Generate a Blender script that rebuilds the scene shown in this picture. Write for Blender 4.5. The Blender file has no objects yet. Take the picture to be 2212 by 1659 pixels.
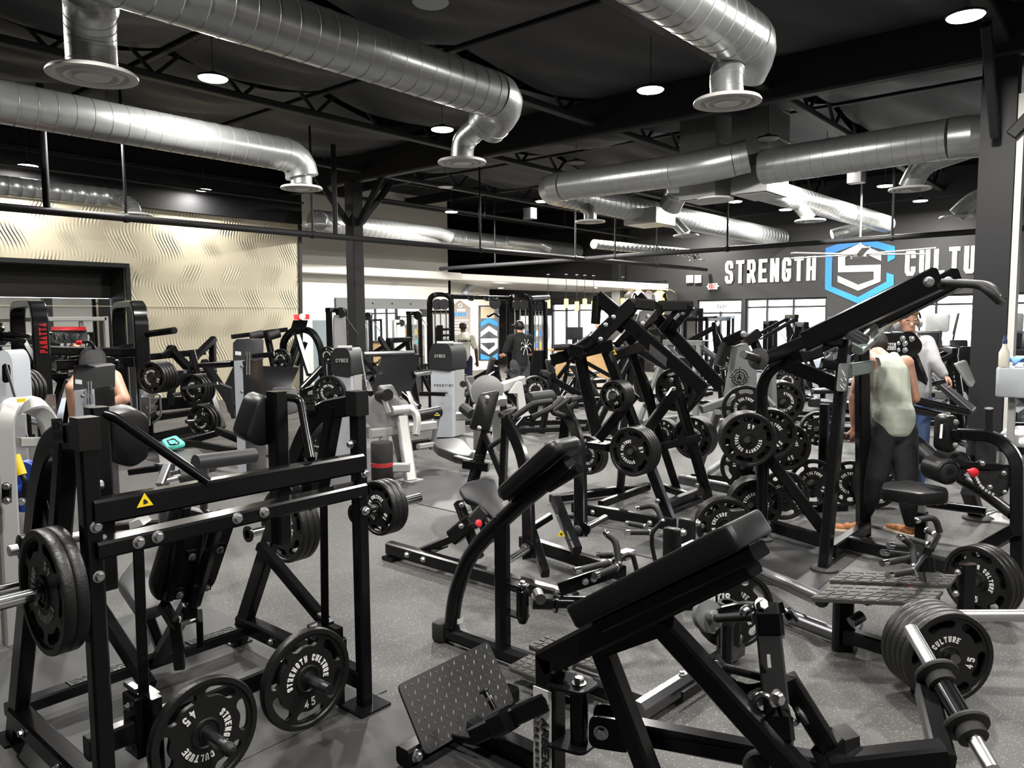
import bpy, bmesh, math, random
from mathutils import Vector as V, Matrix
SC = bpy.context.scene
COL = SC.collection
R = random.Random(7)

# ---------------------------------------------------------------- camera
FPX, CX, CY, HC = 1640.0, 1106.0, 829.5, 1.88        # focal length in pixels of the 2212x1659 frame, eye height in metres
AX = (V((.64598, .06897, .76022)), V((-.76331, .04929, .64413)), V((-.0072, .9964, -.0844)).normalized())  # room X, Y, Z in camera axes
AX = (AX[0].normalized(), AX[1].normalized(), AX[2])
EYE = V((0, 0, HC))
def ray(x, y):
    c = V(((x - CX) / FPX, (CY - y) / FPX, 1.0))
    return V((AX[0].dot(c), AX[1].dot(c), AX[2].dot(c)))
def AT(x, y, d): return EYE + ray(x, y) * d                                  # point at a camera depth
def PZ(x, y, z=0.0): r = ray(x, y); return EYE + r * ((z - HC) / r.z)        # point on a level plane
def PX(x, y, X): r = ray(x, y); return EYE + r * (X / r.x)                   # point on a wall plane X = const
def PY(x, y, Y): r = ray(x, y); return EYE + r * (Y / r.y)                   # point on a wall plane Y = const
cam = bpy.data.cameras.new('camera'); cam.sensor_width = 36; cam.lens = 36 * FPX / 2212
cam.clip_start = .05; cam.clip_end = 200
CAM = bpy.data.objects.new('camera', cam); COL.objects.link(CAM)
_m = Matrix(((AX[0].x, AX[0].y, -AX[0].z), (AX[1].x, AX[1].y, -AX[1].z), (AX[2].x, AX[2].y, -AX[2].z))).to_4x4()
_m.translation = EYE
CAM.matrix_world = _m
SC.camera = CAM

# ---------------------------------------------------------------- world and exposure
w = bpy.data.worlds.new('daylight'); SC.world = w; w.use_nodes = True
_b = w.node_tree.nodes['Background']; _b.inputs[0].default_value = (.86, .93, 1, 1); _b.inputs[1].default_value = 6.0
SC.view_settings.view_transform = 'Standard'; SC.view_settings.look = 'None'
SC.view_settings.gamma = 1; SC.view_settings.exposure = 0.65; SC.view_settings.use_curve_mapping = False
LAMP_W = 120.0       # watts of each lit high-bay lamp

# ---------------------------------------------------------------- materials
MATS = {}
def mat(name, col=(.5, .5, .5), rough=.5, metal=0, spec=.35, emit=None, es=0, bump=None, var=None, alpha=1, trans=0, coat=0):
    if name in MATS: return MATS[name]
    m = bpy.data.materials.new(name); m.use_nodes = True
    nt = m.node_tree; p = nt.nodes['Principled BSDF']
    p.inputs['Base Color'].default_value = (*col, 1); p.inputs['Roughness'].default_value = rough
    p.inputs['Metallic'].default_value = metal; p.inputs['Specular IOR Level'].default_value = spec
    if coat: p.inputs['Coat Weight'].default_value = coat; p.inputs['Coat Roughness'].default_value = .15
    if trans: p.inputs['Transmission Weight'].default_value = trans
    if emit: p.inputs['Emission Color'].default_value = (*emit, 1); p.inputs['Emission Strength'].default_value = es
    tc = nt.nodes.new('ShaderNodeTexCoord')
    if var:      # (scale, amount): worn, uneven colour
        n = nt.nodes.new('ShaderNodeTexNoise'); n.inputs['Scale'].default_value = var[0]; n.inputs['Detail'].default_value = 4
        nt.links.new(tc.outputs['Object'], n.inputs['Vector'])
        x = nt.nodes.new('ShaderNodeMix'); x.data_type = 'RGBA'
        x.inputs[6].default_value = tuple(c * (1 - var[1]) for c in col) + (1,); x.inputs[7].default_value = tuple(min(1, c * (1 + var[1])) for c in col) + (1,)
        nt.links.new(n.outputs['Fac'], x.inputs[0]); nt.links.new(x.outputs[2], p.inputs['Base Color'])
    if bump:     # (scale, strength)
        n = nt.nodes.new('ShaderNodeTexNoise'); n.inputs['Scale'].default_value = bump[0]; n.inputs['Detail'].default_value = 3
        nt.links.new(tc.outputs['Object'], n.inputs['Vector'])
        b = nt.nodes.new('ShaderNodeBump'); b.inputs['Strength'].default_value = bump[1]; b.inputs['Distance'].default_value = .004
        nt.links.new(n.outputs['Fac'], b.inputs['Height']); nt.links.new(b.outputs['Normal'], p.inputs['Normal'])
    MATS[name] = m
    return m
BLACK = mat('black_powder_coat', (.0045, .0045, .005), .2, spec=.28)
SATIN = mat('satin_black_steel', (.008, .008, .0085), .33, spec=.3)
VINYL = mat('black_vinyl', (.008, .008, .0085), .34, spec=.3, bump=(420, .12))
GREYV = mat('dark_grey_vinyl', (.026, .026, .028), .4, bump=(420, .15))
IRON = mat('black_cast_iron', (.008, .008, .008), .4, bump=(90, .35))
GRIP = mat('black_rubber_grip', (.012, .012, .0125), .55, bump=(300, .2))
CHROME = mat('chrome', (.82, .83, .85), .12, 1)
STEEL = mat('zinc_steel', (.62, .62, .63), .3, 1)
DARKST = mat('brushed_dark_steel', (.22, .22, .23), .32, 1)
GALV = mat('galvanised_steel', (.44, .45, .45), .3, .7, var=(9, .12), bump=(14, .1))
GALV2 = mat('galvanised_box', (.5, .51, .5), .38, 1, var=(5, .15))
SILVER = mat('silver_paint', (.4, .4, .39), .38, .25)
SILV2 = mat('pale_silver_shroud', (.47, .49, .53), .35, .2)
GREYP = mat('grey_paint', (.12, .125, .125), .45)
WHITEL = mat('white_lettering', (.72, .72, .7), .5)
LIGHTP = mat('off_white_paint', (.6, .59, .55), .6)
RED = mat('red_plastic', (.55, .02, .03), .35)
YEL = mat('yellow_plastic', (.85, .58, .02), .4)
BLUE = mat('blue_plastic', (.03, .08, .45), .4)
LBLUE = mat('light_blue_paint', (.025, .21, .6), .5)
EMB = mat('raised_dark_lettering', (.03, .03, .03), .35)
RUBBER = mat('black_rubber', (.02, .02, .02), .65, bump=(120, .3))
TREAD = mat('grey_tread_rubber', (.052, .05, .047), .6, bump=(200, .3))
GREYD = mat('charcoal_plastic', (.016, .016, .017), .4, spec=.3)
SCREEN = mat('dark_screen', (.012, .013, .015), .15)
MIRR = mat('mirror', (.88, .9, .9), .01, 1)
GLASS = None

# ---------------------------------------------------------------- mesh builder
def fillet(pts, r, n=5, closed=False):
    out = []; N = len(pts)
    for i, p in enumerate(pts):
        if not closed and i in (0, N - 1): out.append(V(p)); continue
        p = V(p); a = V(pts[i - 1]) - p; b = V(pts[(i + 1) % N]) - p
        la, lb = a.length, b.length
        if la < 1e-6 or lb < 1e-6: out.append(p); continue
        t = min(r, la * .49, lb * .49); A = p + a / la * t; B = p + b / lb * t
        for k in range(n + 1):
            s = k / n; out.append(A * (1 - s) ** 2 + p * 2 * s * (1 - s) + B * s ** 2)
    return out
class MB:
    def __init__(s): s.v = []; s.f = []
    def add(s, vs, fs):
        o = len(s.v); s.v += [V(p) for p in vs]; s.f += [tuple(i + o for i in f) for f in fs]; return s
    def loops(s, rings, cap=True, closed=False):
        n = len(rings[0]); vs = [p for r in rings for p in r]; fs = []; m = len(rings)
        for i in range(m if closed else m - 1):
            for j in range(n):
                a, b = i * n, ((i + 1) % m) * n; fs.append((a + j, a + (j + 1) % n, b + (j + 1) % n, b + j))
        if cap and not closed: fs += [tuple(reversed(range(n))), tuple((m - 1) * n + j for j in range(n))]
        return s.add(vs, fs)
    def sweep(s, pts, w, h, side=None, ch=.14, cap=True):     # rectangular tube; w across `side`, h in the plane of the path
        pts = [V(p) for p in pts]; N = len(pts); d0 = (pts[-1] - pts[0]).normalized()
        if side is None:
            side = V((0, 0, 1)).cross(d0)
            if N > 2:
                for i in range(1, N - 1):
                    c = (pts[i] - pts[i - 1]).cross(pts[i + 1] - pts[i])
                    if c.length > 1e-5: side = c; break
            if side.length < .05: side = V((1, 0, 0))
        side = V(side); rings = []; c = ch * min(w, h)
        for i, p in enumerate(pts):
            t0 = (p - pts[i - 1]).normalized() if i else (pts[1] - p).normalized()
            t1 = (pts[i + 1] - p).normalized() if i < N - 1 else t0
            t = (t0 + t1); t = t.normalized() if t.length > 1e-6 else t0
            sd = (side - t * side.dot(t)).normalized(); up = t.cross(sd)
            k = 1 / max(.5, t.dot(t0)); a, b = w / 2, h / 2
            rings.append([p + sd * x + up * y * k for x, y in ((-a + c, -b), (a - c, -b), (a, -b + c), (a, b - c), (a - c, b), (-a + c, b), (-a, b - c), (-a, -b + c))])
        return s.loops(rings, cap)
    def box(s, lo, hi, ch=0):
        (x0, y0, z0), (x1, y1, z1) = lo, hi
        if ch: return s.sweep([((x0 + x1) / 2, (y0 + y1) / 2, z0), ((x0 + x1) / 2, (y0 + y1) / 2, z1)], x1 - x0, y1 - y0, (1, 0, 0), ch)
        return s.add([(x, y, z) for x in (x0, x1) for y in (y0, y1) for z in (z0, z1)], [(0, 1, 3, 2), (4, 6, 7, 5), (0, 4, 5, 1), (2, 3, 7, 6), (0, 2, 6, 4), (1, 5, 7, 3)])
    def tube(s, pts, r, n=12, cap=True, closed=False):
        pts = [V(p) for p in pts]; N = len(pts); rings = []; nv = None
        for i, p in enumerate(pts):
            if closed: t = (pts[(i + 1) % N] - pts[i - 1]).normalized()
            else:
                t0 = (p - pts[i - 1]).normalized() if i else (pts[1] - p).normalized()
                t1 = (pts[i + 1] - p).normalized() if i < N - 1 else t0
                t = t0 + t1; t = t.normalized() if t.length > 1e-6 else t0
            if nv is None: nv = t.orthogonal().normalized()
            nv = nv - t * nv.dot(t); nv = nv.normalized() if nv.length > 1e-5 else t.orthogonal().normalized()
            b = t.cross(nv); rr = r[i] if isinstance(r, (list, tuple)) else r
            rings.append([p + (nv * math.cos(a) + b * math.sin(a)) * rr for a in (2 * math.pi * k / n for k in range(n))])
        return s.loops(rings, cap, closed)
    def lathe(s, o, ax, prof, n=28, cap=True):               # prof: (radius, distance along axis)
        o = V(o); ax = V(ax).normalized(); a = ax.orthogonal().normalized(); b = ax.cross(a)
        return s.loops([[o + ax * h + (a * math.cos(q) + b * math.sin(q)) * max(r, 1e-4) for q in (2 * math.pi * k / n for k in range(n))] for r, h in prof], cap)
    def prism(s, pts, t):
        pts = [V(p) for p in pts]; t = V(t); return s.loops([pts, [p + t for p in pts]])
    def pad(s, pts, t, rc=.05, re=.02, n=4):                 # upholstered pad: outline with rounded corners, soft edges
        pts = fillet(pts, rc, n, True); t = V(t); T = t.length; re = min(re, T * .45); c = sum(pts, V()) / len(pts); rings = []
        for f, h in ((1, 0), (.3, .3), (0, 1), (0, T / re - 1), (.3, T / re - .3), (1, T / re)):
            q = []
            for p in pts: d = c - p; q.append(p + d.normalized() * re * f * .9 + t / T * re * h)
            rings.append(q)
        return s.loops(rings)
    def ball(s, o, r, n=10, sq=1):
        return s.lathe(V(o), (0, 0, 1), [(r * math.sin(math.pi * k / n), -r * sq * math.cos(math.pi * k / n)) for k in range(n + 1)], n * 2)
def mesh(name, mb, m, org, ang=35):
    me = bpy.data.meshes.new(name); me.from_pydata([p - org for p in mb.v], [], mb.f); me.update()
    bm = bmesh.new(); bm.from_mesh(me); bmesh.ops.recalc_face_normals(bm, faces=bm.faces); bm.to_mesh(me); bm.free()
    if ang: me.shade_smooth(); me.set_sharp_from_angle(angle=math.radians(ang))
    me.materials.append(m); return me
def tag(o, label=None, cat=None, group=None, kind=None):
    for k, x in (('label', label), ('category', cat), ('group', group), ('kind', kind)):
        if x: o[k] = x
    return o
def wloc(o):
    l = V()
    while o: l += o.location; o = o.parent
    return l
def obj(name, mb, m, parent=None, ang=35, label=None):
    if parent is not None: org = wloc(parent); loc = V()
    else:
        xs = [p.x for p in mb.v]; ys = [p.y for p in mb.v]; org = V(((min(xs) + max(xs)) / 2, (min(ys) + max(ys)) / 2, min(p.z for p in mb.v))); loc = org
    o = bpy.data.objects.new(name, mesh(name, mb, m, org, ang)); COL.objects.link(o); o.location = loc; o.parent = parent
    if label: o['label'] = label
    return o
def struct(name, mb, m, parent=None, ang=35):
    o = obj(name, mb, m, parent, ang)
    if parent is None: o['kind'] = 'structure'
    return o
BOLT = {}
class T:                                                      # a thing: an Empty at its base, its parts are children
    def __init__(s, name, label, cat, loc, group=None, m=None):
        s.r = bpy.data.objects.new(name, None); COL.objects.link(s.r); s.r.location = V(loc); s.r.empty_display_size = .1; tag(s.r, label, cat, group); s.m = m or BLACK
    def p(s, name, mb, m=None, par=None, label=None, ang=35): return obj(name, mb, m or s.m, par or s.r, ang, label)
    def bar(s, name, a, b, w=.075, h=None, m=None, side=None, par=None, ch=.14, label=None): return s.p(name, MB().sweep([a, b], w, h or w, side, ch), m, par, label)
    def arc(s, name, pts, w=.075, h=None, r=.2, side=None, m=None, par=None, label=None): return s.p(name, MB().sweep(fillet(pts, r, 6), w, h or w, side), m, par, label)
    def tube(s, name, pts, r, m=None, fr=.1, par=None, n=12, label=None): return s.p(name, MB().tube(fillet(pts, fr, 6) if len(pts) > 2 else pts, r, n), m, par, label)
    def pris(s, name, pts, t, m=None, par=None, label=None): return s.p(name, MB().prism(pts, t), m, par, label)
    def pad(s, name, pts, t, rc=.05, m=None, par=None, re=.02, label=None): return s.p(name, MB().pad(pts, t, rc, re), m or VINYL, par, label)
    def lat(s, name, o, ax, prof, m=None, par=None, n=28, label=None): return s.p(name, MB().lathe(o, ax, prof, n), m, par, label)
    def bolt(s, p, ax, r=.016, par=None):
        ax = V(ax).normalized(); k = round(r, 4)
        if k not in BOLT:
            mb = MB().lathe((0, 0, 0), (0, 0, 1), [(r * 1.35, 0), (r * 1.35, .003), (r * 1.15, .004)], 16); mb.lathe((0, 0, .004), (0, 0, 1), [(r, 0), (r, r * .75), (r * .8, r)], 6)
            BOLT[k] = mesh('bolt', mb, STEEL, V(), 30)
        o = bpy.data.objects.new('bolt', BOLT[k]); COL.objects.link(o); o.parent = par or s.r; o.location = V(p) - wloc(par or s.r); o.rotation_mode = 'QUATERNION'; o.rotation_quaternion = V((0, 0, 1)).rotation_difference(ax); return o

# ---------------------------------------------------------------- block lettering
_o = [(1, .78), (1, .9), (.78, 1), (.22, 1), (0, .9)]
GL = {'S': [_o + [(0, .64), (.2, .53), (.8, .47), (1, .36), (1, .1), (.78, 0), (.22, 0), (0, .1), (0, .22)]], 'T': [[(0, 1), (1, 1)], [(.5, 1), (.5, 0)]],
      'R': [[(0, 0), (0, 1), (.78, 1), (1, .9), (1, .58), (.78, .48), (0, .48)], [(.5, .48), (1, 0)]], 'E': [[(1, 1), (0, 1), (0, 0), (1, 0)], [(0, .5), (.8, .5)]],
      'N': [[(0, 0), (0, 1)], [(1, 0), (1, 1)], [(.04, .93), (.96, .07)]], 'G': [_o + [(0, .1), (.22, 0), (.78, 0), (1, .1), (1, .45), (.55, .45)]], 'H': [[(0, 0), (0, 1)], [(1, 0), (1, 1)], [(0, .5), (1, .5)]],
      'C': [_o + [(0, .1), (.22, 0), (.78, 0), (1, .1), (1, .22)]], 'U': [[(0, 1), (0, .1), (.22, 0), (.78, 0), (1, .1), (1, 1)]], 'L': [[(0, 1), (0, 0), (1, 0)]],
      'A': [[(0, 0), (.5, 1), (1, 0)], [(.2, .33), (.8, .33)]], 'M': [[(0, 0), (0, 1)], [(1, 0), (1, 1)], [(.04, .94), (.5, .3), (.96, .94)]], 'P': [[(0, 0), (0, 1), (.78, 1), (1, .9), (1, .55), (.78, .45), (0, .45)]],
      'I': [[(.5, 0), (.5, 1)]], 'Y': [[(0, 1), (.5, .45), (1, 1)], [(.5, .45), (.5, 0)]], 'B': [[(0, 0), (0, 1), (.78, 1), (1, .88), (1, .62), (.8, .52), (1, .4), (1, .1), (.78, 0), (0, 0)], [(0, .52), (.8, .52)]],
      'X': [[(0, 0), (1, 1)], [(0, 1), (1, 0)]], 'D': [[(0, 0), (0, 1), (.7, 1), (1, .85), (1, .15), (.7, 0), (0, 0)]], 'O': [[(.5, 1), (.22, 1), (0, .9), (0, .1), (.22, 0), (.78, 0), (1, .1), (1, .9), (.78, 1), (.5, 1)]],
      'F': [[(1, 1), (0, 1), (0, 0)], [(0, .5), (.8, .5)]], 'W': [[(0, 1), (.25, 0), (.5, .7), (.75, 0), (1, 1)]], 'J': [[(1, 1), (1, .1), (.78, 0), (.22, 0), (0, .1), (0, .25)]],
      '1': [[(.15, .8), (.55, 1), (.55, 0)]], '2': [[(0, .8), (0, .9), (.22, 1), (.78, 1), (1, .9), (1, .65), (0, 0), (1, 0)]], '3': [[(0, .9), (.22, 1), (.78, 1), (1, .9), (1, .62), (.75, .52), (1, .4), (1, .1), (.78, 0), (0, .06)]],
      '4': [[(.78, 0), (.78, 1), (0, .28), (1.05, .28)]], '5': [[(1, 1), (.05, 1), (0, .58), (.75, .6), (1, .48), (1, .1), (.78, 0), (.2, 0), (0, .1)]], '0': [[(.5, 1), (.22, 1), (0, .9), (0, .1), (.22, 0), (.78, 0), (1, .1), (1, .9), (.78, 1), (.5, 1)]],
      '6': [[(1, .85), (.78, 1), (.22, 1), (0, .9), (0, .1), (.22, 0), (.78, 0), (1, .1), (1, .42), (.78, .54), (0, .5)]]}
def ribbon(pl, t):
    pl = [V((x, y)) for x, y in pl]; d = (pl[0] - pl[1]).normalized()
    if (pl[0] - pl[-1]).length > 1e-4:
        pl[0] = pl[0] + d * t / 2; d = (pl[-1] - pl[-2]).normalized(); pl[-1] = pl[-1] + d * t / 2
    L, Rr = [], []
    for i, p in enumerate(pl):
        t0 = (p - pl[i - 1]).normalized() if i else (pl[1] - p).normalized(); t1 = (pl[i + 1] - p).normalized() if i < len(pl) - 1 else t0
        q = t0 + t1; q = q.normalized() if q.length > .1 else t0; k = min(1.9, 1 / max(.3, q.dot(t0))); n = V((-q.y, q.x)) * t / 2 * k; L.append(p + n); Rr.append(p - n)
    return L, Rr
def write(mb, text, o, dx, dy, hgt, wid=.42, st=.16, gap=.2, dep=.004, place=None, mid=False):
    """block letters: o = lower left corner, dx/dy = unit directions in the surface, hgt = capital height in metres"""
    dx, dy = V(dx).normalized(), V(dy).normalized(); nz = dx.cross(dy); x = 0; t = st * hgt; adv = {}
    W = sum((wid * (.4 if c == 'I' else 1) + gap if c != ' ' else wid * .6) for c in text) * hgt - gap * hgt
    if mid: o = V(o) - dx * W / 2
    lift = 0
    for ch in text:
        cw = wid * hgt * (.4 if ch == 'I' else 1)
        if ch == ' ': x += wid * .6 * hgt; continue
        for pl in GL.get(ch, []):
            lift += dep * .03
            L, Rr = ribbon([(t / 2 + a * (cw - t), t / 2 + b * (hgt - t)) for a, b in pl], t)
            f = place or (lambda X, Y: V(o) + dx * X + dy * Y)
            for i in range(len(L) - 1):
                q = [f(x + p.x, p.y) for p in (L[i], L[i + 1], Rr[i + 1], Rr[i])]
                if place is None: n = nz
                else: n = V((0, 0, 1))
                mb.add([p + n * (dep + lift) for p in q] + q, [(3, 2, 1, 0), (0, 1, 5, 4), (1, 2, 6, 5), (2, 3, 7, 6), (3, 0, 4, 7)])
        x += cw + gap * hgt
    return mb
# ================================================================ setting
def floor_mat():
    m = bpy.data.materials.new('speckled_rubber_floor'); m.use_nodes = True; nt = m.node_tree; N = nt.nodes; L = nt.links; p = N['Principled BSDF']
    g = N.new('ShaderNodeNewGeometry')
    big = N.new('ShaderNodeTexNoise'); big.inputs['Scale'].default_value = .9; big.inputs['Detail'].default_value = 5; L.new(g.outputs['Position'], big.inputs['Vector'])
    mr = N.new('ShaderNodeMapRange'); mr.inputs[1].default_value = .35; mr.inputs[2].default_value = .7; L.new(big.outputs['Fac'], mr.inputs[0])
    base = N.new('ShaderNodeMix'); base.data_type = 'RGBA'; base.inputs[6].default_value = (.045, .0445, .0435, 1); base.inputs[7].default_value = (.072, .0705, .068, 1); L.new(mr.outputs[0], base.inputs[0])
    vo = N.new('ShaderNodeTexVoronoi'); vo.inputs['Scale'].default_value = 120; L.new(g.outputs['Position'], vo.inputs['Vector'])
    lt = N.new('ShaderNodeMath'); lt.operation = 'LESS_THAN'; lt.inputs[1].default_value = .27; L.new(vo.outputs['Distance'], lt.inputs[0])
    wn = N.new('ShaderNodeSeparateColor'); L.new(vo.outputs['Color'], wn.inputs[0])
    gt = N.new('ShaderNodeMath'); gt.operation = 'GREATER_THAN'; gt.inputs[1].default_value = .66; L.new(wn.outputs[0], gt.inputs[0])
    mu = N.new('ShaderNodeMath'); mu.operation = 'MULTIPLY'; L.new(lt.outputs[0], mu.inputs[0]); L.new(gt.outputs[0], mu.inputs[1])
    sp = N.new('ShaderNodeMix'); sp.data_type = 'RGBA'; sp.inputs[7].default_value = (.3, .285, .26, 1); L.new(base.outputs[2], sp.inputs[6]); L.new(mu.outputs[0], sp.inputs[0]); L.new(sp.outputs[2], p.inputs['Base Color'])
    p.inputs['Roughness'].default_value = .6; p.inputs['Specular IOR Level'].default_value = .4
    fine = N.new('ShaderNodeTexNoise'); fine.inputs['Scale'].default_value = 240; L.new(g.outputs['Position'], fine.inputs['Vector'])
    b = N.new('ShaderNodeBump'); b.inputs['Strength'].default_value = .25; b.inputs['Distance'].default_value = .004; L.new(fine.outputs['Fac'], b.inputs['Height']); L.new(b.outputs['Normal'], p.inputs['Normal'])
    return m
FLOOR = floor_mat()
MATF = mat('smooth_dark_rubber_mat', (.03, .03, .031), .5, var=(2.2, .3), bump=(150, .15))
WOODF = mat('grey_wood_look_floor', (.3, .28, .25), .45, var=(1.5, .2))
WALLB = mat('black_wall_paint', (.018, .018, .018), .55, var=(.6, .25))
WALLG = mat('charcoal_wall_paint', (.026, .0255, .025), .55, var=(.5, .15))
WHITEW = mat('white_wall_paint', (.62, .6, .55), .6)
CEILD = mat('dark_roof_deck', (.006, .0065, .009), .8)
DRAPE = mat('dark_insulation_sheet', (.026, .0275, .032), .6, bump=(3, .4))
BEAMM = mat('black_structural_paint', (.006, .0062, .0075), .6)
BEAML = mat('dark_grey_structural_paint', (.018, .018, .019), .6)
LAMPON = mat('lit_lamp_lens', (.9, .9, .85), .4, emit=(1, .96, .86), es=28)
LAMPOFF = mat('unlit_lamp_lens', (.45, .46, .46), .3)

XW, YG, YW = 24.0, 17.14, 19.0
struct('floor', MB().box((-6, -8, -.1), (40, 26, 0)), FLOOR)
def fmat(x0, y0, x1, y1, h=.006): struct('floor_mat', MB().box((x0, y0, 0), (x1, y1, h)), MATF)
fmat(.2, 2.9, 2.42, 4.95); fmat(-1, -1, 2.37, 2.895); fmat(5.215, 5.1, 6.6, 9.5); fmat(5.15, 1.7, 6.6, 3.2); fmat(4.6, 9.6, 8.5, 11.2)
struct('ceiling', MB().box((-6, -8, 6.0), (40, 26, 6.1)), CEILD)
struct('wall_back', MB().box((-6.1, -8, 0), (-6, 26, 6)), WALLB)
struct('wall_side', MB().box((-6, -8.1, 0), (40, -8, 6)), WHITEW)
struct('wall_far', MB().box((40, -8, 0), (40.1, 26, 6)), WALLB) if False else None
# the street wall at X = 24 with its openings
HEAD = 2.5
openings = [(-6, -.6), (.2, 3.55), (3.75, 5.35), (7.72, 10.3), (10.42, 12.0), (15.6, 18.3)]
mb = MB(); y = -8.0
for a, b in openings:
    mb.box((XW, y, 0), (XW + .25, a, HEAD)); y = b
mb.box((XW, y, 0), (XW + .25, 26, HEAD)); mb.box((XW, -8, HEAD), (XW + .25, 26, 6))
struct('wall_street', mb, WALLG)
TRIMM = mat('dark_bronze_mullion', (.02, .02, .02), .4)
GLASSM = bpy.data.materials.new('window_glass'); GLASSM.use_nodes = True
_n = GLASSM.node_tree; _t = _n.nodes.new('ShaderNodeBsdfTransparent'); _g = _n.nodes.new('ShaderNodeBsdfGlossy'); _g.inputs['Roughness'].default_value = .02
_x = _n.nodes.new('ShaderNodeMixShader'); _x.inputs[0].default_value = .06; _n.links.new(_t.outputs[0], _x.inputs[1]); _n.links.new(_g.outputs[0], _x.inputs[2]); _n.links.new(_x.outputs[0], _n.nodes['Material Output'].inputs[0])
def window(n, a, b, mull=(), z0=.1, door=False):
    mb = MB()
    for q in (a + .03, b - .03) + tuple(mull): mb.box((XW + .05, q - .03, z0), (XW + .15, q + .03, HEAD))
    for z in (z0 + .03, HEAD - .03, HEAD - .28) if not door else (HEAD - .03, 2.05): mb.box((XW + .055, a, z - .03), (XW + .145, b, z + .03))
    o = struct(('door_' if door else 'window_') + str(n), mb, TRIMM); obj('glass_pane', MB().box((XW + .09, a, z0), (XW + .1, b, HEAD)), GLASSM, o)
    if door:
        mb = MB().box((XW + .04, a + .05, 2.1), (XW + .06, b - .05, 2.44)); obj('transom_panel', mb, mat('white_transom', (.8, .8, .78), .5, emit=(1, 1, 1), es=1.2), o)
        mb = MB(); write(mb, '1645', (XW + .03, 10.95, 2.2), (0, 1, 0), (0, 0, 1), .14, .5, .14, .2); obj('street_number', mb, EMB, o)
    return o
window(1, -6, -.6, (-4, -2.3)); window(2, .2, 3.55, (1.9,)); window(3, 3.75, 5.35, (4.75,)); window(4, 7.72, 10.3, (8.75, 9.6)); window(1, 10.42, 12.0, (11.2,), door=True); window(5, 15.6, 18.3, (17, 17.6))
# outside: pale paving and the car park beyond the glass
struct('ground_outside', MB().box((XW + .25, -30, -.12), (70, 50, -.02)), mat('pale_concrete', (.6, .58, .55), .8))
# gold carved wall, its frame recess, and the white wall
def wave_mat():
    m = bpy.data.materials.new('gold_carved_wave_panel'); m.use_nodes = True; nt = m.node_tree; N = nt.nodes; L = nt.links; p = N['Principled BSDF']
    p.inputs['Base Color'].default_value = (.5, .45, .33, 1); p.inputs['Roughness'].default_value = .55; p.inputs['Metallic'].default_value = .1
    g = N.new('ShaderNodeNewGeometry'); s = N.new('ShaderNodeSeparateXYZ'); L.new(g.outputs['Position'], s.inputs[0])
    def M(op, a, b=None, c=None):
        n = N.new('ShaderNodeMath'); n.operation = op
        for i, q in enumerate((a, b, c)):
            if q is None: continue
            if isinstance(q, (int, float)): n.inputs[i].default_value = q
            else: L.new(q, n.inputs[i])
        return n.outputs[0]
    x, z = s.outputs[0], s.outputs[2]
    bend = M('MULTIPLY', M('SINE', M('MULTIPLY', z, 5.24)), .1)
    u = M('ADD', x, bend)
    ridge = M('SINE', M('MULTIPLY', u, 88.0))
    env = M('MAXIMUM', M('ADD', M('MULTIPLY', M('COSINE', M('MULTIPLY', u, 6.1)), M('COSINE', M('MULTIPLY', z, 5.24))), .3), 0.0)
    h = M('MULTIPLY', ridge, env)
    b = N.new('ShaderNodeBump'); b.inputs['Strength'].default_value = 1; b.inputs['Distance'].default_value = .012; L.new(h, b.inputs['Height']); L.new(b.outputs['Normal'], p.inputs['Normal'])
    return m
GOLD = wave_mat()
mb = MB(); gr = PY(645, 480, YG).x; mx = 7.32; mz = 3.08
mb.box((-6, YG, mz), (mx, YG + .2, 4.38)); mb.box((mx, YG, 0), (gr, YG + .2, 4.38))
struct('wall_gold', mb, GOLD)
struct('trim_1', MB().prism([(gr - .02, YG - .03, 4.38), (gr + .07, YG - .03, 4.38), (gr - .03, YG - .03, 0), (gr - .12, YG - .03, 0)], (0, .25, 0)), BEAMM)
struct('trim_2', MB().box((-6, YG - .012, 2.222), (gr - .05, YG - .002, 2.232)), mat('gold_panel_joint', (.55, .5, .38), .4))
struct('wall_header', MB().box((-6, YG - .12, 4.38), (gr + .02, YG + .2, 6)), BEAMM)
mb = MB(); mb.box((-6, YG - .06, mz - .02), (mx + .02, YG + .01, mz + .07)); mb.box((mx - .06, YG - .06, 0), (mx + .03, YG + .01, mz - .02)); struct('trim_3', mb, BEAMM)
mb = MB(); mb.box((-6, YG + .9, 2.42), (mx, YG + 1.0, mz)); mb.box((mx - .02, YG + .2, 0), (mx + .1, YG + 1.0, mz)); mb.box((-6, YG + .2, mz - .01), (mx, YG + 1, mz + .1)); struct('wall_recess', mb, WALLG)
o = obj('wall_mirror', MB().box((-6, YG + .9, .25), (mx - .03, YG + .93, 2.41)), MIRR); tag(o, 'tall frameless mirror set in the black-framed recess of the gold wall', 'mirror')
mb = MB(); mb.box((10.5, YW, 0), (19.12, YW + .2, 6)); struct('wall_white', mb, WHITEW)
mb = MB(); mb.box((12, YW - .55, 3.26), (19.1, YW, 3.5)); struct('trim_4', mb, WHITEW)
mb = MB(); mb.box((19.0, YW, 0), (19.12, 26, 6)); mb.box((19.12, 24, 0), (24, 24.2, 6)); struct('wall_lobby', mb, WALLB)
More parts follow.
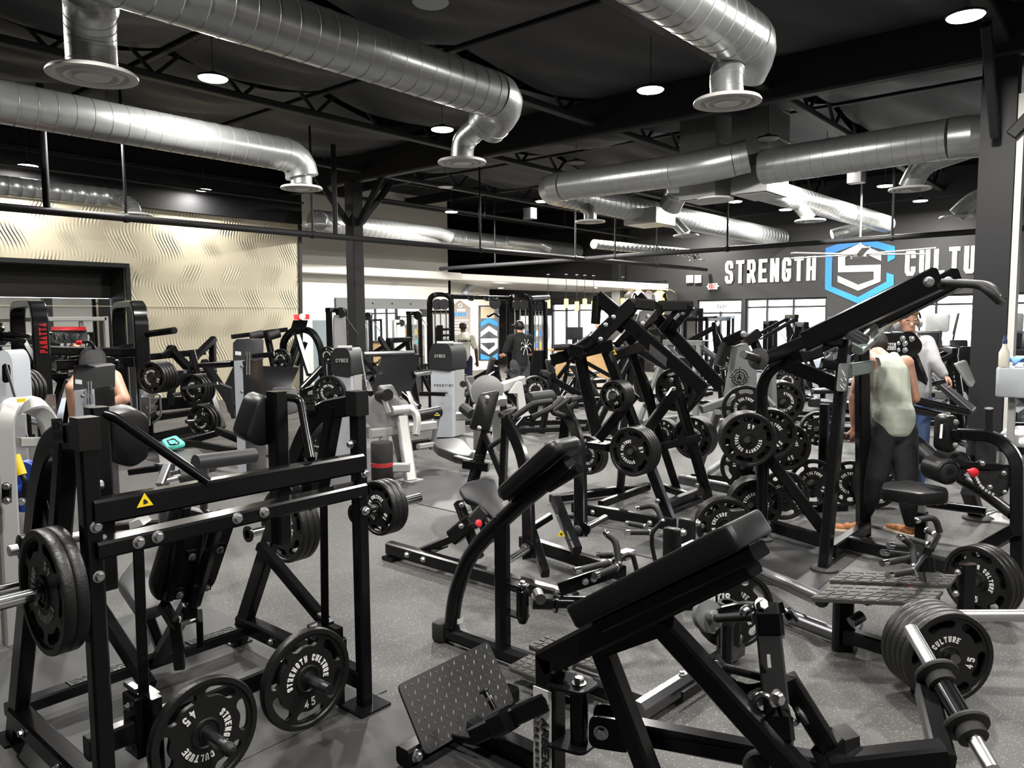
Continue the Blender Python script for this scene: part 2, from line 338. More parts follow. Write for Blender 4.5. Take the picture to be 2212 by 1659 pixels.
# reception: lowered pale soffit with its band, glossy ceiling underneath and pale end wall
a, b = V((19.1, 18.75, 0)), V((23.95, 13.1, 0)); n = V((b - a)).cross(V((0, 0, 1))).normalized() * -.12
mb = MB(); mb.prism([a + V((0, 0, 3.27)), b + V((0, 0, 2.86)), b + V((0, 0, 3.08)), a + V((0, 0, 3.5))], n); mb.prism([a + V((0, 0, 3.27)), b + V((0, 0, 2.86)), b + V((0, 3, 2.86)), V((19.12, 23.9, 3.27))], (0, 0, .03)); struct('ceiling_soffit', mb, mat('pale_soffit_paint', (.7, .69, .65), .25))
struct('wall_reception', MB().box((19.2, 19.4, 0), (21.6, 19.6, 3.25)), WHITEW)

# pillars and roof steel
def pillar(x, y, w, d, z=5.05): struct('pillar', MB().box((x - w / 2, y - d / 2, 0), (x + w / 2, y + d / 2, z), .04), BEAML)
pillar(11.3, 14.35, .3, .3); pillar(23.7, 15.0, .36, .36)
struct('pillar', MB().box((11.3, 1.44, 0), (11.6, 1.82, 5.05)), BEAMM); struct('trim_5', MB().box((11.35, 1.36, 0), (11.6, 1.43, 4.6)), LIGHTP)
def beam(a, b, w, h, m=BEAMM): struct('ceiling_beam', MB().sweep([a, b], w, h), m)
for X in (-1.2, 11.3, 23.2): beam((X, -8, 5.45), (X, 26, 5.45), .22, .8)
for Y in (-4.5, -1.5, 1.6, 4.55, 7.6, 10.7, 13.9, 17.0): beam((-6, Y, 5.25), (24, Y, 5.25), .16, .1, BEAML); beam((-6, Y, 5.9), (24, Y, 5.9), .12, .1)
for X in (2.6, 5.2, 7.8, 14.2, 17.1, 20.0):
    beam((X, -8, 5.72), (X, 20, 5.72), .1, .28)
for Y in (4.55, 7.6, 10.7, 13.9):                    # web members of the open trusses
    mb = MB()
    for k in range(22):
        x = -5.5 + k * 1.32; mb.sweep([(x, Y, 5.27), (x + .66, Y, 5.9)], .05, .05); mb.sweep([(x + .66, Y, 5.9), (x + 1.32, Y, 5.27)], .05, .05)
    struct('ceiling_beam', mb, BEAMM)
for X, Y in ((11.3, 14.35), (11.3, 1.63)):            # knee braces at the pillars
    for dx, dy in ((1, 0), (-1, 0), (0, -1)): beam((X + dx * .15, Y + dy * .15, 4.1), (X + dx * 1.1, Y + dy * 1.1, 5.15), .1, .14)
def sheet(x0, x1, y0, y1, sag, n=14):                 # sagging insulation sheet between beams
    vs = []; fs = []; rr = random.Random(int(x0 * 10 + y0))
    for i in range(n + 1):
        for j in range(n + 1):
            s, t = i / n, j / n; z = 5.62 - sag * 4 * s * (1 - s) * (.8 + .2 * math.sin(t * 7 + x0)) - .05 * math.sin(t * 19 + 5 * s + y0) * math.sin(math.pi * s); vs.append((x0 + (x1 - x0) * s, y0 + (y1 - y0) * t, z))
    for i in range(n):
        for j in range(n): a = i * (n + 1) + j; fs.append((a, a + 1, a + n + 2, a + n + 1))
    return vs, fs
for x0, x1 in ((11.5, 14.1), (14.3, 17.0), (17.2, 19.9), (2.7, 5.1), (5.3, 7.7), (7.9, 11.1)):
    mb = MB()
    for k, (y0, y1) in enumerate(((-1.4, 1.5), (1.7, 4.5), (4.6, 7.5), (7.7, 10.6), (10.8, 13.8))): mb.add(*sheet(x0, x1, y0, y1, .16 + .05 * ((k * 7 + int(x0)) % 3)))
    struct('insulation_sheet', mb, DRAPE)

# ---------------------------------------------------------------- wall lettering and emblem (painted boards on the street wall)
def wallword(text, x0, y0, x1, y1, label):
    a, b = PX(x0, y0, XW - .02), PX(x1, y1, XW - .02); dx = (b - a); dx = V((0, -1, 0)); W = (a - b).length; h = .745
    n = len(text); gap = .13; wid = (W / h - gap * (n - 1)) / n
    mb = write(MB(), text, (XW - .02, a.y, (a.z + b.z) / 2), dx, (0, 0, 1), h, wid, .155, gap, .015)
    o = obj('wall_lettering', mb, WHITEL, None, 0); tag(o, label, 'sign')
wallword('STRENGTH', 1566, 613, 1762, 606, 'longer white block word, nearer the reception, high on the charcoal street wall')
wallword('CULTURE', 1954, 598, 2175, 586, 'shorter white block word, nearer the tall pillar, high on the charcoal street wall')
e = T('wall_emblem', 'blue and white hexagon emblem with a broken C around an S on the charcoal wall', 'sign', (XW, 6.8, 2.27))
def wp(l, d=.03): return [V((XW - d, PX(x, y, XW).y, PX(x, y, XW).z)) for x, y in l]
def Z4(l): return [(1480 + x / 3.0219, 480 + y / 3.0219) for x, y in l]
mb = MB(); out = Z4([(1322, 262), (1322, 205), (1302, 186), (1140, 122), (918, 205), (914, 440), (1128, 531), (1362, 412), (1362, 348), (1315, 335)]); inn = Z4([(1322, 262), (1367, 236), (1370, 160), (1240, 118), (1010, 118)])
def quadstrip(mb, A, B, d):
    A, B = wp(Z4(A), d), wp(Z4(B), d)
    for i in range(len(A) - 1): mb.prism([A[i], A[i + 1], B[i + 1], B[i]], (.03, 0, 0))
quadstrip(mb, [(1370, 236), (1370, 158), (1140, 95), (918, 170), (914, 440), (1128, 531), (1362, 412), (1362, 345)], [(1322, 262), (1322, 190), (1140, 140), (962, 205), (957, 420), (1128, 490), (1315, 388), (1315, 330)], .03)
e.p('blue_ring', mb, LBLUE, ang=0)
mb = MB(); quadstrip(mb, [(1279, 200), (1140, 140), (1000, 206), (1000, 328), (1232, 322), (1232, 375), (1130, 410), (997, 350)], [(1279, 252), (1140, 188), (1045, 228), (1045, 285), (1277, 278), (1275, 388), (1130, 448), (997, 390)], .03)
e.p('white_letter', mb, WHITEL, ang=0)
def boxthing(name, label, cat, p, sx, sy, sz, m, **k): o = obj(name, MB().sweep([V(p) - V((0, 0, sz / 2)), V(p) + V((0, 0, sz / 2))], sx, sy, (1, 0, 0)), m); return tag(o, label, cat, **k)
for i, (x, y, l) in enumerate(((1540, 619, 'red EXIT sign on the street wall under the longer white wall word'), (2174, 596, 'red EXIT sign on the street wall beside the tall black pillar'))):
    p = PX(x, y, XW - .04); t = T('exit_sign', l, 'sign', p, m=mat('white_sign_box', (.8, .8, .78), .5)); t.p('housing', MB().box(p - V((.03, .17, .1)), p + V((.03, .17, .1))))
    mb = write(MB(), 'EXIT', p + V((-.035, .13, -.06)), (0, -1, 0), (0, 0, 1), .13, .42, .17, .15); t.p('lettering', mb, mat('red_exit_glow', (.7, .05, .04), .5, emit=(1, .12, .08), es=.5))
    for s in (-.2, .2): t.p('emergency_lamp', MB().ball(p + V((0, s, 0)), .035), WHITEL)
for x0, l in ((1482, 'pale square wall speaker nearer the reception'), (1500, 'pale square wall speaker nearer the EXIT sign')):
    p = PX(x0 + 8, 603, XW - .05); boxthing('wall_speaker', l + ' on the street wall', 'speaker', p, .08, .25, .26, LIGHTP)
# ================================================================ ducts, lamps, pipes, fans
def ductrings(pts, r, step=.2):
    pts = [V(p) for p in pts]; out = []; rr = []
    for i in range(len(pts) - 1):
        a, b = pts[i], pts[i + 1]; L = (b - a).length; d = (b - a) / L; k = max(1, int(L / step)); s = L / k
        for j in range(k):
            t = j * s
            for off, q in ((0, r), (s * .475, r), (s * .485, r * 1.02), (s * .505, r * 1.02), (s * .515, r)): out.append(a + d * (t + off)); rr.append(q)
    out.append(pts[-1]); rr.append(r); return out, rr
def duct(label, pts, r, branches=(), group=None, name='air_duct', bend=None):
    pts = [V(p) for p in pts]; t = T(name, label, 'duct', pts[0], group, GALV)
    bend = bend or r * 1.9
    for i in range(len(pts) - 1):                      # straight spiral runs, then smooth elbows
        a, b = pts[i], pts[i + 1]; d = (b - a).normalized(); a2 = a + d * bend if i else a; b2 = b - d * bend if i < len(pts) - 2 else b
        if (b2 - a2).length > .05: q, rr = ductrings([a2, b2], r); t.p('duct_run', MB().tube(q, rr, 28), ang=60)
        if i < len(pts) - 2:
            d2 = (pts[i + 2] - b).normalized(); A, B = b - d * bend, b + d2 * bend
            E_ = [A * (1 - s) ** 2 + b * 2 * s * (1 - s) + B * s * s for s in (k / 4 for k in range(5))]; rr = [r * 1.02] * 5
            t.p('elbow', MB().tube(E_, rr, 28), ang=20)
    for bp, disc, br in branches:
        bp = [V(p) for p in bp]; q = [bp[0]]
        for i in range(1, len(bp) - 1): q += fillet(bp[i - 1:i + 2], br * 2.2, 3)[1:-1]
        q.append(bp[-1]); q2, rr = ductrings(q, br, .09); t.p('branch_duct', MB().tube(q2, rr, 22), ang=60)
        if disc:
            c = bp[-1]; t.lat('diffuser', c, (0, 0, -1), [(disc * .5, 0), (disc * .96, .012), (disc, .03), (disc, .045), (disc * .9, .05), (disc * .8, .04), (disc * .74, .005), (disc * .68, .03), (disc * .62, .052), (disc * .56, .05), (disc * .48, .012), (disc * .42, .035), (disc * .38, .055), (disc * .2, .052), (.001, .05)], mat('pale_diffuser', (.56, .55, .53), .42), n=40)
    return t
duct('large spiral duct ending in a dropped branch beside the glowing lamp', [(-4, 6.05, 4.5), (7.1, 6.05, 4.5), (7.22, 6.5, 4.3)], .26, [([(7.15, 6.35, 4.38), (7.15, 6.85, 4.15), (7.156, 6.875, 3.92)], .31, .145)], bend=.3)
duct('spiral duct with a dropped disc diffuser, crossing the ceiling above the hexagon emblem side', [(-4, 3.1, 4.5), (7.3, 3.1, 4.5), (7.4, 3.3, 4.3)], .26, [([(7.3, 3.25, 4.4), (6.9, 3.2, 4.2), (6.856, 3.156, 3.92)], .31, .15)], bend=.26)
duct('spiral duct ending in a short drop above the pale carved gold wall', [(-4, 10.05, 4.36), (6.92, 10.05, 4.36), (6.93, 10.02, 4.05)], .24, [([(6.92, 10.04, 4.2), (6.894, 10.0, 3.92)], .31, .16)], bend=.3)
duct('short fat spiral drop with a wide disc diffuser hanging from the ceiling', [(2.25, 5.6, 5.0), (2.6, 6.5, 4.35)], .2, [([(2.5, 6.25, 4.55), (2.66, 6.7, 4.2), (2.668, 6.717, 3.92)], .34, .19)])
duct('thin spiral duct running close along the gold carved wall to a low diffuser', [(-4, 15.5, 4.25), (6.5, 15.3, 4.25)], .17, [([(6.3, 15.3, 4.22), (6.5, 14.9, 4.1), (6.457, 14.717, 3.92)], .31, .13)])
duct('spiral duct turning from the roof plenum toward the street wall past a steel box', [(12.35, 5.3, 4.55), (12.1, 6.0, 4.42), (11.95, 9.3, 4.42), (16.5, 9.35, 4.4), (23.8, 9.1, 4.35)], .27, [([(13.23, 9.3, 4.3), (13.23, 9.057, 4.1), (13.23, 9.057, 3.92)], .31, .13), ([(17.0, 9.2, 4.3), (17.059, 8.861, 3.92)], .31, .13)])
duct('spiral duct running from the roof plenum toward the tall black pillar and turning past it', [(12.75, 5.2, 4.42), (12.55, 1.9, 4.42), (20, 1.7, 4.4)], .29, [([(13.0, 2.0, 4.4), (13.3, 2.9, 4.25), (13.392, 3.083, 3.92)], .31, .17), ([(17.9, 1.8, 4.4), (17.8, 2.9, 4.25), (17.766, 3.215, 3.92)], .31, .17)], bend=.5)
duct('spiral duct with a capped end pointing at the hexagon emblem', [(13.7, 5.95, 4.35), (22.6, 5.75, 4.4)], .23, [([(16.2, 5.9, 4.3), (16.285, 5.621, 3.92)], .31, .13), ([(21.6, 5.8, 4.3), (21.6, 6.5, 4.2), (21.4, 6.8, 4.1)], 0, .14)])
duct('long spiral duct hung along the white wall above the reception', [(11.8, 16.6, 4.42), (18, 17.1, 4.42), (23.8, 16.9, 4.42)], .3, [([(12.6, 16.7, 4.3), (10.6, 14.6, 4.1), (9.9, 13.7, 4.05), (9.778, 13.579, 3.92)], .3, .15), ([(15.0, 16.75, 4.5), (16.3, 16.6, 4.5), (16.6, 16.4, 4.35)], 0, .17), ([(19.6, 16.85, 4.5), (21.3, 16.7, 4.5), (21.6, 16.5, 4.35)], 0, .17)], bend=.4)
duct('thin spiral duct with a small diffuser beside the two pale wall speakers', [(18, 12.2, 3.98), (23.0, 11.6, 3.98)], .13, [([(22.9, 11.6, 3.95), (23.05, 11.57, 3.8)], .25, .1)])
t = T('duct_plenum', 'big galvanised box plenum hanging from the roof, feeding the round ducts', 'duct', (13, 6, 3.95), m=GALV2)
for lo, hi in (((12.7, 6.05, 4.02), (13.5, 6.75, 6.0)), ((12.9, 5.2, 4.05), (13.9, 5.85, 6.0))):
    t.p('plenum_box', MB().box(lo, hi)); t.p('grille', MB().box((lo[0] + .08, lo[1] + .06, lo[2] - .02), (hi[0] - .08, hi[1] - .06, lo[2] + .01)), mat('pale_diffuser'))
    for z in (4.5, 5.0, 5.5): t.p('seam_flange', MB().box((lo[0] - .015, lo[1] - .015, z), (hi[0] + .015, hi[1] + .015, z + .02)))
t.lat('diffuser', (12.6, 6.0, 3.98), (0, 0, -1), [(.1, 0), (.3, .01), (.3, .04), (.2, .03), (.1, .05), (.001, .05)], mat('pale_diffuser'))
p = PZ(1455, 470, 4.1); t = T('duct_box', 'galvanised junction box under the elbow beside the roof plenum', 'duct', p, m=GALV2)
t.p('box', MB().box((15.4, 8.75, 4.05), (16.3, 9.6, 4.4))); t.tube('elbow', [(15.0, 8.0, 4.75), (15.6, 8.3, 4.75), (15.75, 8.6, 4.4)], .25, GALV, .3, n=24)

# lamps -------------------------------------------------------------------------------------------------
LAMP = {}
def lamp(x, y, lit, label, z=4.85, r=.18):
    o = bpy.data.objects.new('high_bay_lamp', None); COL.objects.link(o); o.location = (x, y, z); tag(o, label, 'ceiling light', 'round high-bay lamps')
    if not LAMP:
        O = V((0, 0, 0))
        LAMP['housing'] = (mesh('housing', MB().lathe(O, (0, 0, 1), [(.17, 0), (.182, .008), (.182, .022), (.15, .035), (.08, .04), (.05, .075), (.02, .08)]), SATIN, O))
        LAMP['chain'] = mesh('chain', MB().tube([(0, 0, .08), (0, 0, 1.15)], .006, 6), DARKST, O)
        for k, m in ((1, LAMPON), (0, LAMPOFF)): LAMP[k] = mesh('lens', MB().lathe((0, 0, .0), (0, 0, -1), [(.172, 0), (.16, .012), (.001, .02)]), m, O)
    for nm, me in (('housing', LAMP['housing']), ('lens', LAMP[lit]), ('chain', LAMP['chain'])):
        c = bpy.data.objects.new(nm, me); COL.objects.link(c); c.parent = o
    if lit:
        l = bpy.data.lights.new('lamp_light', 'AREA'); l.shape = 'DISK'; l.size = .34; l.energy = LAMP_W * (.55 if y > 16 else 1 if x < 8 else 5 if y > 14 else 1.8); l.color = (1, .97, .92)
        c = bpy.data.objects.new('lamp_light', l); COL.objects.link(c); c.parent = o; c.location = (0, 0, -.03)
for x, y, lit, l in ((4.965, 8.977, 1, 'lit round lamp between the fat duct drop and the gold wall duct'), (8.963, 5.192, 1, 'lit round lamp hanging beside the dropped diffuser nearest the roof plenum'), (8.6, 8.68, 1, 'lit round lamp just behind the dropped branch of the large duct'),
    (5.164, 5.344, 0, 'unlit round lamp cut by the top edge above the large duct'), (8.846, 16.6, 1, 'lit round lamp close to the top of the gold carved wall'), (15.16, 14.99, 1, 'lit round lamp in front of the white wall and its duct'),
    (12.09, 8.6, 0, 'unlit round lamp above the elbow of the duct to the street wall'), (12.26, 12.3, 0, 'unlit round lamp below the black truss next to the slim pillar'), (12.65, 5.09, 0, 'unlit round lamp with a curly cord beside the roof plenum'),
    (18.94, 4.87, 1, 'lit round lamp over the emblem, beside the diffuser near the tall pillar'), (21.97, 4.8, 1, 'lit round lamp high above the shorter white wall word'), (21.14, 7.97, 1, 'lit round lamp above the last letters of the longer white wall word'), (18.6, 11.87, 1, 'lit round lamp above the far slim pillar'),
    (5.3, 16.5, 1, 'lit round lamp above the framed mirror recess'), (22.5, 11.9, 1, 'lit round lamp above the pale wall speakers'), (15.3, 5.0, 1, 'lit round lamp between the plenum and the emblem'), (15.3, 8.7, 0, 'unlit round lamp over the galvanised junction box'), (18.8, 8.4, 1, 'lit round lamp under the duct end facing the street wall'),
    (1.6, 5.2, 1, 'lit round lamp above the black press machine, out of the top of the picture'), (5.1, 1.7, 1, 'lit round lamp above the row machines, out of the top of the picture'), (8.9, 1.6, 1, 'lit round lamp above the leg extension machine'), (1.5, 1.7, 1, 'lit round lamp above the place where the photographer stands'), (1.4, 9.0, 1, 'lit round lamp over the silver arch machine'), (5.1, 12.4, 1, 'lit round lamp over the red-lettered machine'), (1.5, -2, 1, 'lit round lamp behind the photographer'), (5.0, -2, 1, 'lit round lamp beyond the barbell, out of the picture'), (12.3, 1.2, 0, 'unlit round lamp next to the tall black pillar'), (15.4, 12.0, 1, 'lit round lamp over the cable machine'), (15.5, 1.5, 1, 'lit round lamp beyond the tall pillar'), (19.0, 1.5, 1, 'lit round lamp above the treadmills')):
    lamp(x, y, lit, l)
for x, y, l in ((20.2, 17.6, 'nearer the pale shelf'), (22.6, 15.2, 'nearer the far slim pillar'), (22.9, 14.2, 'added to brighten the hanging shirts')):  # the third downlight is an added helper to brighten the shirts
    p = V((x, y, 2.98)); t = T('downlight', 'small bright downlight in the reception soffit ' + l, 'ceiling light', p); t.lat('lens', p, (0, 0, -1), [(.09, 0), (.001, .01)], LAMPON)
    lg = bpy.data.lights.new('downlight_light', 'AREA'); lg.shape = 'DISK'; lg.size = .3; lg.energy = 150; lg.color = (1, .9, .75); c = bpy.data.objects.new('downlight_light', lg); COL.objects.link(c); c.parent = t.r; c.location = (0, 0, -.05)

# hanging black pipe frame ------------------------------------------------------------------------------
def pipe(label, a, b, r, drops, m=BEAML):
    a, b = V(a), V(b); t = T('hanging_pipe', label, 'pipe', a, m=m); t.tube('pipe', [a, b], r)
    for s in drops: p = a + (b - a) * s; t.tube('hanger_rod', [p, p + V((0, 0, 2.2))], .022 if r > .05 else .012, BEAMM); t.lat('clamp', p - (b - a).normalized() * .03, b - a, [(r * 1.02, 0), (r * 1.25, 0), (r * 1.25, .06), (r * 1.02, .06)])
    return t
pipe('long black pipe hanging in front of the gold wall and running to the street wall', (1.5, 12.5, 3.5), (25 - 1.2, 11.6, 3.5), .058, (.17, .32, .52, .68, .86))
pipe('black pipe crossing below the first, running toward the tall pillar', (17.05, 17.4, 3.5), (17.05, 1.9, 3.5), .058, (.15, .42, .62, .85))
pipe('slim conduit under the black header of the gold wall', (-2, 15.9, 4.72), (11, 15.9, 4.72), .025, (.3, .7))
pipe('slim conduit along the roof trusses in front of the white wall', (12, 14.2, 4.75), (24, 14.0, 4.7), .03, (.3, .6))
for x, l in ((9.3, 'thick black drop pipe above the gold wall'), (4.2, 'thick black drop pipe above the mirror recess')):
    o = obj('drop_pipe', MB().tube([(x, 12.4, 3.55), (x, 12.4, 5.3)], .05), BEAMM); tag(o, l, 'pipe')
# ceiling fan in front of the emblem (blades at rest)
p = PX(1857, 545, 19.5); t = T('ceiling_fan', 'large pale ceiling fan hanging in front of the hexagon emblem', 'fan', p + V((0, 0, -.1)), m=LIGHTP)
t.tube('down_rod', [p, (p.x, p.y, 5.6)], .025, GREYP); t.lat('motor', p + V((0, 0, -.14)), (0, 0, 1), [(.05, 0), (.2, .02), (.22, .1), (.12, .2), (.05, .24)], mat('pale_diffuser'))
for k in range(6):
    a = k * math.pi / 3 + .35; d = V((math.cos(a), math.sin(a), 0)); t.bar('fan_blade', p + d * .2 + V((0, 0, -.05)), p + d * 1.75 + V((0, 0, -.03)), .17, .025)
for px, py, l in ((1145, 462, 'small black box speaker on the truss before the white wall'), (1850, 380, 'small black box speaker hanging past the plenum')):
    p = PZ(px, py, 4.6); boxthing('ceiling_speaker', l, 'speaker', p, .25, .3, .28, GREYD)
# ================================================================ weight plates
from mathutils.geometry import tessellate_polygon
def polar(r, a): return V((r * math.cos(a), r * math.sin(a), 0))
def plate_meshes(num, Rr, Tt, slots=6):
    mb = MB(); O = V(); h = Tt * .28
    N = 60; outer = [polar(Rr * .9, 2 * math.pi * k / N) for k in range(N)]
    holes = []
    if slots:
        for s in range(slots):
            a = math.pi / 2 + 2 * math.pi * s / slots; half = .30; r1, r2 = Rr * .655, Rr * .83; rm, hw = (r1 + r2) / 2, (r2 - r1) / 2; L = []
            for k in range(7): L.append(polar(r2, a - half + 2 * half * k / 6))
            for k in range(1, 6): q = math.pi * k / 6; L.append(polar(rm + hw * math.cos(q), a + half + hw / rm * math.sin(q)))
            for k in range(7): L.append(polar(r1 + .012 * Rr * math.cos((k - 3) / 3 * math.pi), a + half - 2 * half * k / 6))
            for k in range(1, 6): q = math.pi * k / 6; L.append(polar(rm - hw * math.cos(q), a - half - hw / rm * math.sin(q)))
            holes.append(L)
    loops = [outer] + holes; flat = [p for l in loops for p in l]
    tris = tessellate_polygon(loops)
    up = V((0, 0, h))
    mb.add([p + up for p in flat], [tuple(t) for t in tris]); mb.add([p - up for p in flat], [tuple(reversed(t)) for t in tris])
    for L in holes: n = len(L); mb.add([p + up for p in L] + [p - up for p in L], [(i, (i + 1) % n, n + (i + 1) % n, n + i) for i in range(n)])
    H = Tt / 2; e = .004
    mb.loops([[polar(r, 2 * math.pi * k / 48) + V((0, 0, z)) for k in range(48)] for r, z in ((Rr * .875, h), (Rr * .885, H - e), (Rr * .9, H), (Rr * .985, H), (Rr, H - e * 1.5), (Rr, -H + e * 1.5), (Rr * .985, -H), (Rr * .9, -H), (Rr * .885, -H + e), (Rr * .875, -h))], False, True)
    for s in (1, -1): mb.lathe(O, (0, 0, s), [(Rr * .28, h * .9), (Rr * .265, H * .9), (Rr * .24, H * .92), (Rr * .22, H * .6), (Rr * .15, H * .6), (Rr * .14, H * .95), (Rr * .12, H * .95)], 32)
    body = mesh('weight_plate', mb, IRON, O, 30)
    lt = MB(); r0, lh = Rr * .36, Rr * .125
    def arctext(text, a0, sgn=1):
        f = lambda X, Y: polar(r0 + Y, a0 - X / (r0 + lh * .5)) + V((0, 0, h))
        write(lt, text, O, (1, 0, 0), (0, 1, 0), lh, .5, .19, .28, .0025, f)
    arctext('STRENGTH', math.radians(190)); arctext('CULTURE', math.radians(72))
    nh = Rr * .17; write(lt, num, V((0, -Rr * .58, h)), (1, 0, 0), (0, 1, 0), nh, .5, .17, .4, .0025, None, True)
    return body, mesh('lettering', lt, WHITEL, O, 0)
PLATE = {'45': plate_meshes('45', .225, .04), '25': plate_meshes('25', .17, .035), '10': plate_meshes('10', .14, .03), '5': plate_meshes('5', .1, .025, 0)}
PT = {'45': .042, '25': .037, '10': .032, '5': .027}
def plate(num, p, face, rot=0, label='', group=None, letters=True):
    """one weight plate: centre, the direction its lettered face looks, roll in degrees"""
    face = V(face).normalized(); up = V((0, 0, 1)) - face * face.z; up.normalize(); x = up.cross(face)
    m = Matrix((x, up, face)).transposed() @ Matrix.Rotation(math.radians(rot), 3, 'Z')
    o = bpy.data.objects.new('weight_plate', PLATE[num][0]); COL.objects.link(o); o.location = V(p); o.rotation_mode = 'QUATERNION'; o.rotation_quaternion = m.to_quaternion(); tag(o, label, 'weight plate', group)
    if letters: c = bpy.data.objects.new('lettering', PLATE[num][1]); COL.objects.link(c); c.parent = o
    return o
ORD = ('outermost', 'second', 'third', 'fourth', 'fifth', 'sixth', 'seventh', 'eighth')
def stack(num, n, p, face, where, rot=0, group=None, sp=None):
    """n plates on one horn, the outermost first (its lettered face toward `face`)"""
    face = V(face).normalized(); one = n == 1
    for k in range(n):
        l = ('single black ' + num + ' plate ' + where) if one else (ORD[k] + ' black ' + ('%s plate ' % num) + where)
        plate(num, V(p) - face * (sp or PT[num]) * k, face, rot + 37 * k, l, group or 'black lettered weight plates', k == 0)
def horn(t, a, b, r=.024, m=CHROME, col=True, par=None):
    a, b = V(a), V(b); d = (b - a).normalized(); h = t.tube('weight_horn', [a, b], r, m, par=par, n=20)
    if col: t.lat('horn_collar', a, d, [(r * 1.9, 0), (r * 1.9, .012), (r * 1.1, .014)], par=h)
    return h
YELT = mat('yellow_warning_label', (.85, .62, .02), .5)
def warn(t, p, dx, dy, s=.045, par=None):
    p, dx, dy = V(p), V(dx).normalized(), V(dy).normalized(); n = dx.cross(dy) * .0015
    o = t.pris('warning_label', [p - dx * s * .6, p + dx * s * .6, p + dy * s], n, YELT, par); q = p + n * 1.02
    t.pris('warning_symbol', [q - dx * s * .12 + dy * s * .15, q + dx * s * .22 + dy * s * .2, q + dx * s * .2 + dy * s * .35, q + dy * s * .55, q - dx * s * .12 + dy * s * .5], n * .3, RUBBER, o)
def nameplate(t, p, dx, dy, w, h, lines, par=None, m=EMB, bg=SATIN):
    """raised cast lettering block on a machine tube, centred on p"""
    p, dx, dy = V(p), V(dx).normalized(), V(dy).normalized(); n = dx.cross(dy); o = t.pris('name_badge', [p - dx * w / 2 - dy * h / 2, p + dx * w / 2 - dy * h / 2, p + dx * w / 2 + dy * h / 2, p - dx * w / 2 + dy * h / 2], n * .003, bg, par)
    k = len(lines); lh = h * .8 / k
    for i, l in enumerate(lines):
        if not l: continue
        mb = MB(); ch = lh * .8; wid = max(.2, (w * .9 / ch - .15 * (len(l) - 1)) / len(l)); write(mb, l, p + n * .003 + dy * (h * .4 - lh * (i + 1) + lh * .1), dx, dy, ch, wid, .16, .15, .002, None, True); t.p('lettering', mb, m, o, ang=0)
    return o
HS = ('HAMMER', 'STRENGTH')

# ================================================================ black press with twin arch frames (front of the picture)
A = T('press_machine', 'black plate loaded press with two arched side frames and a padded seat', 'exercise machine', (1.67, 3.4, 0))
XL, XR, Yp = 1.05, 2.245, 2.86
for X, sg, foot, e in ((XL, -1, (30, 1545), [(205, 925), (112, 948), (86, 1050)]), (XR, 1, (513, 1375), [(796, 864), (690, 888), (650, 962)])):
    up = A.bar('upright', (X, Yp, 0), (X, Yp, 1.5), .062, .062, side=(1, 0, 0)); f = PX(foot[0], foot[1], X); f.z = 0
    fr = A.arc('arched_frame', [(X, Yp - .02, 1.49)] + [PX(x, y, X) for x, y in e[1:]] + [f], .06, .1, .12, (1, 0, 0))
    A.pris('frame_cap', [(X - .036, Yp - .038, 1.435), (X + .036, Yp - .038, 1.435), (X + .036, Yp - .038, 1.55), (X - .036, Yp - .038, 1.55)], (0, .08, 0), SATIN, fr)
    A.bar('brace', (X, Yp + .17, 1.47), (X, Yp + .33, .98), .07, .07); A.bar('gusset', (X, Yp + .5, 1.2), (X, Yp + .36, .93), .02, .09)
    A.bar('base_beam', (X, Yp, .14), (X, f.y - .05, .14), .08, .09); A.p('floor_plate', MB().box((X - .09, Yp - .09, .004), (X + .09, Yp + .09, .016))); A.p('floor_plate', MB().box((X - .06, f.y - .06, .004), (X + .06, f.y + .1, .014)))
    for z in (1.3, 1.1): A.bolt((X + (.033 if sg < 0 else -.033), Yp + .01, z), (-sg, 0, 0)); 
    for z in (1.16, .98): A.bolt((X + .005, Yp - .033, z), (0, -1, 0))
    for y in (3.2, 3.6): A.bolt((X - .042, y, .14), (-1, 0, 0), .014)
    nameplate(A, (X - .033, 3.02 if sg < 0 else 3.2, 1.49 if sg < 0 else 1.47), (0, -1, .1), (0, .1, 1), .1, .09, HS, fr)
    piv = V((X, 3.35, 1.0)); A.lat('pivot_bearing', piv + V((-.09, 0, 0)), (1, 0, 0), [(.02, 0), (.055, .01), (.055, .06), (.03, .07), (.03, .18)], SATIN); A.lat('pivot_shaft', piv + V((-.12, 0, 0)), (1, 0, 0), [(.02, 0), (.022, .004), (.022, .28)], STEEL)
ub = A.bar('cross_beam', (XL, Yp - .01, 1.21), (XR, Yp - .01, 1.21), .07, .09); lb = A.bar('cross_beam', (XL, Yp - .01, 1.075), (XR, Yp - .01, 1.085), .1, .062)
warn(A, PY(313, 1094, Yp - .048), (1, 0, 0), (0, 0, 1), .05, ub)
for px, py in ((299, 1172), (340, 1160), (512, 1120), (570, 1107)): A.bolt(PY(px, py, Yp - .062), (0, -1, 0), .017, lb)
A.bar('cross_beam', (XL, 3.95, .1), (XR, 3.95, .1), .085, .06); A.bar('cross_beam', (XL, 3.02, .27), (XR, 3.02, .27), .06, .09)
for x in (1.45, 2.05): nameplate(A, (x, 3.95, .132), (1, 0, 0), (0, 1, 0), .28, .075, HS)
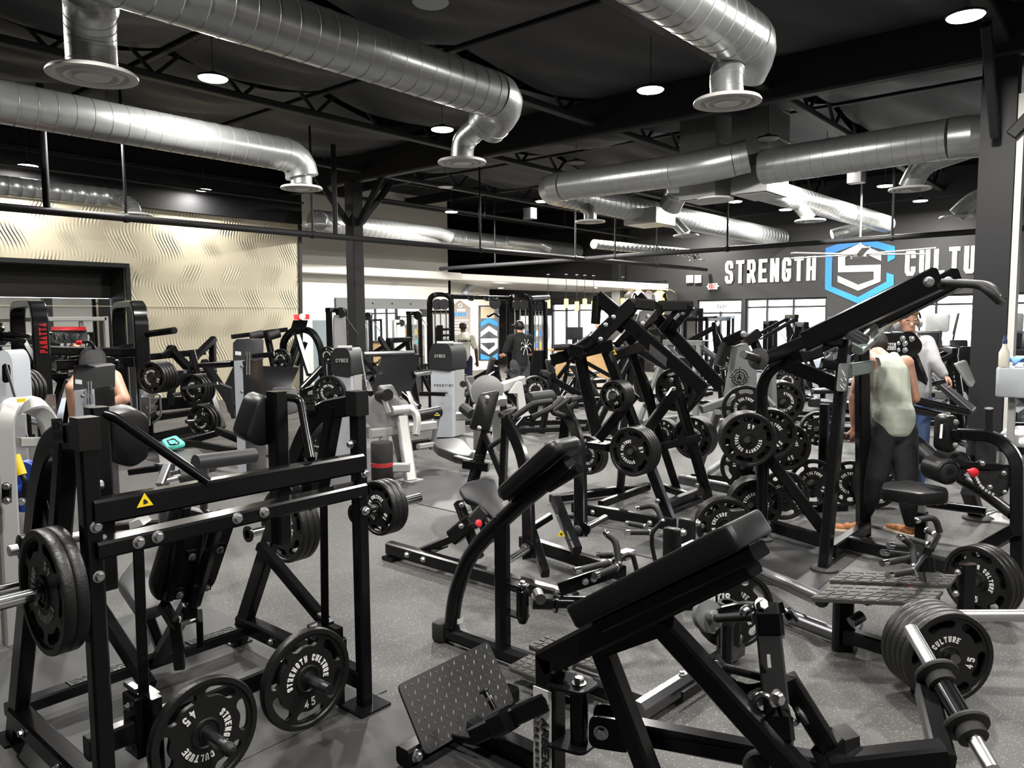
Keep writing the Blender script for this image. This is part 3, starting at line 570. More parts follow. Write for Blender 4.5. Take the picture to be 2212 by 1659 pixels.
# shoulder posts, pads and the angled guard bars welded to the upper beam
for x, pads, gb in ((1.17, [(241, 897), (296, 884), (325, 900), (325, 990), (290, 1014), (241, 1003)], [(216, 893), (245, 900), (450, 1042)]), (1.95, [(556, 868), (572, 855), (607, 868), (604, 958), (560, 968), (529, 950)], [(612, 858), (648, 862), (672, 992)])):
    A.bar('pad_post', (x, 3.07, .85), (x, 3.07, 1.56), .07, .08, side=(1, 0, 0)); A.pad('shoulder_pad', [PY(u, w_, 3.12) for u, w_ in pads], (0, .13, .02), .03)
    A.tube('guard_bar', [PY(gb[0][0], gb[0][1], 3.05), PY(gb[1][0], gb[1][1], 3.03), PY(gb[2][0], gb[2][1], Yp - .04)], .019, fr=.04)
# seat, split backrest and its carriage
A.pad('seat', [PZ(252, 1252, .47), PZ(300, 1318, .47), PZ(347, 1306, .47), PZ(395, 1225, .47), PZ(372, 1188, .47), PZ(300, 1192, .47)], (0, 0, -.07), .06, GREYV)
bn = V((0, -.94, -.33)).normalized()
def bp(u, w_): o = V((1.67, 3.3, .8)); r = ray(u, w_); return EYE + r * ((o - EYE).dot(bn) / r.dot(bn))
for q in ([(385, 1095), (448, 1109), (420, 1295), (340, 1304), (330, 1278)], [(456, 1110), (512, 1124), (462, 1272), (428, 1286)]): A.pad('back_pad', [bp(u, w_) for u, w_ in q], bn * -.07, .035)
A.bar('pad_bar', bp(470, 1100) + bn * .03, bp(412, 1300) + bn * .03, .05, .045); A.bar('pad_bar', bp(395, 1090) + bn * .02, bp(358, 1290) + bn * .02, .04, .04)
for u, w_ in ((410, 1198), (470, 1183), (383, 1280), (440, 1265)): A.pris('pad_bracket', [bp(u - 9, w_ - 9), bp(u + 13, w_ - 13), bp(u + 12, w_ + 6), bp(u - 9, w_ + 9)], bn * .015, SATIN); A.bolt(bp(u, w_) + bn * .02, bn, .013)
c = bp(408, 1330); A.tube('adjuster_rod', [bp(376, 1352), bp(430, 1336)], .014, STEEL, n=14); A.bar('seat_post', bp(410, 1300), V((1.72, 3.9, .12)), .07, .05); A.bar('adjuster_fork', bp(378, 1340), bp(388, 1440), .05, .05); A.bar('adjuster_fork', bp(430, 1330), bp(432, 1385), .03, .09)
for i in range(6): A.bar('ratchet_tooth', bp(390, 1308 + i * 4) + bn * .03, bp(418, 1304 + i * 4) + bn * .03, .012, .012)
A.bar('seat_support', bp(352, 1306), bp(378, 1350), .04, .05); A.bar('seat_support', PZ(290, 1250, .4), V((1.75, 3.9, .14)), .05, .05)
# lever arms, straps and pin blocks
for x, sg in ((1.27, -1), (2.14, 1)):
    A.bar('lever_strap', (x, 3.0, 1.02), (x, 3.02, .3), .04, .012); A.p('pin_block', MB().box((x - .05, 2.98, .16), (x + .05, 3.1, .4), .05)); A.p('pin_block', MB().box((x - .02, 2.9, .04), (x + .02, 2.97, .42), .05))
    for z in (.36, .2): A.bolt((x - .052, 3.04, z), (-1, 0, 0), .012)
    A.bar('lever_arm', (x + .03, 3.62, .68), (x + .06, 3.1, .38), .055, .055); A.tube('lever_shaft', [(x + .03, 3.62, .67), (x + sg * .14, 3.62, .67)], .018, STEEL, n=14)
A.bar('buckle', (2.18, 3.12, .42), (2.18, 3.02, .4), .03, .02, DARKST); A.bar('buckle', (1.25, 3.12, .42), (1.25, 3.02, .42), .03, .02, DARKST)
horn(A, (XL - .04, 2.96, .93), (.62, 2.96, .93), .025); horn(A, (XR + .04, 2.96, .935), (2.72, 2.96, .935), .025)
horn(A, (1.42, 3.0, .24), (1.42, 2.66, .24), .024, DARKST); horn(A, (1.9, 3.0, .285), (1.9, 2.66, .285), .024, DARKST)
A.lat('bar_end_plug', (1.42, 2.665, .24), (0, -1, 0), [(.02, 0), (.026, .006), (.026, .03), (.015, .044), (.001, .048)], GRIP)
horn(A, (XR + .04, 3.95, .655), (2.75, 3.95, .655), .025); horn(A, (.93, 3.95, .66), (.55, 3.95, .66), .025)
stack('45', 2, (.93, 2.96, .93), (-1, 0, 0), 'on the chrome horn outside the press frame nearest the camera', 150)
stack('10', 3, (2.44, 2.96, .935), (-1, 0, 0), 'on the horn outside the second press upright', 60)
stack('45', 1, (1.42, 2.83, .24), (0, -1, 0), 'low on the press, its number turned to the upper edge', 215)
stack('45', 1, (1.9, 2.83, .285), (0, -1, 0), 'low on the press with upright number, beside the floor plate', 3)
stack('45', 3, (2.53, 3.95, .655), (-1, 0, 0), 'inside the rear leg of the press, behind the strap', -75)
stack('45', 2, (.62, 3.52, .80), (-1, 0, 0), 'cut by the picture edge beside the press', 20); horn(A, (1.05, 3.52, .8), (.54, 3.52, .8), .025)

# ================================================================ chest supported row with a tread foot plate (very front)
D = T('row_machine', 'black chest supported row with a long pad and a diamond tread foot plate', 'exercise machine', (2.39, 1.7, 0))
XD = 2.38
def d(x, y, X=XD): return PX(x, y, X)
D.bar('spine_beam', d(1182, 1428), d(1618, 1208), .1, .11, side=(1, 0, 0))
post_top = d(1188, 1415); D.bar('front_post', (XD, post_top.y, 0), (XD, post_top.y, post_top.z), .1, .1, side=(1, 0, 0)); yp = post_top.y
pl = MB(); pa = PX(1176, 1490, XD - .052); zt = pa.z
D.p('name_plate', MB().box((XD - .056, yp - .045, .02), (XD - .051, yp + .045, zt)), mat('white_enamel_plate', (.75, .75, .73), .35))
mb = MB(); write(mb, 'ARSENAL', (XD - .0565, yp + .002, zt - .12), (0, 0, -1), (0, -1, 0), .038, .95, .24, .12, .002); D.p('lettering', mb, RUBBER, ang=0); mb = MB(); write(mb, 'STRENGTH', (XD - .0565, yp + .034, zt - .11), (0, 0, -1), (0, -1, 0), .02, .75, .15, .75, .002); D.p('lettering', mb, RUBBER, ang=0)
def target_logo(mb, c, dx, dy, r, dep=.002):
    c, dx, dy = V(c), V(dx).normalized(), V(dy).normalized(); n = dx.cross(dy)
    for rad in (r, r * .68):
        for q in range(4):
            pl_ = [(rad * math.cos(math.radians(q * 90 + 12 + k * 11)), rad * math.sin(math.radians(q * 90 + 12 + k * 11))) for k in range(7)]; L, Rr = ribbon(pl_, r * .12)
            for i in range(6): mb.prism([c + dx * p.x + dy * p.y for p in (L[i], L[i + 1], Rr[i + 1], Rr[i])], n * dep)
    for q in range(4):
        a = q * math.pi / 2; u = dx * math.cos(a) + dy * math.sin(a); v_ = dx * -math.sin(a) + dy * math.cos(a); mb.prism([c + u * r * .5 + v_ * r * .05, c + u * r * 1.3 + v_ * r * .05, c + u * r * 1.3 - v_ * r * .05, c + u * r * .5 - v_ * r * .05], n * dep)
    write(mb, 'A', c - dx * r * .3 - dy * r * .35, dx, dy, r * .7, .85, .24, 0, dep)
mb = MB(); target_logo(mb, (XD - .0565, yp, zt - .055), (0, 0, -1), (0, -1, 0), .028); D.p('emblem', mb, RUBBER, ang=0)
pb, pt_ = d(1284, 1325), d(1652, 1118); ax = (pt_ - pb).normalized(); nn = V((1, 0, 0)).cross(ax).normalized(); nn = nn if nn.z > 0 else -nn
q0, q1 = d(1286, 1338), d(1640, 1165); hw = .14
pad_pts = [V((XD - hw, 0, 0)) + V((0, q0.y, q0.z)), V((XD - hw, q1.y, q1.z)), V((XD + hw, q1.y, q1.z)), V((XD + hw, q0.y, q0.z))]
D.pad('chest_pad', pad_pts, nn * .09, .03, re=.014); D.bar('pad_frame', q0 - nn * .03 + ax * .05, q1 - nn * .03 - ax * .02, .12, .05, side=(1, 0, 0))
for w_ in ((1338, 1398, 1403, 1662), ):
    D.bar('front_leg', d(1300, 1400), V((XD, d(1400, 1659).y - .1, 0)), .075, .08, side=(1, 0, 0))
D.bar('under_beam', d(1292, 1398), d(1435, 1345), .075, .08, side=(1, 0, 0)); D.bar('rear_leg', d(1432, 1350), V((XD, .72, .34)), .075, .085, side=(1, 0, 0))
D.bar('base_spine', V((XD, 2.36, .05)), V((XD, yp, .05)), .09, .08); D.bar('base_cross', (2.02, 2.33, .05), (2.74, 2.33, .05), .08, .08)
D.bolt((2.06, 2.288, .055), (0, -1, 0), .02); D.bolt((XD + .03, yp - .055, .48), (0, -1, 0), .022)
# foot plate on its adjustable arm
tr = mat('diamond_tread_steel', (.06, .06, .062), .3, .5)
fa, fb, fc, fd = V((2.08, 2.42, .315)), V((2.66, 2.42, .315)), V((2.66, 2.25, .06)), V((2.08, 2.25, .06)); fn = (fb - fa).cross(fd - fa).normalized(); fn = fn if fn.y < 0 else -fn
mb = MB().prism(fillet([fa, fb, fc, fd], .03, 4, True), -fn * .012); fp = D.p('foot_plate', mb, tr)
mb = MB(); ux, uy = (fb - fa).normalized(), (fd - fa).normalized()
for i in range(15):
    for j in range(8):
        c = fa + ux * (.03 + i * .0375) + uy * (.025 + j * .0375); s = 1 if (i + j) % 2 else -1; dd = (ux * .45 * s + uy).normalized(); ee = dd.cross(fn)
        mb.loops([[c - dd * .014], ] * 0 or [[c - dd * .015 + ee * 0, c + ee * .0045, c + dd * .015, c - ee * .0045], [c - dd * .006 + fn * .0035, c + ee * .001 + fn * .0035, c + dd * .006 + fn * .0035, c - ee * .001 + fn * .0035]])
D.p('tread_rib', mb, mat('worn_tread_ribs', (.16, .16, .165), .3, .7), fp, ang=60)
XA = XD - .1
D.bar('foot_arm', d(1186, 1512, XD - .03), d(1025, 1588, XA), .065, .075, side=(1, 0, 0)); D.bar('arm_sleeve', d(1070, 1566, XA), d(1100, 1552, XA), .085, .095, side=(1, 0, 0)); s0 = d(1068, 1532, XA); s1 = d(1047, 1494, XA); D.bar('plate_bracket', d(1035, 1600, XA), V((XD - .12, 2.3, .06)), .05, .03)
D.tube('pull_pin', [s0, s1], .012); D.lat('pin_knob', s1, s1 - s0, [(.012, -.004), (.024, 0), (.024, .008), (.01, .012)], SATIN); D.lat('pin_nut', (s0 + s1) / 2, s1 - s0, [(.017, 0), (.017, .014)], STEEL, n=6)
# universal joint and loading lever
J = V((XD + .02, yp - .13, .30))
D.pris('hinge_plate', fillet([J + V((-.1, .1, .115)), J + V((.06, .1, .115)), J + V((.06, -.06, .115)), J + V((-.06, -.06, .115))], .03, 4, True), (0, 0, .012)); D.pris('hinge_plate', fillet([J + V((-.1, .1, -.13)), J + V((.06, .1, -.13)), J + V((.06, -.06, -.13)), J + V((-.06, -.06, -.13))], .03, 4, True), (0, 0, .012))
D.bolt(J + V((0, 0, .128)), (0, 0, 1), .022); D.lat('hinge_barrel', J + V((0, 0, -.12)), (0, 0, 1), [(.036, 0), (.036, .235)])
lv = V((-.41 * -1, -.91, 0)); lv = V((.40, -.915, 0)).normalized(); sd = V((lv.y, -lv.x, 0)); K = J + lv * .1 + V((0, 0, -.03))
for s in (-1, 1):
    o = K + sd * s * .045; D.pris('fork_plate', fillet([o - lv * .05 + V((0, 0, .06)), o + lv * .12 + V((0, 0, .06)), o + lv * .12 - V((0, 0, .07)), o - lv * .05 - V((0, 0, .07))], .04, 5, True), sd * s * .012)
D.bolt(K + sd * -.06 if (sd.x > 0) else K + sd * .06, sd if sd.x < 0 else -sd, .022)
Lend = K + lv * .86 + V((0, 0, -.04)); lever = D.bar('lever_beam', K + lv * .05, Lend, .075, .085); D.pris('lever_plate', [K + lv * .2 + V((0, 0, -.04)) + (sd if sd.x < 0 else -sd) * .04, K + lv * .5 + V((0, 0, -.045)) + (sd if sd.x < 0 else -sd) * .04, K + lv * .5 + V((0, 0, .0)) + (sd if sd.x < 0 else -sd) * .04, K + lv * .2 + V((0, 0, .005)) + (sd if sd.x < 0 else -sd) * .04], (sd if sd.x < 0 else -sd) * .006, par=lever)
# handle mast of the front row machine, its two stirrup handles, and the loading bar
m0, m1 = AT(1691, 1664, 2.5), AT(1655, 1318, 2.72); md = (m1 - m0).normalized(); ms = V((.91, .41, 0)).normalized()
mast = D.bar('handle_mast', m0, m1 + md * .02, .085, .085, mat('scuffed_lit_black_steel', (.07, .07, .072), .3, .6, bump=(30, .2)), side=ms, ch=.08)  # scuffed black steel, its colour lightened so the mast looks lit
D.bar('mast_brace', AT(1698, 1465, 2.62), AT(1790, 1612, 2.6), .06, .07, side=ms); D.pris('mast_gusset', [AT(1700, 1330, 2.72), AT(1690, 1300, 2.72), AT(1640, 1318, 2.72), AT(1650, 1350, 2.72)], ms * .012)
for x, y, dp in ((1662, 1354, 2.70), (1682, 1574, 2.55)):
    c = AT(x, y, dp); sl = D.bar('mast_sleeve', c - md * .035, c + md * .035, .11, .095, side=ms)
    k = AT(x + 48, y - 26, dp - .02); D.tube('pull_pin', [c + (k - c) * .25, k], .015, par=sl); D.lat('pin_knob', k, k - c, [(.012, -.004), (.032, 0), (.03, .01), (.014, .014)], SATIN, sl); D.lat('pin_nut', c + (k - c) * .6, k - c, [(.02, 0), (.02, .014)], STEEL, sl, 6)
D.pris('spec_label', [AT(1656, 1414, 2.58), AT(1663, 1414, 2.58), AT(1666, 1442, 2.58), AT(1658, 1442, 2.58)], ms * -.002, WHITEL); D.pris('spec_label', [AT(1702, 1520, 2.52), AT(1710, 1528, 2.52), AT(1722, 1556, 2.52), AT(1712, 1550, 2.52)], ms * -.002, mat('white_enamel_plate'))
# upper handle: side link plates, grip and the grey bumper wheel
D.tube('handle_grip', [AT(1550, 1336, 2.86), AT(1634, 1332, 2.74)], .017, GRIP); D.arc('handle_yoke', [AT(1548, 1340, 2.88), AT(1556, 1318, 2.88), AT(1600, 1308, 2.84), AT(1640, 1312, 2.76)], .03, .03, .03); D.lat('bumper_wheel', AT(1528, 1330, 2.93), AT(1548, 1330, 2.87) - AT(1528, 1330, 2.93), [(.02, -.02), (.06, -.015), (.064, 0), (.06, .015), (.02, .02)], GREYP); D.lat('handle_shaft', AT(1532, 1330, 2.92), AT(1550, 1331, 2.86) - AT(1532, 1330, 2.92), [(.022, 0), (.022, .06)], STEEL, n=16)
D.bolt(AT(1611, 1322, 2.78), V((-.6, -.8, 0)), .02); D.bolt(AT(1636, 1331, 2.72), V((-.6, -.8, 0)), .018); D.bolt(AT(1645, 1308, 2.7), V((-.6, -.6, .5)), .02)
# lower stirrup handle hanging from a shackle
S = [AT(1542, 1440, 2.72), AT(1575, 1480, 2.7), AT(1620, 1495, 2.66), AT(1655, 1488, 2.62), AT(1662, 1470, 2.62), AT(1648, 1456, 2.64)]
D.arc('stirrup_strap', [AT(1560, 1425, 2.74)] + S, .008, .05, .04); D.tube('handle_grip', [AT(1556, 1440, 2.74), AT(1650, 1464, 2.63)], .015, GRIP); D.bolt(AT(1544, 1442, 2.7), V((-.6, -.8, 0)), .02)
h = AT(1630, 1494, 2.62); D.lat('shackle_nut', h, AT(1650, 1530, 2.58) - h, [(.03, 0), (.03, .008), (.024, .01), (.024, .045)], STEEL, n=6)
c = AT(1648, 1528, 2.57); D.p('shackle_ring', MB().tube([c + V((0, 0, 1)) * .045 * math.cos(a) + V((.3, -.95, 0)) * .03 * math.sin(a) for a in (k * math.pi / 8 for k in range(16))], .011, 10, closed=True), STEEL); D.bolt(AT(1675, 1508, 2.52), V((-.3, -.9, .1)), .022); D.bar('shackle_tab', AT(1640, 1540, 2.6), AT(1662, 1580, 2.56), .012, .04); D.bar('shackle_tab', AT(1678, 1520, 2.55), AT(1690, 1570, 2.53), .012, .04)
# front cross bar, riser and the bar with its sleeves
e0, e1, e2 = AT(1790, 1655, 2.56), AT(2040, 1628, 2.5), AT(2000, 1492, 2.78)
D.pris('corner_bracket', [AT(1795, 1570, 2.62), AT(1825, 1600, 2.56), AT(1830, 1680, 2.5), AT(1770, 1660, 2.56), AT(1750, 1620, 2.6)], V((.06, -.03, 0))); D.bar('bar_support', e0, e1, .075, .08); D.bar('bar_riser', e1 + V((0, 0, -.03)), e2, .07, .075); D.lat('base_wheel', AT(1640, 1655, 2.55), ms, [(.02, -.02), (.05, -.018), (.055, 0), (.05, .018), (.02, .02)], RUBBER)
b0, b1 = AT(1966, 1358, 2.95), AT(2142, 1662, 2.45); bd = (b1 - b0).normalized(); BL = (b1 - b0).length
def along(s): return b0 + (b1 - b0) * s
D.tube('loading_sleeve', [along(0), along(.4)], .026, STEEL, n=20); D.tube('loading_sleeve', [along(.75), along(1)], .026, STEEL, n=20); D.tube('bar_tube', [along(.38), along(.76)], .037, n=20)
for s in (.38, .74): D.lat('sleeve_flange', along(s) - bd * .02, bd, [(.04, 0), (.075, .004), (.078, .012), (.075, .02), (.05, .026), (.05, .06), (.035, .064)], RUBBER)

# ================================================================ curved tube chest pad row (centre)
def rowmachine(name, label, X, Yb, loc): return T(name, label, 'exercise machine', loc)
C = T('row_machine', 'curved tube row with chest pad and foot treads standing behind the front row', 'exercise machine', (3.04, 2.6, 0))
XC = 3.04
def c_(x, y, X=XC): return PX(x, y, X)
f0 = c_(968, 1372); C.p('base_tube', MB().sweep([(XC, 3.12, .06), (XC, 1.74, .06)], .075, .09, (1, 0, 0), .3)); C.pad('end_foot', [(XC - .06, 3.08, 0), (XC + .06, 3.08, 0), (XC + .06, 3.17, 0), (XC - .06, 3.17, 0)], (0, 0, .12), .03, RUBBER)
cu = [V((XC, 3.05, .1)), c_(982, 1290), c_(1010, 1205), c_(1062, 1145), c_(1130, 1082), c_(1232, 1000)]
C.p('curved_tube', MB().tube(fillet(cu, .3, 6), .045, 18)); C.bar('centre_post', (XC, 2.655, .08), (XC, 2.655, .82), .085, .085, ch=.3)
u = (cu[-1] - cu[-2]).normalized(); nn = V((1, 0, 0)).cross(u).normalized(); nn = nn if nn.z > 0 else -nn
g0, g1 = c_(1112, 1100) + nn * .05, c_(1232, 1000) + nn * .05
C.pad('chest_pad', [g0 + V((-.1, 0, 0)), g1 + V((-.13, 0, 0)) + u * .06, g1 + V((.13, 0, 0)) + u * .06, g0 + V((.1, 0, 0))], nn * .075, .07, re=.03); C.tube('pad_tube_end', [c_(1180, 1045) - nn * .02, c_(1240, 1015) - nn * .01 + u * .03], .03)
C.pris('serial_sticker', [c_(988, 1338, XC - .046), c_(1000, 1334, XC - .046), c_(1000, 1345, XC - .046), c_(988, 1349, XC - .046)], (-.002, 0, 0), WHITEL)
J = V((XC + .02, 2.53, .37))
C.bar('hinge_plate', J + V((0, .12, .085)), J + V((0, -.02, .085)), .07, .012); C.bar('hinge_plate', J + V((0, .12, -.085)), J + V((0, -.02, -.085)), .07, .012); C.lat('hinge_barrel', J + V((0, 0, -.09)), (0, 0, 1), [(.02, -.03), (.034, 0), (.034, .15), (.025, .16), (.025, .175), (.036, .18)]); C.bolt(J + V((0, 0, .092)), (0, 0, 1), .016)
arm_end = V((3.78, 1.86, .3)); ad = (arm_end - J).normalized(); sd = V((ad.y, -ad.x, 0)).normalized()
C.lat('hinge_roller', J + ad * .09 - sd * .05 + V((0, 0, .03)), sd, [(.03, 0), (.03, .1)], DARKST); C.bar('hinge_fork', J + ad * .05, J + ad * .16, .09, .06); C.lat('arm_flange', J + ad * .17, ad, [(.02, 0), (.06, .002), (.06, .016), (.02, .018)]); C.tube('lever_arm', [J + ad * .15, arm_end], .035, n=18)
hb = c_(1180, 1288, 3.2); he = AT(1330, 1232, 4.1); C.bar('handle_bracket', J + ad * .2 + V((0, 0, .07)), he, .02, .075); 
for s in (.45, .6): p = (J + ad * .2 + V((0, 0, .07))) * (1 - s) + he * s; C.bolt(p + sd * -.014 if sd.x > 0 else p + sd * .014, sd if sd.x < 0 else -sd, .014)
def grips(t, P, dd, tag_=''):
    """cluster of straight and curved foam grips around pixel offsets"""
    for a, b in P['straight']:
        a, b = AT(*a), AT(*b); g = t.tube('hand_grip', [a + (b - a) * .16, b], .0175, GRIP, n=14); t.tube('grip_end_cap', [a, a + (b - a) * .16], .0185, CHROME, par=g, n=14); t.lat('grip_ring', b, b - a, [(.0195, -.006), (.0195, .006)], STEEL, g, 14)
    for L in P['curved']:
        q = fillet([AT(*k) for k in L], .08, 6); g = t.tube('curved_grip', q, .0185, GRIP, n=14); t.lat('grip_end_cap', q[0], q[0] - q[1], [(.0195, -.015), (.0195, 0), (.015, .012)], CHROME, g, 14); t.lat('grip_ring', q[-1], q[-1] - q[-2], [(.0195, -.006), (.0195, .006)], STEEL, g, 14)
    for L in P['stem']: t.tube('handle_stem', [AT(*k) for k in L], .014, SATIN, .03)
grips(C, dict(straight=[((1240, 1234, 3.95), (1316, 1216, 4.1)), ((1284, 1244, 3.9), (1330, 1226, 4.05)), ((1290, 1200, 4.25), (1330, 1200, 4.2))], curved=[[(1308, 1152, 4.15), (1330, 1168, 4.12), (1336, 1216, 4.08)]], stem=[[(1330, 1226, 4.08), (1345, 1202, 4.1), (1366, 1196, 4.1), (1376, 1236, 4.1)], [(1318, 1214, 4.1), (1350, 1196, 4.2)]]), None)
C.p('handle_block', MB().box(AT(1352, 1198, 4.2) - V((.05, .03, .02)), AT(1352, 1198, 4.2) + V((.05, .03, .02))), STEEL)
def treadplate(t, pts, th, name='foot_tread', rows=4, logo=None):
    pts = [V(p) for p in pts]; o = t.p(name, MB().prism(fillet(pts, .035, 4, True), (0, 0, th)), TREAD); mb = MB(); a, b, c, d_ = pts
    for i in range(9):
        for j in range(rows):
            if logo and 3 <= i <= 5 and j in (1, 2): continue
            s0, s1, t0, t1 = (i + .12) / 9, (i + .88) / 9, (j + .12) / rows, (j + .88) / rows; sk = .03 * (1 if j < rows / 2 else -1)
            f = lambda s, t_: a + (b - a) * min(.98, max(.02, s)) + (d_ - a) * t_ + V((0, 0, th)); q = [f(s0, t0), f(s1, t0), f(s1 + sk, t1), f(s0 + sk, t1)]; mb.prism(q, (0, 0, .004))
    t.p('tread_rib', mb, TREAD, o)
    if logo: lg = MB(); write(lg, logo, a + (b - a) * .36 + (d_ - a) * .3 + V((0, 0, th)), (b - a), (d_ - a), .05, .5, .18, .15, .004); t.p('lettering', lg, SATIN, o, ang=0)
treadplate(C, [(2.82, 2.44, .1), (2.82, 2.02, .1), (3.0, 2.02, .1), (3.0, 2.44, .1)], .02, logo='ATL'); treadplate(C, [(3.08, 2.52, .1), (3.08, 2.05, .1), (3.26, 2.05, .1), (3.26, 2.52, .1)], .02)
C.bar('tread_bracket', (2.86, 2.25, .085), (3.22, 2.25, .085), .06, .03); C.bar('base_cross_tube', (2.95, 1.75, .06), (3.9, 1.68, .06), .085, .1, DARKST, ch=.3)
C.pris('cross_tube_plate', [(3.2, 1.66, .04), (3.45, 1.64, .04), (3.45, 1.64, .09), (3.2, 1.66, .09)], (0, -.012, 0)); C.bolt((3.32, 1.72, .112), (0, 0, 1), .012)
C.bar('plate_post', (3.82, 1.7, .05), (3.82, 1.7, .66), .13, .06, side=(.8, -.6, 0), ch=.3)
mb = MB(); pp = AT(1522, 1300, 4.05); write(mb, 'ANTIS', pp, V((.66, -.75, .0)), (0, 0, 1), .045, .55, .2, .14, .004); C.p('lettering', mb, WHITEL, ang=0)
C.bar('stub_post', (3.62, 1.62, .04), (3.62, 1.62, .42), .06, .06, ch=.3); C.lat('bumper_foot', (3.62, 1.62, .42), (0, 0, -1), [(.05, 0), (.06, .03), (.06, .07), (.035, .12)], GREYD); horn(C, (3.83, 1.72, .24), (4.0, 1.93, .24), .022, DARKST)
stack('45', 1, AT(1585, 1316, 4.22), (-.68, -.73, 0), 'at the white lettered post under the long front pad', 55)
# its neighbour: same machine one place further, only handles, bumper posts and plates show
C2 = T('row_machine', 'row machine with foam grips and two bumper posts behind the long front pad', 'exercise machine', (5.0, 2.4, 0))
grips(C2, dict(straight=[((1350, 1150, 4.75), (1400, 1150, 4.85)), ((1354, 1130, 5.1), (1395, 1138, 4.95))], curved=[[(1378, 1098, 5.0), (1416, 1090, 4.95), (1430, 1125, 4.9)]], stem=[[(1430, 1126, 4.9), (1408, 1150, 4.9), (1408, 1180, 4.9), (1418, 1225, 4.9)]]), None)
for x, y, dp in ((1452, 1140, 4.95), (1484, 1120, 5.3)): p = AT(x, y, dp); C2.pad('bumper_post', [V((p.x - .035, p.y - .06, 0)), V((p.x + .035, p.y - .06, 0)), V((p.x + .035, p.y + .06, 0)), V((p.x - .035, p.y + .06, 0))], (0, 0, p.z), .03, SATIN); C2.bolt(AT(x + 22, y + 10, dp - .05), (0, -1, 0), .02)
C2.bar('lever_arm', AT(1455, 1195, 5.0), AT(1500, 1175, 5.1), .05, .05, STEEL); C2.bar('base_tube', (4.6, 2.55, .06), (5.7, 2.3, .06), .08, .09); p = AT(1585, 1100, 5.75); C2.pad('bumper_post', [V((p.x - .07, p.y - .02, .02)), V((p.x + .05, p.y - .08, .02)), V((p.x + .08, p.y - .02, .02)), V((p.x - .04, p.y + .04, .02))], (0, 0, .42), .02, SATIN); C2.bolt(AT(1579, 1138, 5.65), (-.7, -.7, 0), .016); horn(C2, (5.62, 2.45, .235), (5.9, 2.3, .235), .022, DARKST)
stack('45', 3, AT(1566, 1136, 6.0), (-.8, -.6, 0), 'standing low behind the top end of the long front pad', 100)

# ================================================================ row machine with two foot boards (beside the barbell)
E_ = T('row_machine', 'row machine with two long tread foot boards and a cluster of foam grips', 'exercise machine', (4.6, 1.1, 0))
def boards(a, b, c, d_): treadplate(E_, [PZ(*q, .38) for q in (a, b, c, d_)], .02, 'foot_board')
boards((1748, 1300), (2010, 1312), (2040, 1280), (1800, 1270)); boards((1788, 1262), (2050, 1272), (2068, 1248), (1820, 1240))
E_.bar('board_post', (4.38, 1.27, .0), (4.38, 1.27, .36), .12, .06, side=(.75, -.65, 0), ch=.3); E_.bar('board_beam', (4.3, 1.2, .35), (4.75, 1.0, .35), .2, .04)
E_.tube('base_rail', [PZ(1560, 1270, .06), PZ(1700, 1330, .06), PZ(1810, 1372, .06)], .045, DARKST); E_.tube('base_rail', [PZ(1610, 1222, .08), PZ(1700, 1262, .15), PZ(1775, 1296, .26)], .045, DARKST); E_.bar('base_beam', PZ(1840, 1375, .1), PZ(1960, 1412, .1), .07, .08); E_.bar('base_beam', PZ(1850, 1340, .1), PZ(1835, 1380, .1), .07, .08); E_.tube('pivot_tube', [PZ(1838, 1345, .22), PZ(1862, 1330, .25)], .03, DARKST)
q0, q1 = AT(2008, 1290, 4.25), AT(1988, 1192, 4.3); E_.bar('mast', q0, q1, .06, .05, DARKST); E_.bar('mast_socket', q0 - V((0, 0, .06)), q0 + V((0, 0, .05)), .1, .09); E_.bar('mast_clamp', AT(2000, 1236, 4.26), AT(1997, 1205, 4.28), .085, .07); E_.bar('mast_head', AT(1990, 1196, 4.3), AT(1996, 1180, 4.3), .09, .06)
a, b = AT(1978, 1279, 4.2), AT(2004, 1281, 4.22); E_.tube('pop_pin', [a, b], .012); E_.lat('red_knob', a, a - b, [(.01, 0), (.02, .004), (.016, .018), (.026, .026), (.026, .04), (.001, .042)], RED, label='red pull knob')
grips(E_, dict(straight=[((1918, 1178, 4.35), (1986, 1184, 4.4)), ((1906, 1193, 4.2), (1966, 1200, 4.3)), ((1905, 1217, 4.05), (1966, 1206, 4.2)), ((1917, 1243, 3.95), (1970, 1234, 4.05)), ((2000, 1144, 4.6), (2018, 1154, 4.55)), ((1958, 1162, 4.5), (2004, 1176, 4.4))], curved=[[(1980, 1124, 4.5), (2020, 1116, 4.5), (2030, 1152, 4.5)], [(1944, 1160, 4.2), (1972, 1178, 4.2), (1974, 1222, 4.15)]], stem=[[(1970, 1236, 4.05), (2002, 1194, 4.3), (2028, 1156, 4.5)], [(2012, 1188, 4.35), (2028, 1156, 4.5)]]), None)
p = AT(2088, 1260, 4.6); E_.bar('bumper_post', V((p.x, p.y, .03)), V((p.x, p.y, p.z + .12)), .12, .05, side=(.8, -.6, 0), ch=.4); E_.bolt(AT(2068, 1236, 4.55), (-.7, -.7, 0), .014); E_.bolt(AT(2064, 1282, 4.55), (-.7, -.7, 0), .014)
E_.tube('loading_arm', [PZ(1990, 1330, .28), PZ(2300, 1330, .3)], .032, STEEL, n=18); horn(E_, AT(1990, 1390, 4.0), AT(2064, 1424, 3.56), .022, DARKST); horn(E_, AT(2140, 1252, 5.0), AT(2100, 1262, 4.65), .02, DARKST)
E_.lat('stand_foot', PZ(2010, 1506), (0, 0, 1), [(.09, 0), (.09, .02), (.04, .03), (.03, .08)], SATIN); E_.bar('rear_beam', PZ(1960, 1412, .1), PZ(2030, 1440, .1), .07, .08)
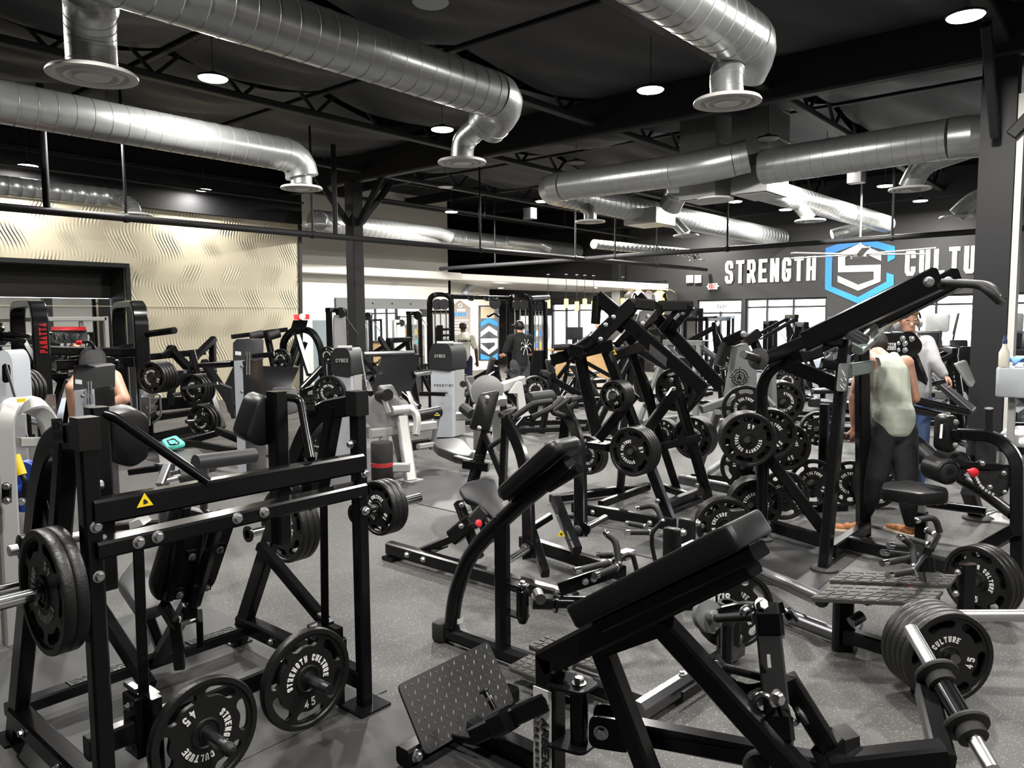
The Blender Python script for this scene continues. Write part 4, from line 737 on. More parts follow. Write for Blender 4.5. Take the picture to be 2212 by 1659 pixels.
stack('45', 5, AT(2046, 1420, 3.64), (-.7, -.71, 0), 'beside the barbell sleeve, tilted number at its rim', 75); stack('45', 3, AT(2112, 1256, 4.77), (-.86, .4, 0), 'behind the bumper post of the foot board row', -8, sp=.045)
# ================================================================ seated row with saddle seats (G)
G = T('row_machine', 'black seated row with saddle seats on two long floor rails', 'exercise machine', (4.5, 3.7, 0))
G.bar('floor_rail', (3.86, 4.56, .085), (3.86, 2.75, .085), .08, .1); G.bar('floor_rail', (4.66, 3.85, .085), (4.5, 2.8, .085), .08, .1); G.bar('floor_rail', (5.79, 4.15, .1), (5.82, 3.1, .1), .08, .1)
for x, y in ((3.86, 4.5), (5.8, 4.1)): G.p('floor_foot', MB().box((x - .07, y - .05, .004), (x + .07, y + .07, .03)))
for y in (4.3, 4.12): G.bolt((3.818, y, .09), (-1, 0, 0), .018)
for y in (3.9, 3.3): G.bolt((5.748, y, .1), (-1, 0, 0), .018)
def sad(L, d0, d1): 
    ys = [y for _, y in L]; lo, hi = min(ys), max(ys); return [AT(x, y, d1 + (d0 - d1) * (y - lo) / (hi - lo)) for x, y in L]
s2 = sad([(990, 1055), (1004, 1041), (1051, 1029), (1070, 1036), (1078, 1062), (1097, 1126), (1090, 1134), (1076, 1131), (1037, 1092), (1003, 1077)], 5.55, 5.85)
n2 = (s2[2] - s2[0]).cross(s2[6] - s2[0]).normalized(); n2 = n2 if n2.dot(EYE - s2[0]) < 0 else -n2
G.pad('saddle_seat', s2, n2 * .075, .02, GREYV, re=.02); K = V((3.95, 3.95, .33))
G.bar('seat_channel', AT(1000, 1150, 5.7), AT(1045, 1100, 5.65), .09, .1, DARKST); G.bar('seat_channel_sleeve', AT(980, 1160, 5.75), AT(1022, 1125, 5.65), .11, .12); a = AT(1012, 1136, 5.55); b = AT(1032, 1131, 5.45); G.tube('pop_pin', [a, b], .012); G.lat('red_knob', b, b - a, [(.012, 0), (.026, .004), (.026, .016), (.012, .022)], RED, label='red pull knob')
G.bar('seat_strut', AT(990, 1085, 5.8), AT(1035, 1205, 5.6), .07, .06); G.bar('seat_strut', AT(1045, 1125, 5.7), AT(1075, 1165, 5.6), .06, .06, DARKST); G.bar('seat_strut', V((3.9, 4.25, .1)), AT(1000, 1152, 5.72), .09, .06); G.pris('toe_plate', [PZ(925, 1189, .13), PZ(962, 1176, .13), PZ(968, 1182, .13), PZ(940, 1194, .13)], (0, 0, .015), TREAD)
for x, y in ((997, 1090), (1048, 1160), (996, 1136)): G.bolt(AT(x, y, 5.55), (-.8, -.6, 0), .016)
# second station: seat, toothed post, back pad
P0, P1 = AT(1016, 1060, 6.3), AT(1052, 930, 6.35); G.bar('seat_post', V((4.45, 4.0, .1)), P0, .07, .09); G.bar('seat_post', P0, P1, .06, .085); mb = MB()
for k in range(12): p = P0 + (P1 - P0) * (.1 + k * .045); mb.box(p - V((.06, .04, .008)), p - V((.02, .0, -.008)))
G.p('post_teeth', mb, SATIN); G.bar('seat_clamp', AT(1000, 1003, 6.3), AT(1055, 1010, 6.25), .05, .07)
bk = [AT(1034, 850, 6.35), AT(1079, 842, 6.35), AT(1056, 932, 6.3), AT(1012, 926, 6.3)]; n3 = (bk[1] - bk[0]).cross(bk[3] - bk[0]).normalized(); n3 = n3 if n3.dot(EYE - bk[0]) < 0 else -n3
G.pad('back_pad', bk, n3 * .1, .03); G.bolt(AT(1052, 859, 6.28), -n3, .014); G.bolt(AT(1035, 925, 6.25), -n3, .014)
G.pad('saddle_seat', [PZ(x, y, .66) for x, y in ((935, 957), (948, 948), (985, 945), (1002, 951), (1022, 976), (1012, 985), (985, 981), (945, 966))], (0, 0, -.09), .04, GREYV); G.bar('seat_arm', AT(985, 990, 6.6), AT(1020, 1000, 6.3), .06, .05); G.bar('frame_strut', AT(1050, 940, 6.3), AT(1112, 1090, 6.1), .05, .07, SATIN); G.tube('hand_grip', [AT(1058, 966, 6.2), AT(1086, 947, 6.1)], .02, GRIP)
# swinging arms with foam handles and low weight horns
for L, hn, sh in (([(1092, 905, 6.0), (1132, 985, 5.75), (1141, 1090, 5.55), (1143, 1208, 5.4)], ((1145, 1182), (1100, 1210)), 0), ([(1216, 880, 6.3), (1248, 932, 6.0), (1254, 1030, 5.75), (1254, 1160, 5.6)], ((1262, 1143), (1308, 1118)), 1)):
    G.arc('swing_arm', [AT(*q) for q in L], .05, .1, .35); G.lat('arm_end', AT(L[-1][0] - 8, 1146 + (40 if not sh else 0), L[-1][2] - .05), (-.8, -.6, 0), [(.03, -.02), (.04, 0), (.03, .03), (.01, .04)], GRIP); horn(G, AT(*hn[0], 5.35 if not sh else 5.55), AT(*hn[1], 5.2 if not sh else 5.75), .025, CHROME if not sh else DARKST)
nameplate(G, AT(1130, 1040, 5.55), (0, 0, -1), V((.64, -.76, 0)), .22, .07, HS)
G.bar('arm_frame', AT(1092, 905, 6.05), AT(1085, 1060, 6.0), .05, .08); G.bar('arm_frame', AT(1085, 1060, 6.0), AT(1100, 1050, 5.9), .06, .06); G.bar('arm_frame', AT(1222, 900, 6.35), AT(1212, 1010, 6.4), .05, .08); G.bar('lower_link', AT(1150, 1140, 5.6), AT(1190, 1115, 5.7), .04, .05); G.bar('floor_brace', AT(1200, 1080, 5.8), AT(1246, 1190, 5.35), .07, .08); G.bar('floor_brace', AT(1150, 1150, 5.7), PZ(1178, 1240, .1), .06, .07)
G.pad('shin_roller', [AT(1200, 1115, 5.6), AT(1222, 1108, 5.65), AT(1240, 1150, 5.5), AT(1217, 1162, 5.45)], V((.08, .06, 0)), .02, GREYV); warn(G, AT(1212, 1159, 5.4), V((.64, -.76, 0)), (0, 0, 1), .05)
for L in ([(1109, 902, 5.98), (1152, 872, 6.0), (1192, 867, 6.05)], [(1150, 902, 6.1), (1188, 884, 6.15), (1212, 862, 6.25)], [(1228, 862, 6.25), (1189, 890, 6.15), (1222, 899, 6.2)], [(1236, 865, 6.3), (1258, 859, 6.3)], [(1246, 868, 6.3), (1222, 890, 6.3)]): G.tube('foam_handle', [AT(*q) for q in L], .024, GRIP, .05)
G.tube('pad_bar_end', [AT(1178, 965, 6.0), AT(1200, 955, 6.0)], .03, GRIP)

# ================================================================ tall black lever row (F), two crossing arms
F_ = T('lever_row_machine', 'tall black lever machine with two crossing beams and box topped handles', 'exercise machine', (6.8, 3.7, 0))
def f(x, y, d): return AT(x, y, d)
F_.bar('leg', f(1300, 732, 7.3), PZ(1449, 1126), .1, .085); F_.bar('leg', f(1452, 808, 7.6), PZ(1530, 1080), .1, .085); F_.bar('leg', f(1365, 760, 7.9), PZ(1468, 1075, 0), .07, .08); F_.arc('leg', [f(1253, 770, 7.3), f(1266, 842, 7.3), f(1290, 940, 7.3)], .08, .1, .2); F_.bar('leg', f(1345, 990, 7.6), PZ(1338, 1068), .08, .1); F_.arc('leg', [f(1360, 760, 8.0), f(1402, 845, 8.0), f(1412, 915, 8.0)], .07, .08, .15)
F_.bar('frame_tube', f(1293, 948, 7.2), f(1372, 850, 7.1), .08, .1); F_.bar('frame_tube', f(1396, 930, 7.6), f(1464, 838, 7.6), .08, .1); F_.arc('frame_tube', [f(1292, 962, 7.5), f(1345, 975, 7.4), f(1430, 965, 7.3), f(1512, 945, 7.3)], .07, .07, .05); F_.bar('frame_tube', f(1190, 778, 7.0), f(1322, 745, 7.0), .07, .1); F_.arc('frame_tube', [f(1240, 760, 7.0), f(1200, 768, 7.0), f(1192, 790, 7.0)], .05, .05, .05); F_.bar('frame_tube', f(1325, 770, 7.7), f(1412, 735, 7.9), .07, .1)
warn(F_, f(1258, 765, 6.93), V((.7, -.7, 0)), (0, 0, 1), .06); warn(F_, f(1325, 766, 7.6), V((.7, -.7, 0)), (0, 0, 1), .06)
b1 = F_.bar('lever_beam', f(1290, 640, 6.9), f(1521, 842, 6.7), .08, .12); b2 = F_.bar('lever_beam', f(1376, 640, 7.4), f(1556, 835, 7.3), .08, .12)
nameplate(F_, f(1421, 768, 6.72), f(1521, 848, 6.7) - f(1345, 700, 6.85), V((.2, 0, .8)), .2, .085, HS)
F_.bar('lever_arm', f(1225, 768, 6.9), f(1345, 690, 7.1), .08, .1); F_.tube('pivot_grip', [f(1196, 751, 6.9), f(1232, 749, 6.9)], .03, GRIP); F_.bar('lever_joint', f(1232, 755, 6.9), f(1262, 762, 6.85), .09, .1)
for q, dp in (([(1284, 737), (1366, 656), (1408, 660)], 6.8), ([(1352, 738), (1425, 661), (1492, 661), (1450, 713)], 7.2)):
    F_.bar('handle_beam', f(*q[0], dp), f(*q[1], dp), .09, .13); F_.bar('handle_beam_cap', f(*q[1], dp), f(*q[2], dp + .05), .13, .1, SATIN)
    if len(q) > 3: F_.bar('handle_beam', f(*q[2], dp), f(*q[3], dp + .1), .08, .08); F_.bar('handle_beam', f(1468, 665, dp), f(1428, 715, dp + .1), .05, .06)
F_.bar('handle_beam', f(1290, 640, 6.9), f(1286, 700, 6.9), .07, .07); F_.pris('joint_plate', [f(1382, 672, 7.1), f(1418, 668, 7.1), f(1420, 690, 7.1), f(1380, 716, 7.0), f(1372, 700, 7.0)], V((.04, .03, 0)), SATIN); F_.bar('handle_beam', f(1372, 660, 6.9), f(1335, 715, 6.95), .07, .08); F_.bar('lever_link', f(1330, 745, 7.1), f(1380, 690, 7.2), .06, .07)
for x, y in ((1325, 685), (1308, 702), (1399, 684), (1388, 699), (1297, 733), (1450, 821), (1455, 840)): F_.bolt(f(x, y, 6.72 if x < 1390 else 7.0), (-.8, -.6, .1), .015)
F_.tube('chrome_grip', [f(1455, 690, 7.15), f(1466, 678, 7.15)], .022, CHROME); F_.tube('chrome_grip', [f(1340, 729, 7.2), f(1375, 729, 7.4)], .02, STEEL)
F_.p('pad_bracket', MB().box(f(1300, 962, 7.5) - V((.1, .1, .03)), f(1300, 962, 7.5) + V((.12, .12, .03)))); F_.bar('floor_rail', PZ(1190, 1078, .06), PZ(1400, 1050, .06), .08, .08); F_.bar('floor_rail', PZ(1297, 1090, .1), PZ(1400, 1052, .1), .06, .07); F_.bar('floor_rail', PZ(1437, 1092, .12), PZ(1512, 1062, .12), .08, .08, SATIN); F_.bar('floor_rail', PZ(1440, 1110, .06), PZ(1514, 1080, .06), .05, .05); F_.bar('floor_rail', PZ(1420, 1048, .1), PZ(1500, 1075, .1), .06, .07); F_.p('floor_foot', MB().box(PZ(1338, 1068) - V((.1, .08, -.004)), PZ(1338, 1068) + V((.1, .08, .02))))
horn(F_, f(1340, 855, 7.3), f(1322, 856, 6.72), .03, DARKST); horn(F_, f(1378, 973, 7.35), f(1360, 976, 6.74), .025, DARKST); F_.bolt(f(1420, 1082, 6.9), (-.8, -.6, 0), .018); F_.bolt(f(1506, 1048, 7.3), (-.8, -.6, 0), .018)
stack('10', 5, f(1325, 856, 6.85), (-1, 0, 0), 'high on the tall lever machine, number ten showing', 30); stack('45', 4, f(1364, 976, 6.85), (-1, 0, 0), 'on the tall lever machine, number tilted, facing the camera', 105); stack('45', 4, f(1496, 946, 8.1), (-1, 0, 0), 'behind the slanted second leg of the tall lever machine', -60); stack('45', 3, f(1268, 983, 8.6), (-1, 0, 0), 'behind the swing arm of the seated row', -95); stack('45', 4, f(1458, 842, 7.9), (-1, 0, 0), 'behind the two long crossing beams', -80); stack('25', 3, f(1432, 938, 8.6), (-1, 0, 0), 'half hidden between the legs of the tall lever machine', 10)
for x, y, dd in ((1496, 946, 8.1), (1268, 983, 8.6), (1458, 842, 7.9), (1432, 938, 8.6)): horn(F_, f(x, y, dd) + V((.3, 0, 0)), f(x, y, dd) - V((.06, 0, 0)), .024, DARKST)

# ================================================================ lat pulldown with the long slanting twin beams (H)
H = T('pulldown_machine', 'tall black pulldown with long slanting twin beams and a bent grip bar', 'exercise machine', (6.3, 2.0, 0))
hf = PZ(1780, 1232); ht = AT(1826, 735, 5.75); H.bar('front_leg', hf, ht, .075, .1); H.lat('leg_disc', hf, (0, 0, 1), [(.1, 0), (.1, .02), (.085, .03)], RUBBER)
hc = PZ(1865, 1155); H.bar('rear_post', hc, AT(1862, 745, 6.45), .1, .1, side=(.7, .7, 0)); tb = AT(1850, 752, 6.1)
H.arc('top_bracket', [AT(1786, 722, 5.75), AT(1856, 758, 5.8), AT(1900, 722, 6.1)], .05, .065, .01, m=mat('grey_green_steel', (.16, .19, .18), .35, .3)); H.bar('bracket_end', AT(1782, 735, 5.75), AT(1815, 736, 5.75), .09, .09)
mb = MB(); write(mb, 'ATLANTIS', AT(1876, 737, 5.86), AT(1900, 716, 6.0) - AT(1876, 737, 5.86), (0, 0, 1), .05, .36, .18, .14, .003); H.p('lettering', mb, EMB, ang=0)
for dx, dy, dd, dd2 in ((0, 0, 6.2, 5.0), (42, -1, 6.7, 5.5)):
    a, b, c = AT(1652 + dx * 3, 776 + (-26 if dx else 0), dd), AT(1742 + dx * 2.4, 738 + (-18 if dx else 0), dd - .3), AT(2026 + dx, 602 + dy, dd2); H.bar('slant_beam', a, b + (c - b) * .05, .075, .1); H.bar('slant_beam', b, c, .085, .16); H.bolt(AT(2006 + dx, 609 + dy, dd2 - .06), (-.9, -.4, 0), .025)
q = AT(1640, 776, 6.2); H.lat('sleeve_flange', q, AT(1605, 768, 6.0) - q, [(.03, -.02), (.09, 0), (.09, .02), (.05, .03)], RUBBER); H.tube('weight_horn', [q, AT(1605, 766, 5.95)], .032, DARKST, n=18)
H.tube('grip_bar', [AT(2024, 610, 5.05), AT(2045, 611, 5.0), AT(2117, 616, 4.9), AT(2138, 632, 4.85), AT(2160, 652, 4.85)], .026, GRIP, .06); H.tube('grip_bar', [AT(2066, 610, 5.5), AT(2130, 614, 5.3), AT(2150, 626, 5.2), AT(2165, 648, 5.15)], .026, GRIP, .06); H.tube('bar_end', [AT(2154, 644, 4.85), AT(2166, 654, 4.85)], .028, DARKST)
H.tube('pivot_axle', [AT(1806, 704, 5.8), AT(1868, 736, 5.9)], .045, DARKST, n=18); H.lat('pivot_hub', AT(1802, 700, 5.72), (-.8, -.6, 0), [(.02, 0), (.06, .005), (.06, .03), (.02, .04)], SATIN); H.tube('pivot_axle', [AT(1858, 734, 6.0), AT(1898, 700, 6.2)], .035, DARKST); H.bar('pivot_lug', AT(1803, 706, 5.8), AT(1803, 735, 5.8), .05, .08); H.bar('pivot_lug', AT(1858, 735, 5.95), AT(1856, 708, 5.95), .02, .06); H.bar('linkage', AT(1835, 695, 6.2), AT(1878, 685, 6.4), .12, .1); H.lat('pivot_hub', AT(1880, 698, 6.3), (-.8, -.6, 0), [(.02, 0), (.08, .005), (.08, .05), (.02, .06)], GREYD)
H.tube('curved_tube', [PZ(1645, 1168), AT(1646, 1000, 6.4), AT(1645, 835, 6.35), AT(1662, 798, 6.3), AT(1700, 782, 6.2), AT(1722, 782, 6.15)], .048, fr=.25, n=16); H.lat('leg_disc', PZ(1645, 1168), (0, 0, 1), [(.09, 0), (.09, .025), (.06, .035)], RUBBER)
H.bar('upper_beam', AT(1700, 786, 6.1), AT(1812, 832, 5.85), .08, .11); H.bar('upper_beam', AT(1692, 782, 6.15), AT(1730, 768, 6.1), .1, .12); H.bar('upper_beam', AT(1735, 770, 6.4), AT(1772, 758, 6.4), .1, .1); H.bar('upper_beam', AT(1775, 784, 6.3), AT(1850, 800, 6.3), .07, .08); H.bar('cross_plate', AT(1834, 800, 5.9), AT(1880, 792, 6.2), .05, .1, MATS['grey_green_steel'])
H.bar('diagonal_brace', AT(1660, 988, 6.35), PZ(1782, 1150, .12), .08, .09); H.bar('floor_beam', PZ(1665, 1135, .1), PZ(1790, 1172, .1), .08, .1); H.bar('floor_beam', PZ(1795, 1190, .09), PZ(1868, 1140, .09), .08, .1); H.bar('floor_beam', PZ(1835, 1172, .09), PZ(2120, 1240, .09), .08, .1)
H.pris('instruction_plate', fillet([AT(1812, 785, 5.66), AT(1832, 785, 5.66), AT(1828, 846, 5.64), AT(1806, 845, 5.64)], .02, 4, True), V((.004, .003, 0)), GREYP); mb = MB()
for x, y in ((1818, 800), (1821, 806), (1816, 818), (1824, 816), (1815, 832), (1819, 836), (1822, 829)): mb.sweep([AT(x, y, 5.63), AT(x + 4, y + 6, 5.63)], .006, .006)
H.p('instruction_print', mb, WHITEL)
sp = PZ(1988, 1185); H.bar('seat_post', sp, V((sp.x, sp.y, .3)), .1, .08); H.bar('seat_post', V((sp.x, sp.y, .28)), V((sp.x, sp.y, .46)), .07, .055, STEEL); zt = AT(1970, 1060, 6.2).z
H.pad('seat', [PZ(x, y, .56) for x, y in ((1902, 1054), (1908, 1040), (1960, 1036), (2046, 1052), (2050, 1062), (1990, 1066))], (0, 0, -.1), .05, VINYL); H.tube('seat_lever', [AT(2014, 1082, 6.0), AT(2026, 1092, 6.0)], .008, RED); H.tube('seat_cross_bar', [PZ(1975, 1084, .3), PZ(2130, 1104, .3)], .035)
stack('45', 5, AT(1616, 950, 6.25), (-.85, -.52, 0), 'facing the camera on the pulldown, number upside down', 170); horn(H, AT(1640, 945, 6.7), AT(1613, 951, 6.15), .024, DARKST); H.bar('horn_bracket', AT(1646, 940, 6.5), AT(1646, 1040, 6.5), .1, .1)
stack('45', 4, AT(1664, 938, 6.75), (-.85, -.52, 0), 'close behind the upside down stack on the pulldown', 40); stack('45', 5, AT(1698, 965, 7.2), (-.85, -.52, 0), 'lower pulldown horn, rims turned to the camera', 20); horn(H, AT(1715, 960, 7.4), AT(1662, 975, 6.7), .024, DARKST)
stack('45', 5, AT(1632, 1090, 6.6), (-.85, -.52, 0), 'near the floor behind the end of the long pad', -20); horn(H, AT(1650, 1085, 6.9), AT(1620, 1092, 6.5), .024, DARKST); stack('45', 1, AT(1692, 1070, 6.9), (-.85, -.52, 0), 'dark, behind the diagonal brace of the pulldown', 70, None)

# grey lever machine behind, with its plates
def greymach(x, lab, dp, sc=1.0, m=None):
    t = T('lever_machine', lab, 'exercise machine', PZ(x, 960), m=m or GREYP); return t
K = greymach(1600, 'charcoal lever machine with a pierced target emblem on its tapering side plate', 8)
K.pris('side_plate', [AT(1568, 905, 8.2), AT(1594, 750, 8.2), AT(1614, 742, 8.2), AT(1634, 780, 8.2), AT(1636, 905, 8.2)], V((.06, .1, 0))); mb = MB(); target_logo(mb, AT(1597, 815, 8.15), V((.646, -.763, 0)), (0, 0, 1), .085, .006); K.p('emblem', mb, BLACK, ang=0)
K.bar('arm_beam', AT(1552, 790, 8.3), AT(1568, 742, 8.3), .1, .1, BLACK); K.bar('arm_beam', AT(1566, 740, 8.3), AT(1606, 722, 8.2), .09, .11, BLACK); K.bar('arm_beam', AT(1582, 790, 8.5), AT(1590, 735, 8.4), .09, .09, BLACK); K.bar('arm_beam', AT(1610, 740, 8.5), AT(1640, 718, 8.5), .09, .1, BLACK); K.bar('arm_beam', AT(1625, 730, 8.6), AT(1652, 790, 8.5), .08, .09, BLACK); K.bar('base_beam', PZ(1470, 1035, .1), PZ(1600, 1060, .1), .09, .1, DARKST); K.bar('frame_leg', AT(1550, 890, 8.3), PZ(1510, 1012, .1), .07, .08, GREYP); K.bar('frame_beam', AT(1515, 885, 7.9), AT(1590, 858, 8.0), .07, .08, GREYP); K.bar('floor_beam', PZ(1515, 1030, .1), PZ(1580, 985, .1), .07, .07, GREYP); K.bar('frame_leg', AT(1664, 790, 8.4), AT(1672, 1000, 8.4), .08, .1, GREYP); K.bar('frame_strut', AT(1640, 845, 8.4), AT(1672, 880, 8.3), .06, .06, GREYP)
nameplate(K, PZ(1536, 1033, .1) - V((.05, .0, 0)), V((.3, -.95, 0)), (0, 0, 1), .4, .085, ('ARSENAL', 'STRENGTH')); K.tube('seat_bar', [AT(1470, 905, 8.0), AT(1520, 850, 7.8), AT(1524, 830, 7.8)], .025, GRIP); K.bar('linkage', AT(1500, 840, 8.0), AT(1552, 815, 8.2), .07, .08, BLACK); K.bolt(AT(1606, 722, 8.1), (-.8, -.6, 0), .025)
stack('45', 1, AT(1610, 882, 7.4), (-.85, -.52, 0), 'behind and above the upside down stack on the pulldown', 60); stack('45', 1, AT(1608, 1008, 7.2), (-.85, -.52, 0), 'below the upside down stack, its 45 upright', -10); horn(K, AT(1625, 880, 7.9), AT(1606, 883, 7.3), .024, DARKST); horn(K, AT(1620, 1004, 7.6), AT(1604, 1009, 7.1), .024, DARKST)
stack('45', 7, AT(1692, 868, 8.5), (-.85, -.52, 0), 'on the horn above the twenty five plate', -100, sp=.045); horn(K, AT(1720, 858, 8.9), AT(1688, 869, 8.4), .024, DARKST)
# upright plate tree
t = T('plate_tree', 'slim black plate tree holding a twenty five above an open forty five', 'plate rack', PZ(1775, 1105)); p = PZ(1775, 1105); t.bar('upright', p, V((p.x, p.y, 1.05)), .08, .08); t.bar('foot', p + V((-.2, .16, .03)), p + V((.2, -.16, .03)), .08, .06); t.lat('wheel_foot', p + V((-.1, -.1, .02)), (0, 0, 1), [(.06, 0), (.06, .04), (.03, .06)], RUBBER)
for x, y, dp in ((1766, 926, 7.5), (1752, 1042, 7.2)): horn(t, AT(x + 12, y - 2, dp + .35), AT(x - 4, y + 1, dp - .12), .022, DARKST)
stack('25', 2, AT(1767, 926, 7.55), (-.85, -.52, 0), 'at the top of the slim plate tree', -100); stack('45', 1, AT(1756, 1042, 7.3), (-.85, -.52, 0), 'with see-through slots at the foot of the slim plate tree', 55)
for x, y, dd, w_ in ((1835, 1060, 7.6, 'behind the standing man, hard by his calf'), (1890, 1085, 7.5, 'on the floor side behind the pulldown seat'), (1930, 1010, 7.9, 'behind the hip of the man in the tank top')): p = AT(x, y, dd); stack('45', 2, V((p.x, p.y, max(.23, p.z))), (-.85, -.52, 0), w_, 33 * x); horn(K, V((p.x, p.y, max(.23, p.z))) + V((.3, .2, 0)), V((p.x, p.y, max(.23, p.z))) - V((.05, .03, 0)), .022, DARKST)

# ================================================================ leg extension at the picture edge (L)
L_ = T('leg_extension', 'black leg extension with foam rollers, red knob and perforated selector plate', 'exercise machine', (6.2, .9, 0))
lf = PZ(2190, 1425); L_.arc('frame_tube', [AT(2062, 938, 6.0), AT(2150, 941, 5.75), AT(2196, 985, 5.6), AT(2198, 1250, 5.45), V((AT(2198, 1250, 5.45).x, AT(2198, 1250, 5.45).y, 0))], .075, .085, .3)
c = AT(2053, 938, 6.0); sx = V((.646, -.763, 0)); L_.pad('knee_pad', [c + sx * .06 + V((0, 0, .15)), c - sx * .06 + V((0, 0, .15)), c - sx * .06 - V((0, 0, .15)), c + sx * .06 - V((0, 0, .15))], V((.1, .09, 0)), .055); L_.tube('pad_lever', [AT(2034, 918, 5.95), AT(2032, 948, 5.9)], .012, STEEL); L_.tube('pad_bar', [AT(2070, 955, 6.0), AT(2086, 962, 5.9)], .02, STEEL); L_.bolt(AT(2064, 912, 5.9), (-.5, -.8, 0), .018); L_.bolt(AT(2063, 962, 5.9), (-.5, -.8, 0), .018)
for x, y, dp in ((2072, 1002, 6.1), (2048, 1020, 5.85)):
    a = AT(x, y, dp); ax = V((-.72, -.69, -.02)); L_.lat('foam_roller', a, -ax, [(.03, -.02), (.085, -.015), (.1, 0), (.1, .2), (.085, .215), (.03, .22)], VINYL); L_.lat('roller_cap', a + ax * .016, ax, [(.07, 0), (.06, .006), (.03, .006), (.028, .0), (.001, .0)], GREYD)
L_.bar('roller_arm', AT(2075, 1012, 6.0), AT(2108, 1008, 5.75), .04, .04); a = AT(2101, 1020, 5.6); L_.lat('red_knob', a, (-.75, -.65, 0), [(.014, -.05), (.014, 0), (.034, .004), (.034, .02), (.02, .03), (.001, .032)], RED, label='red selector knob')
sel = [AT(2088, 1010, 5.7), AT(2120, 993, 5.7), AT(2186, 1008, 5.6), AT(2184, 1040, 5.6), AT(2176, 1066, 5.6), AT(2154, 1076, 5.6), AT(2110, 1052, 5.7)]; L_.pris('selector_plate', fillet(sel, .03, 4, True), V((.012, .012, 0)), SATIN)
for x, y in ((2108, 1030), (2111, 1036), (2114, 1042), (2118, 1049), (2123, 1054), (2130, 1060), (2137, 1064), (2145, 1068), (2152, 1070)): L_.lat('selector_hole', AT(x, y, 5.62), (-.7, -.7, 0), [(.012, 0), (.011, .002), (.001, .002)], mat('bare_steel_hole', (.6, .6, .58), .5))
for x, y in ((2122, 1001), (2168, 1022), (2138, 1052), (2170, 1063)): L_.bolt(AT(x, y, 5.58), (-.7, -.7, 0), .014)
L_.bar('upper_link', AT(2088, 1004, 5.7), AT(2186, 1012, 5.62), .03, .05); L_.tube('slant_tube', [AT(2075, 1035, 6.1), AT(2130, 1068, 5.8), AT(2188, 1112, 5.55)], .042, SATIN); L_.bar('foot_leg', AT(2092, 1060, 6.9), PZ(2112, 1120), .12, .1); L_.lat('leg_disc', PZ(2112, 1122), (0, 0, 1), [(.13, 0), (.13, .02), (.1, .035)], RUBBER); L_.bar('diagonal_brace', PZ(2118, 1188, .1), AT(2194, 1145, 5.45), .075, .09); L_.tube('hand_grip', [AT(2136, 936, 5.8), AT(2136, 882, 5.75)], .03, GRIP); L_.tube('cord_hook', [PZ(2130, 1106, .28), PZ(2150, 1098, .28), PZ(2154, 1104, .28), PZ(2134, 1112, .28)], .008, STEEL)
# ================================================================ gold wall side
P = T('hack_squat_machine', 'black machine with two tall arches lettered in red before the framed mirror', 'exercise machine', PZ(190, 985))
REDL = mat('red_lettering', (.6, .03, .04), .5)
for xs, d0, d1, nm in (((50, 100), 11.9, 10.5, 0), ((266, 315), 12.6, 11.3, 1)):
    n0, n1 = AT(xs[0], 900, d0), AT(xs[1], 930, d1); n0.z = n1.z = 0; zt = AT(xs[1] - 12, 656, d1).z; s = (n1 - n0).normalized()
    P.arc('arch_frame', [n0, n0 + V((0, 0, zt)), n1 + V((0, 0, zt)), n1], .2, .1, .33, side=s.cross(V((0, 0, 1))))
    q = AT(xs[1], 720, d1); n = (EYE - q); n.z = 0; n = V((-s.y, s.x, 0)); fx = V((.68, -.73, 0)); mb = MB(); hh = .115
    face = AT(xs[1], 720, d1 - .08); zz = AT(0, 0, 1)
    if nm == 0: write(mb, 'PANATTA', AT(103, 763, d1 - .14), (0, 0, 1), -fx, .1, .46, .2, .14, .004)
    else: write(mb, 'PANATTA', AT(300, 692, d1 - .14), (0, 0, -1), fx, .095, .48, .2, .14, .004)
    P.p('lettering', mb, REDL, ang=0); P.p('foot_bracket', MB().box(n1 + V((-.1, -.12, .5)), n1 + V((.1, -.06, .9))), STEEL); [P.bolt(AT(xs[1] + 4 + k * 12, 880, d1 - .2), -s, .018) for k in (0, 1)]
P.bar('cross_beam', AT(98, 757, 10.8), AT(300, 762, 11.6), .12, .13); P.bar('carriage', AT(120, 790, 11), AT(285, 782, 11.6), .25, .14); P.bar('carriage', AT(150, 775, 11.3), AT(290, 745, 12), .1, .05); P.bar('shoulder_yoke', AT(110, 805, 11.2), AT(140, 830, 11.4), .1, .1); P.pris('sled_plate', [AT(165, 790, 11.0), AT(215, 770, 11.2), AT(250, 775, 11.4), AT(270, 795, 11.4), AT(160, 805, 11.0)], V((.05, .06, 0)))
pc = P.pris('placard', fillet([AT(109, 708, 11.2), AT(186, 708, 11.6), AT(191, 742, 11.6), AT(117, 742, 11.2)], .05, 4, True), V((.01, .02, 0)), GREYD); P.pris('placard_header', [AT(110, 706, 11.15), AT(185, 706, 11.55), AT(186, 714, 11.55), AT(110, 714, 11.15)], V((.004, .008, 0)), RED, pc); mb = MB()
for x in (117, 138, 163): mb.sweep([AT(x, 721, 11.1 + (x - 110) / 200), AT(x + 3, 734, 11.1 + (x - 110) / 200)], .02, .05); mb.sweep([AT(x - 5, 726, 11.1 + (x - 110) / 200), AT(x + 7, 724, 11.1 + (x - 110) / 200)], .02, .03)
P.p('placard_print', mb, GREYP, pc); P.tube('release_handle', [AT(168, 741, 10.9), AT(196, 737, 11), AT(204, 752, 11), AT(206, 778, 11)], .025); P.tube('handle_tip', [AT(166, 741, 10.9), AT(176, 740, 10.9)], .03, RED); P.tube('hoop_handle', [AT(205, 810, 10.7), AT(244, 806, 11), AT(252, 795, 11), AT(252, 780, 11)], .03); P.bolt(AT(186, 785, 10.9), (0, 0, 1), .03); P.bolt(AT(252, 782, 11.2), (0, 0, 1), .03)
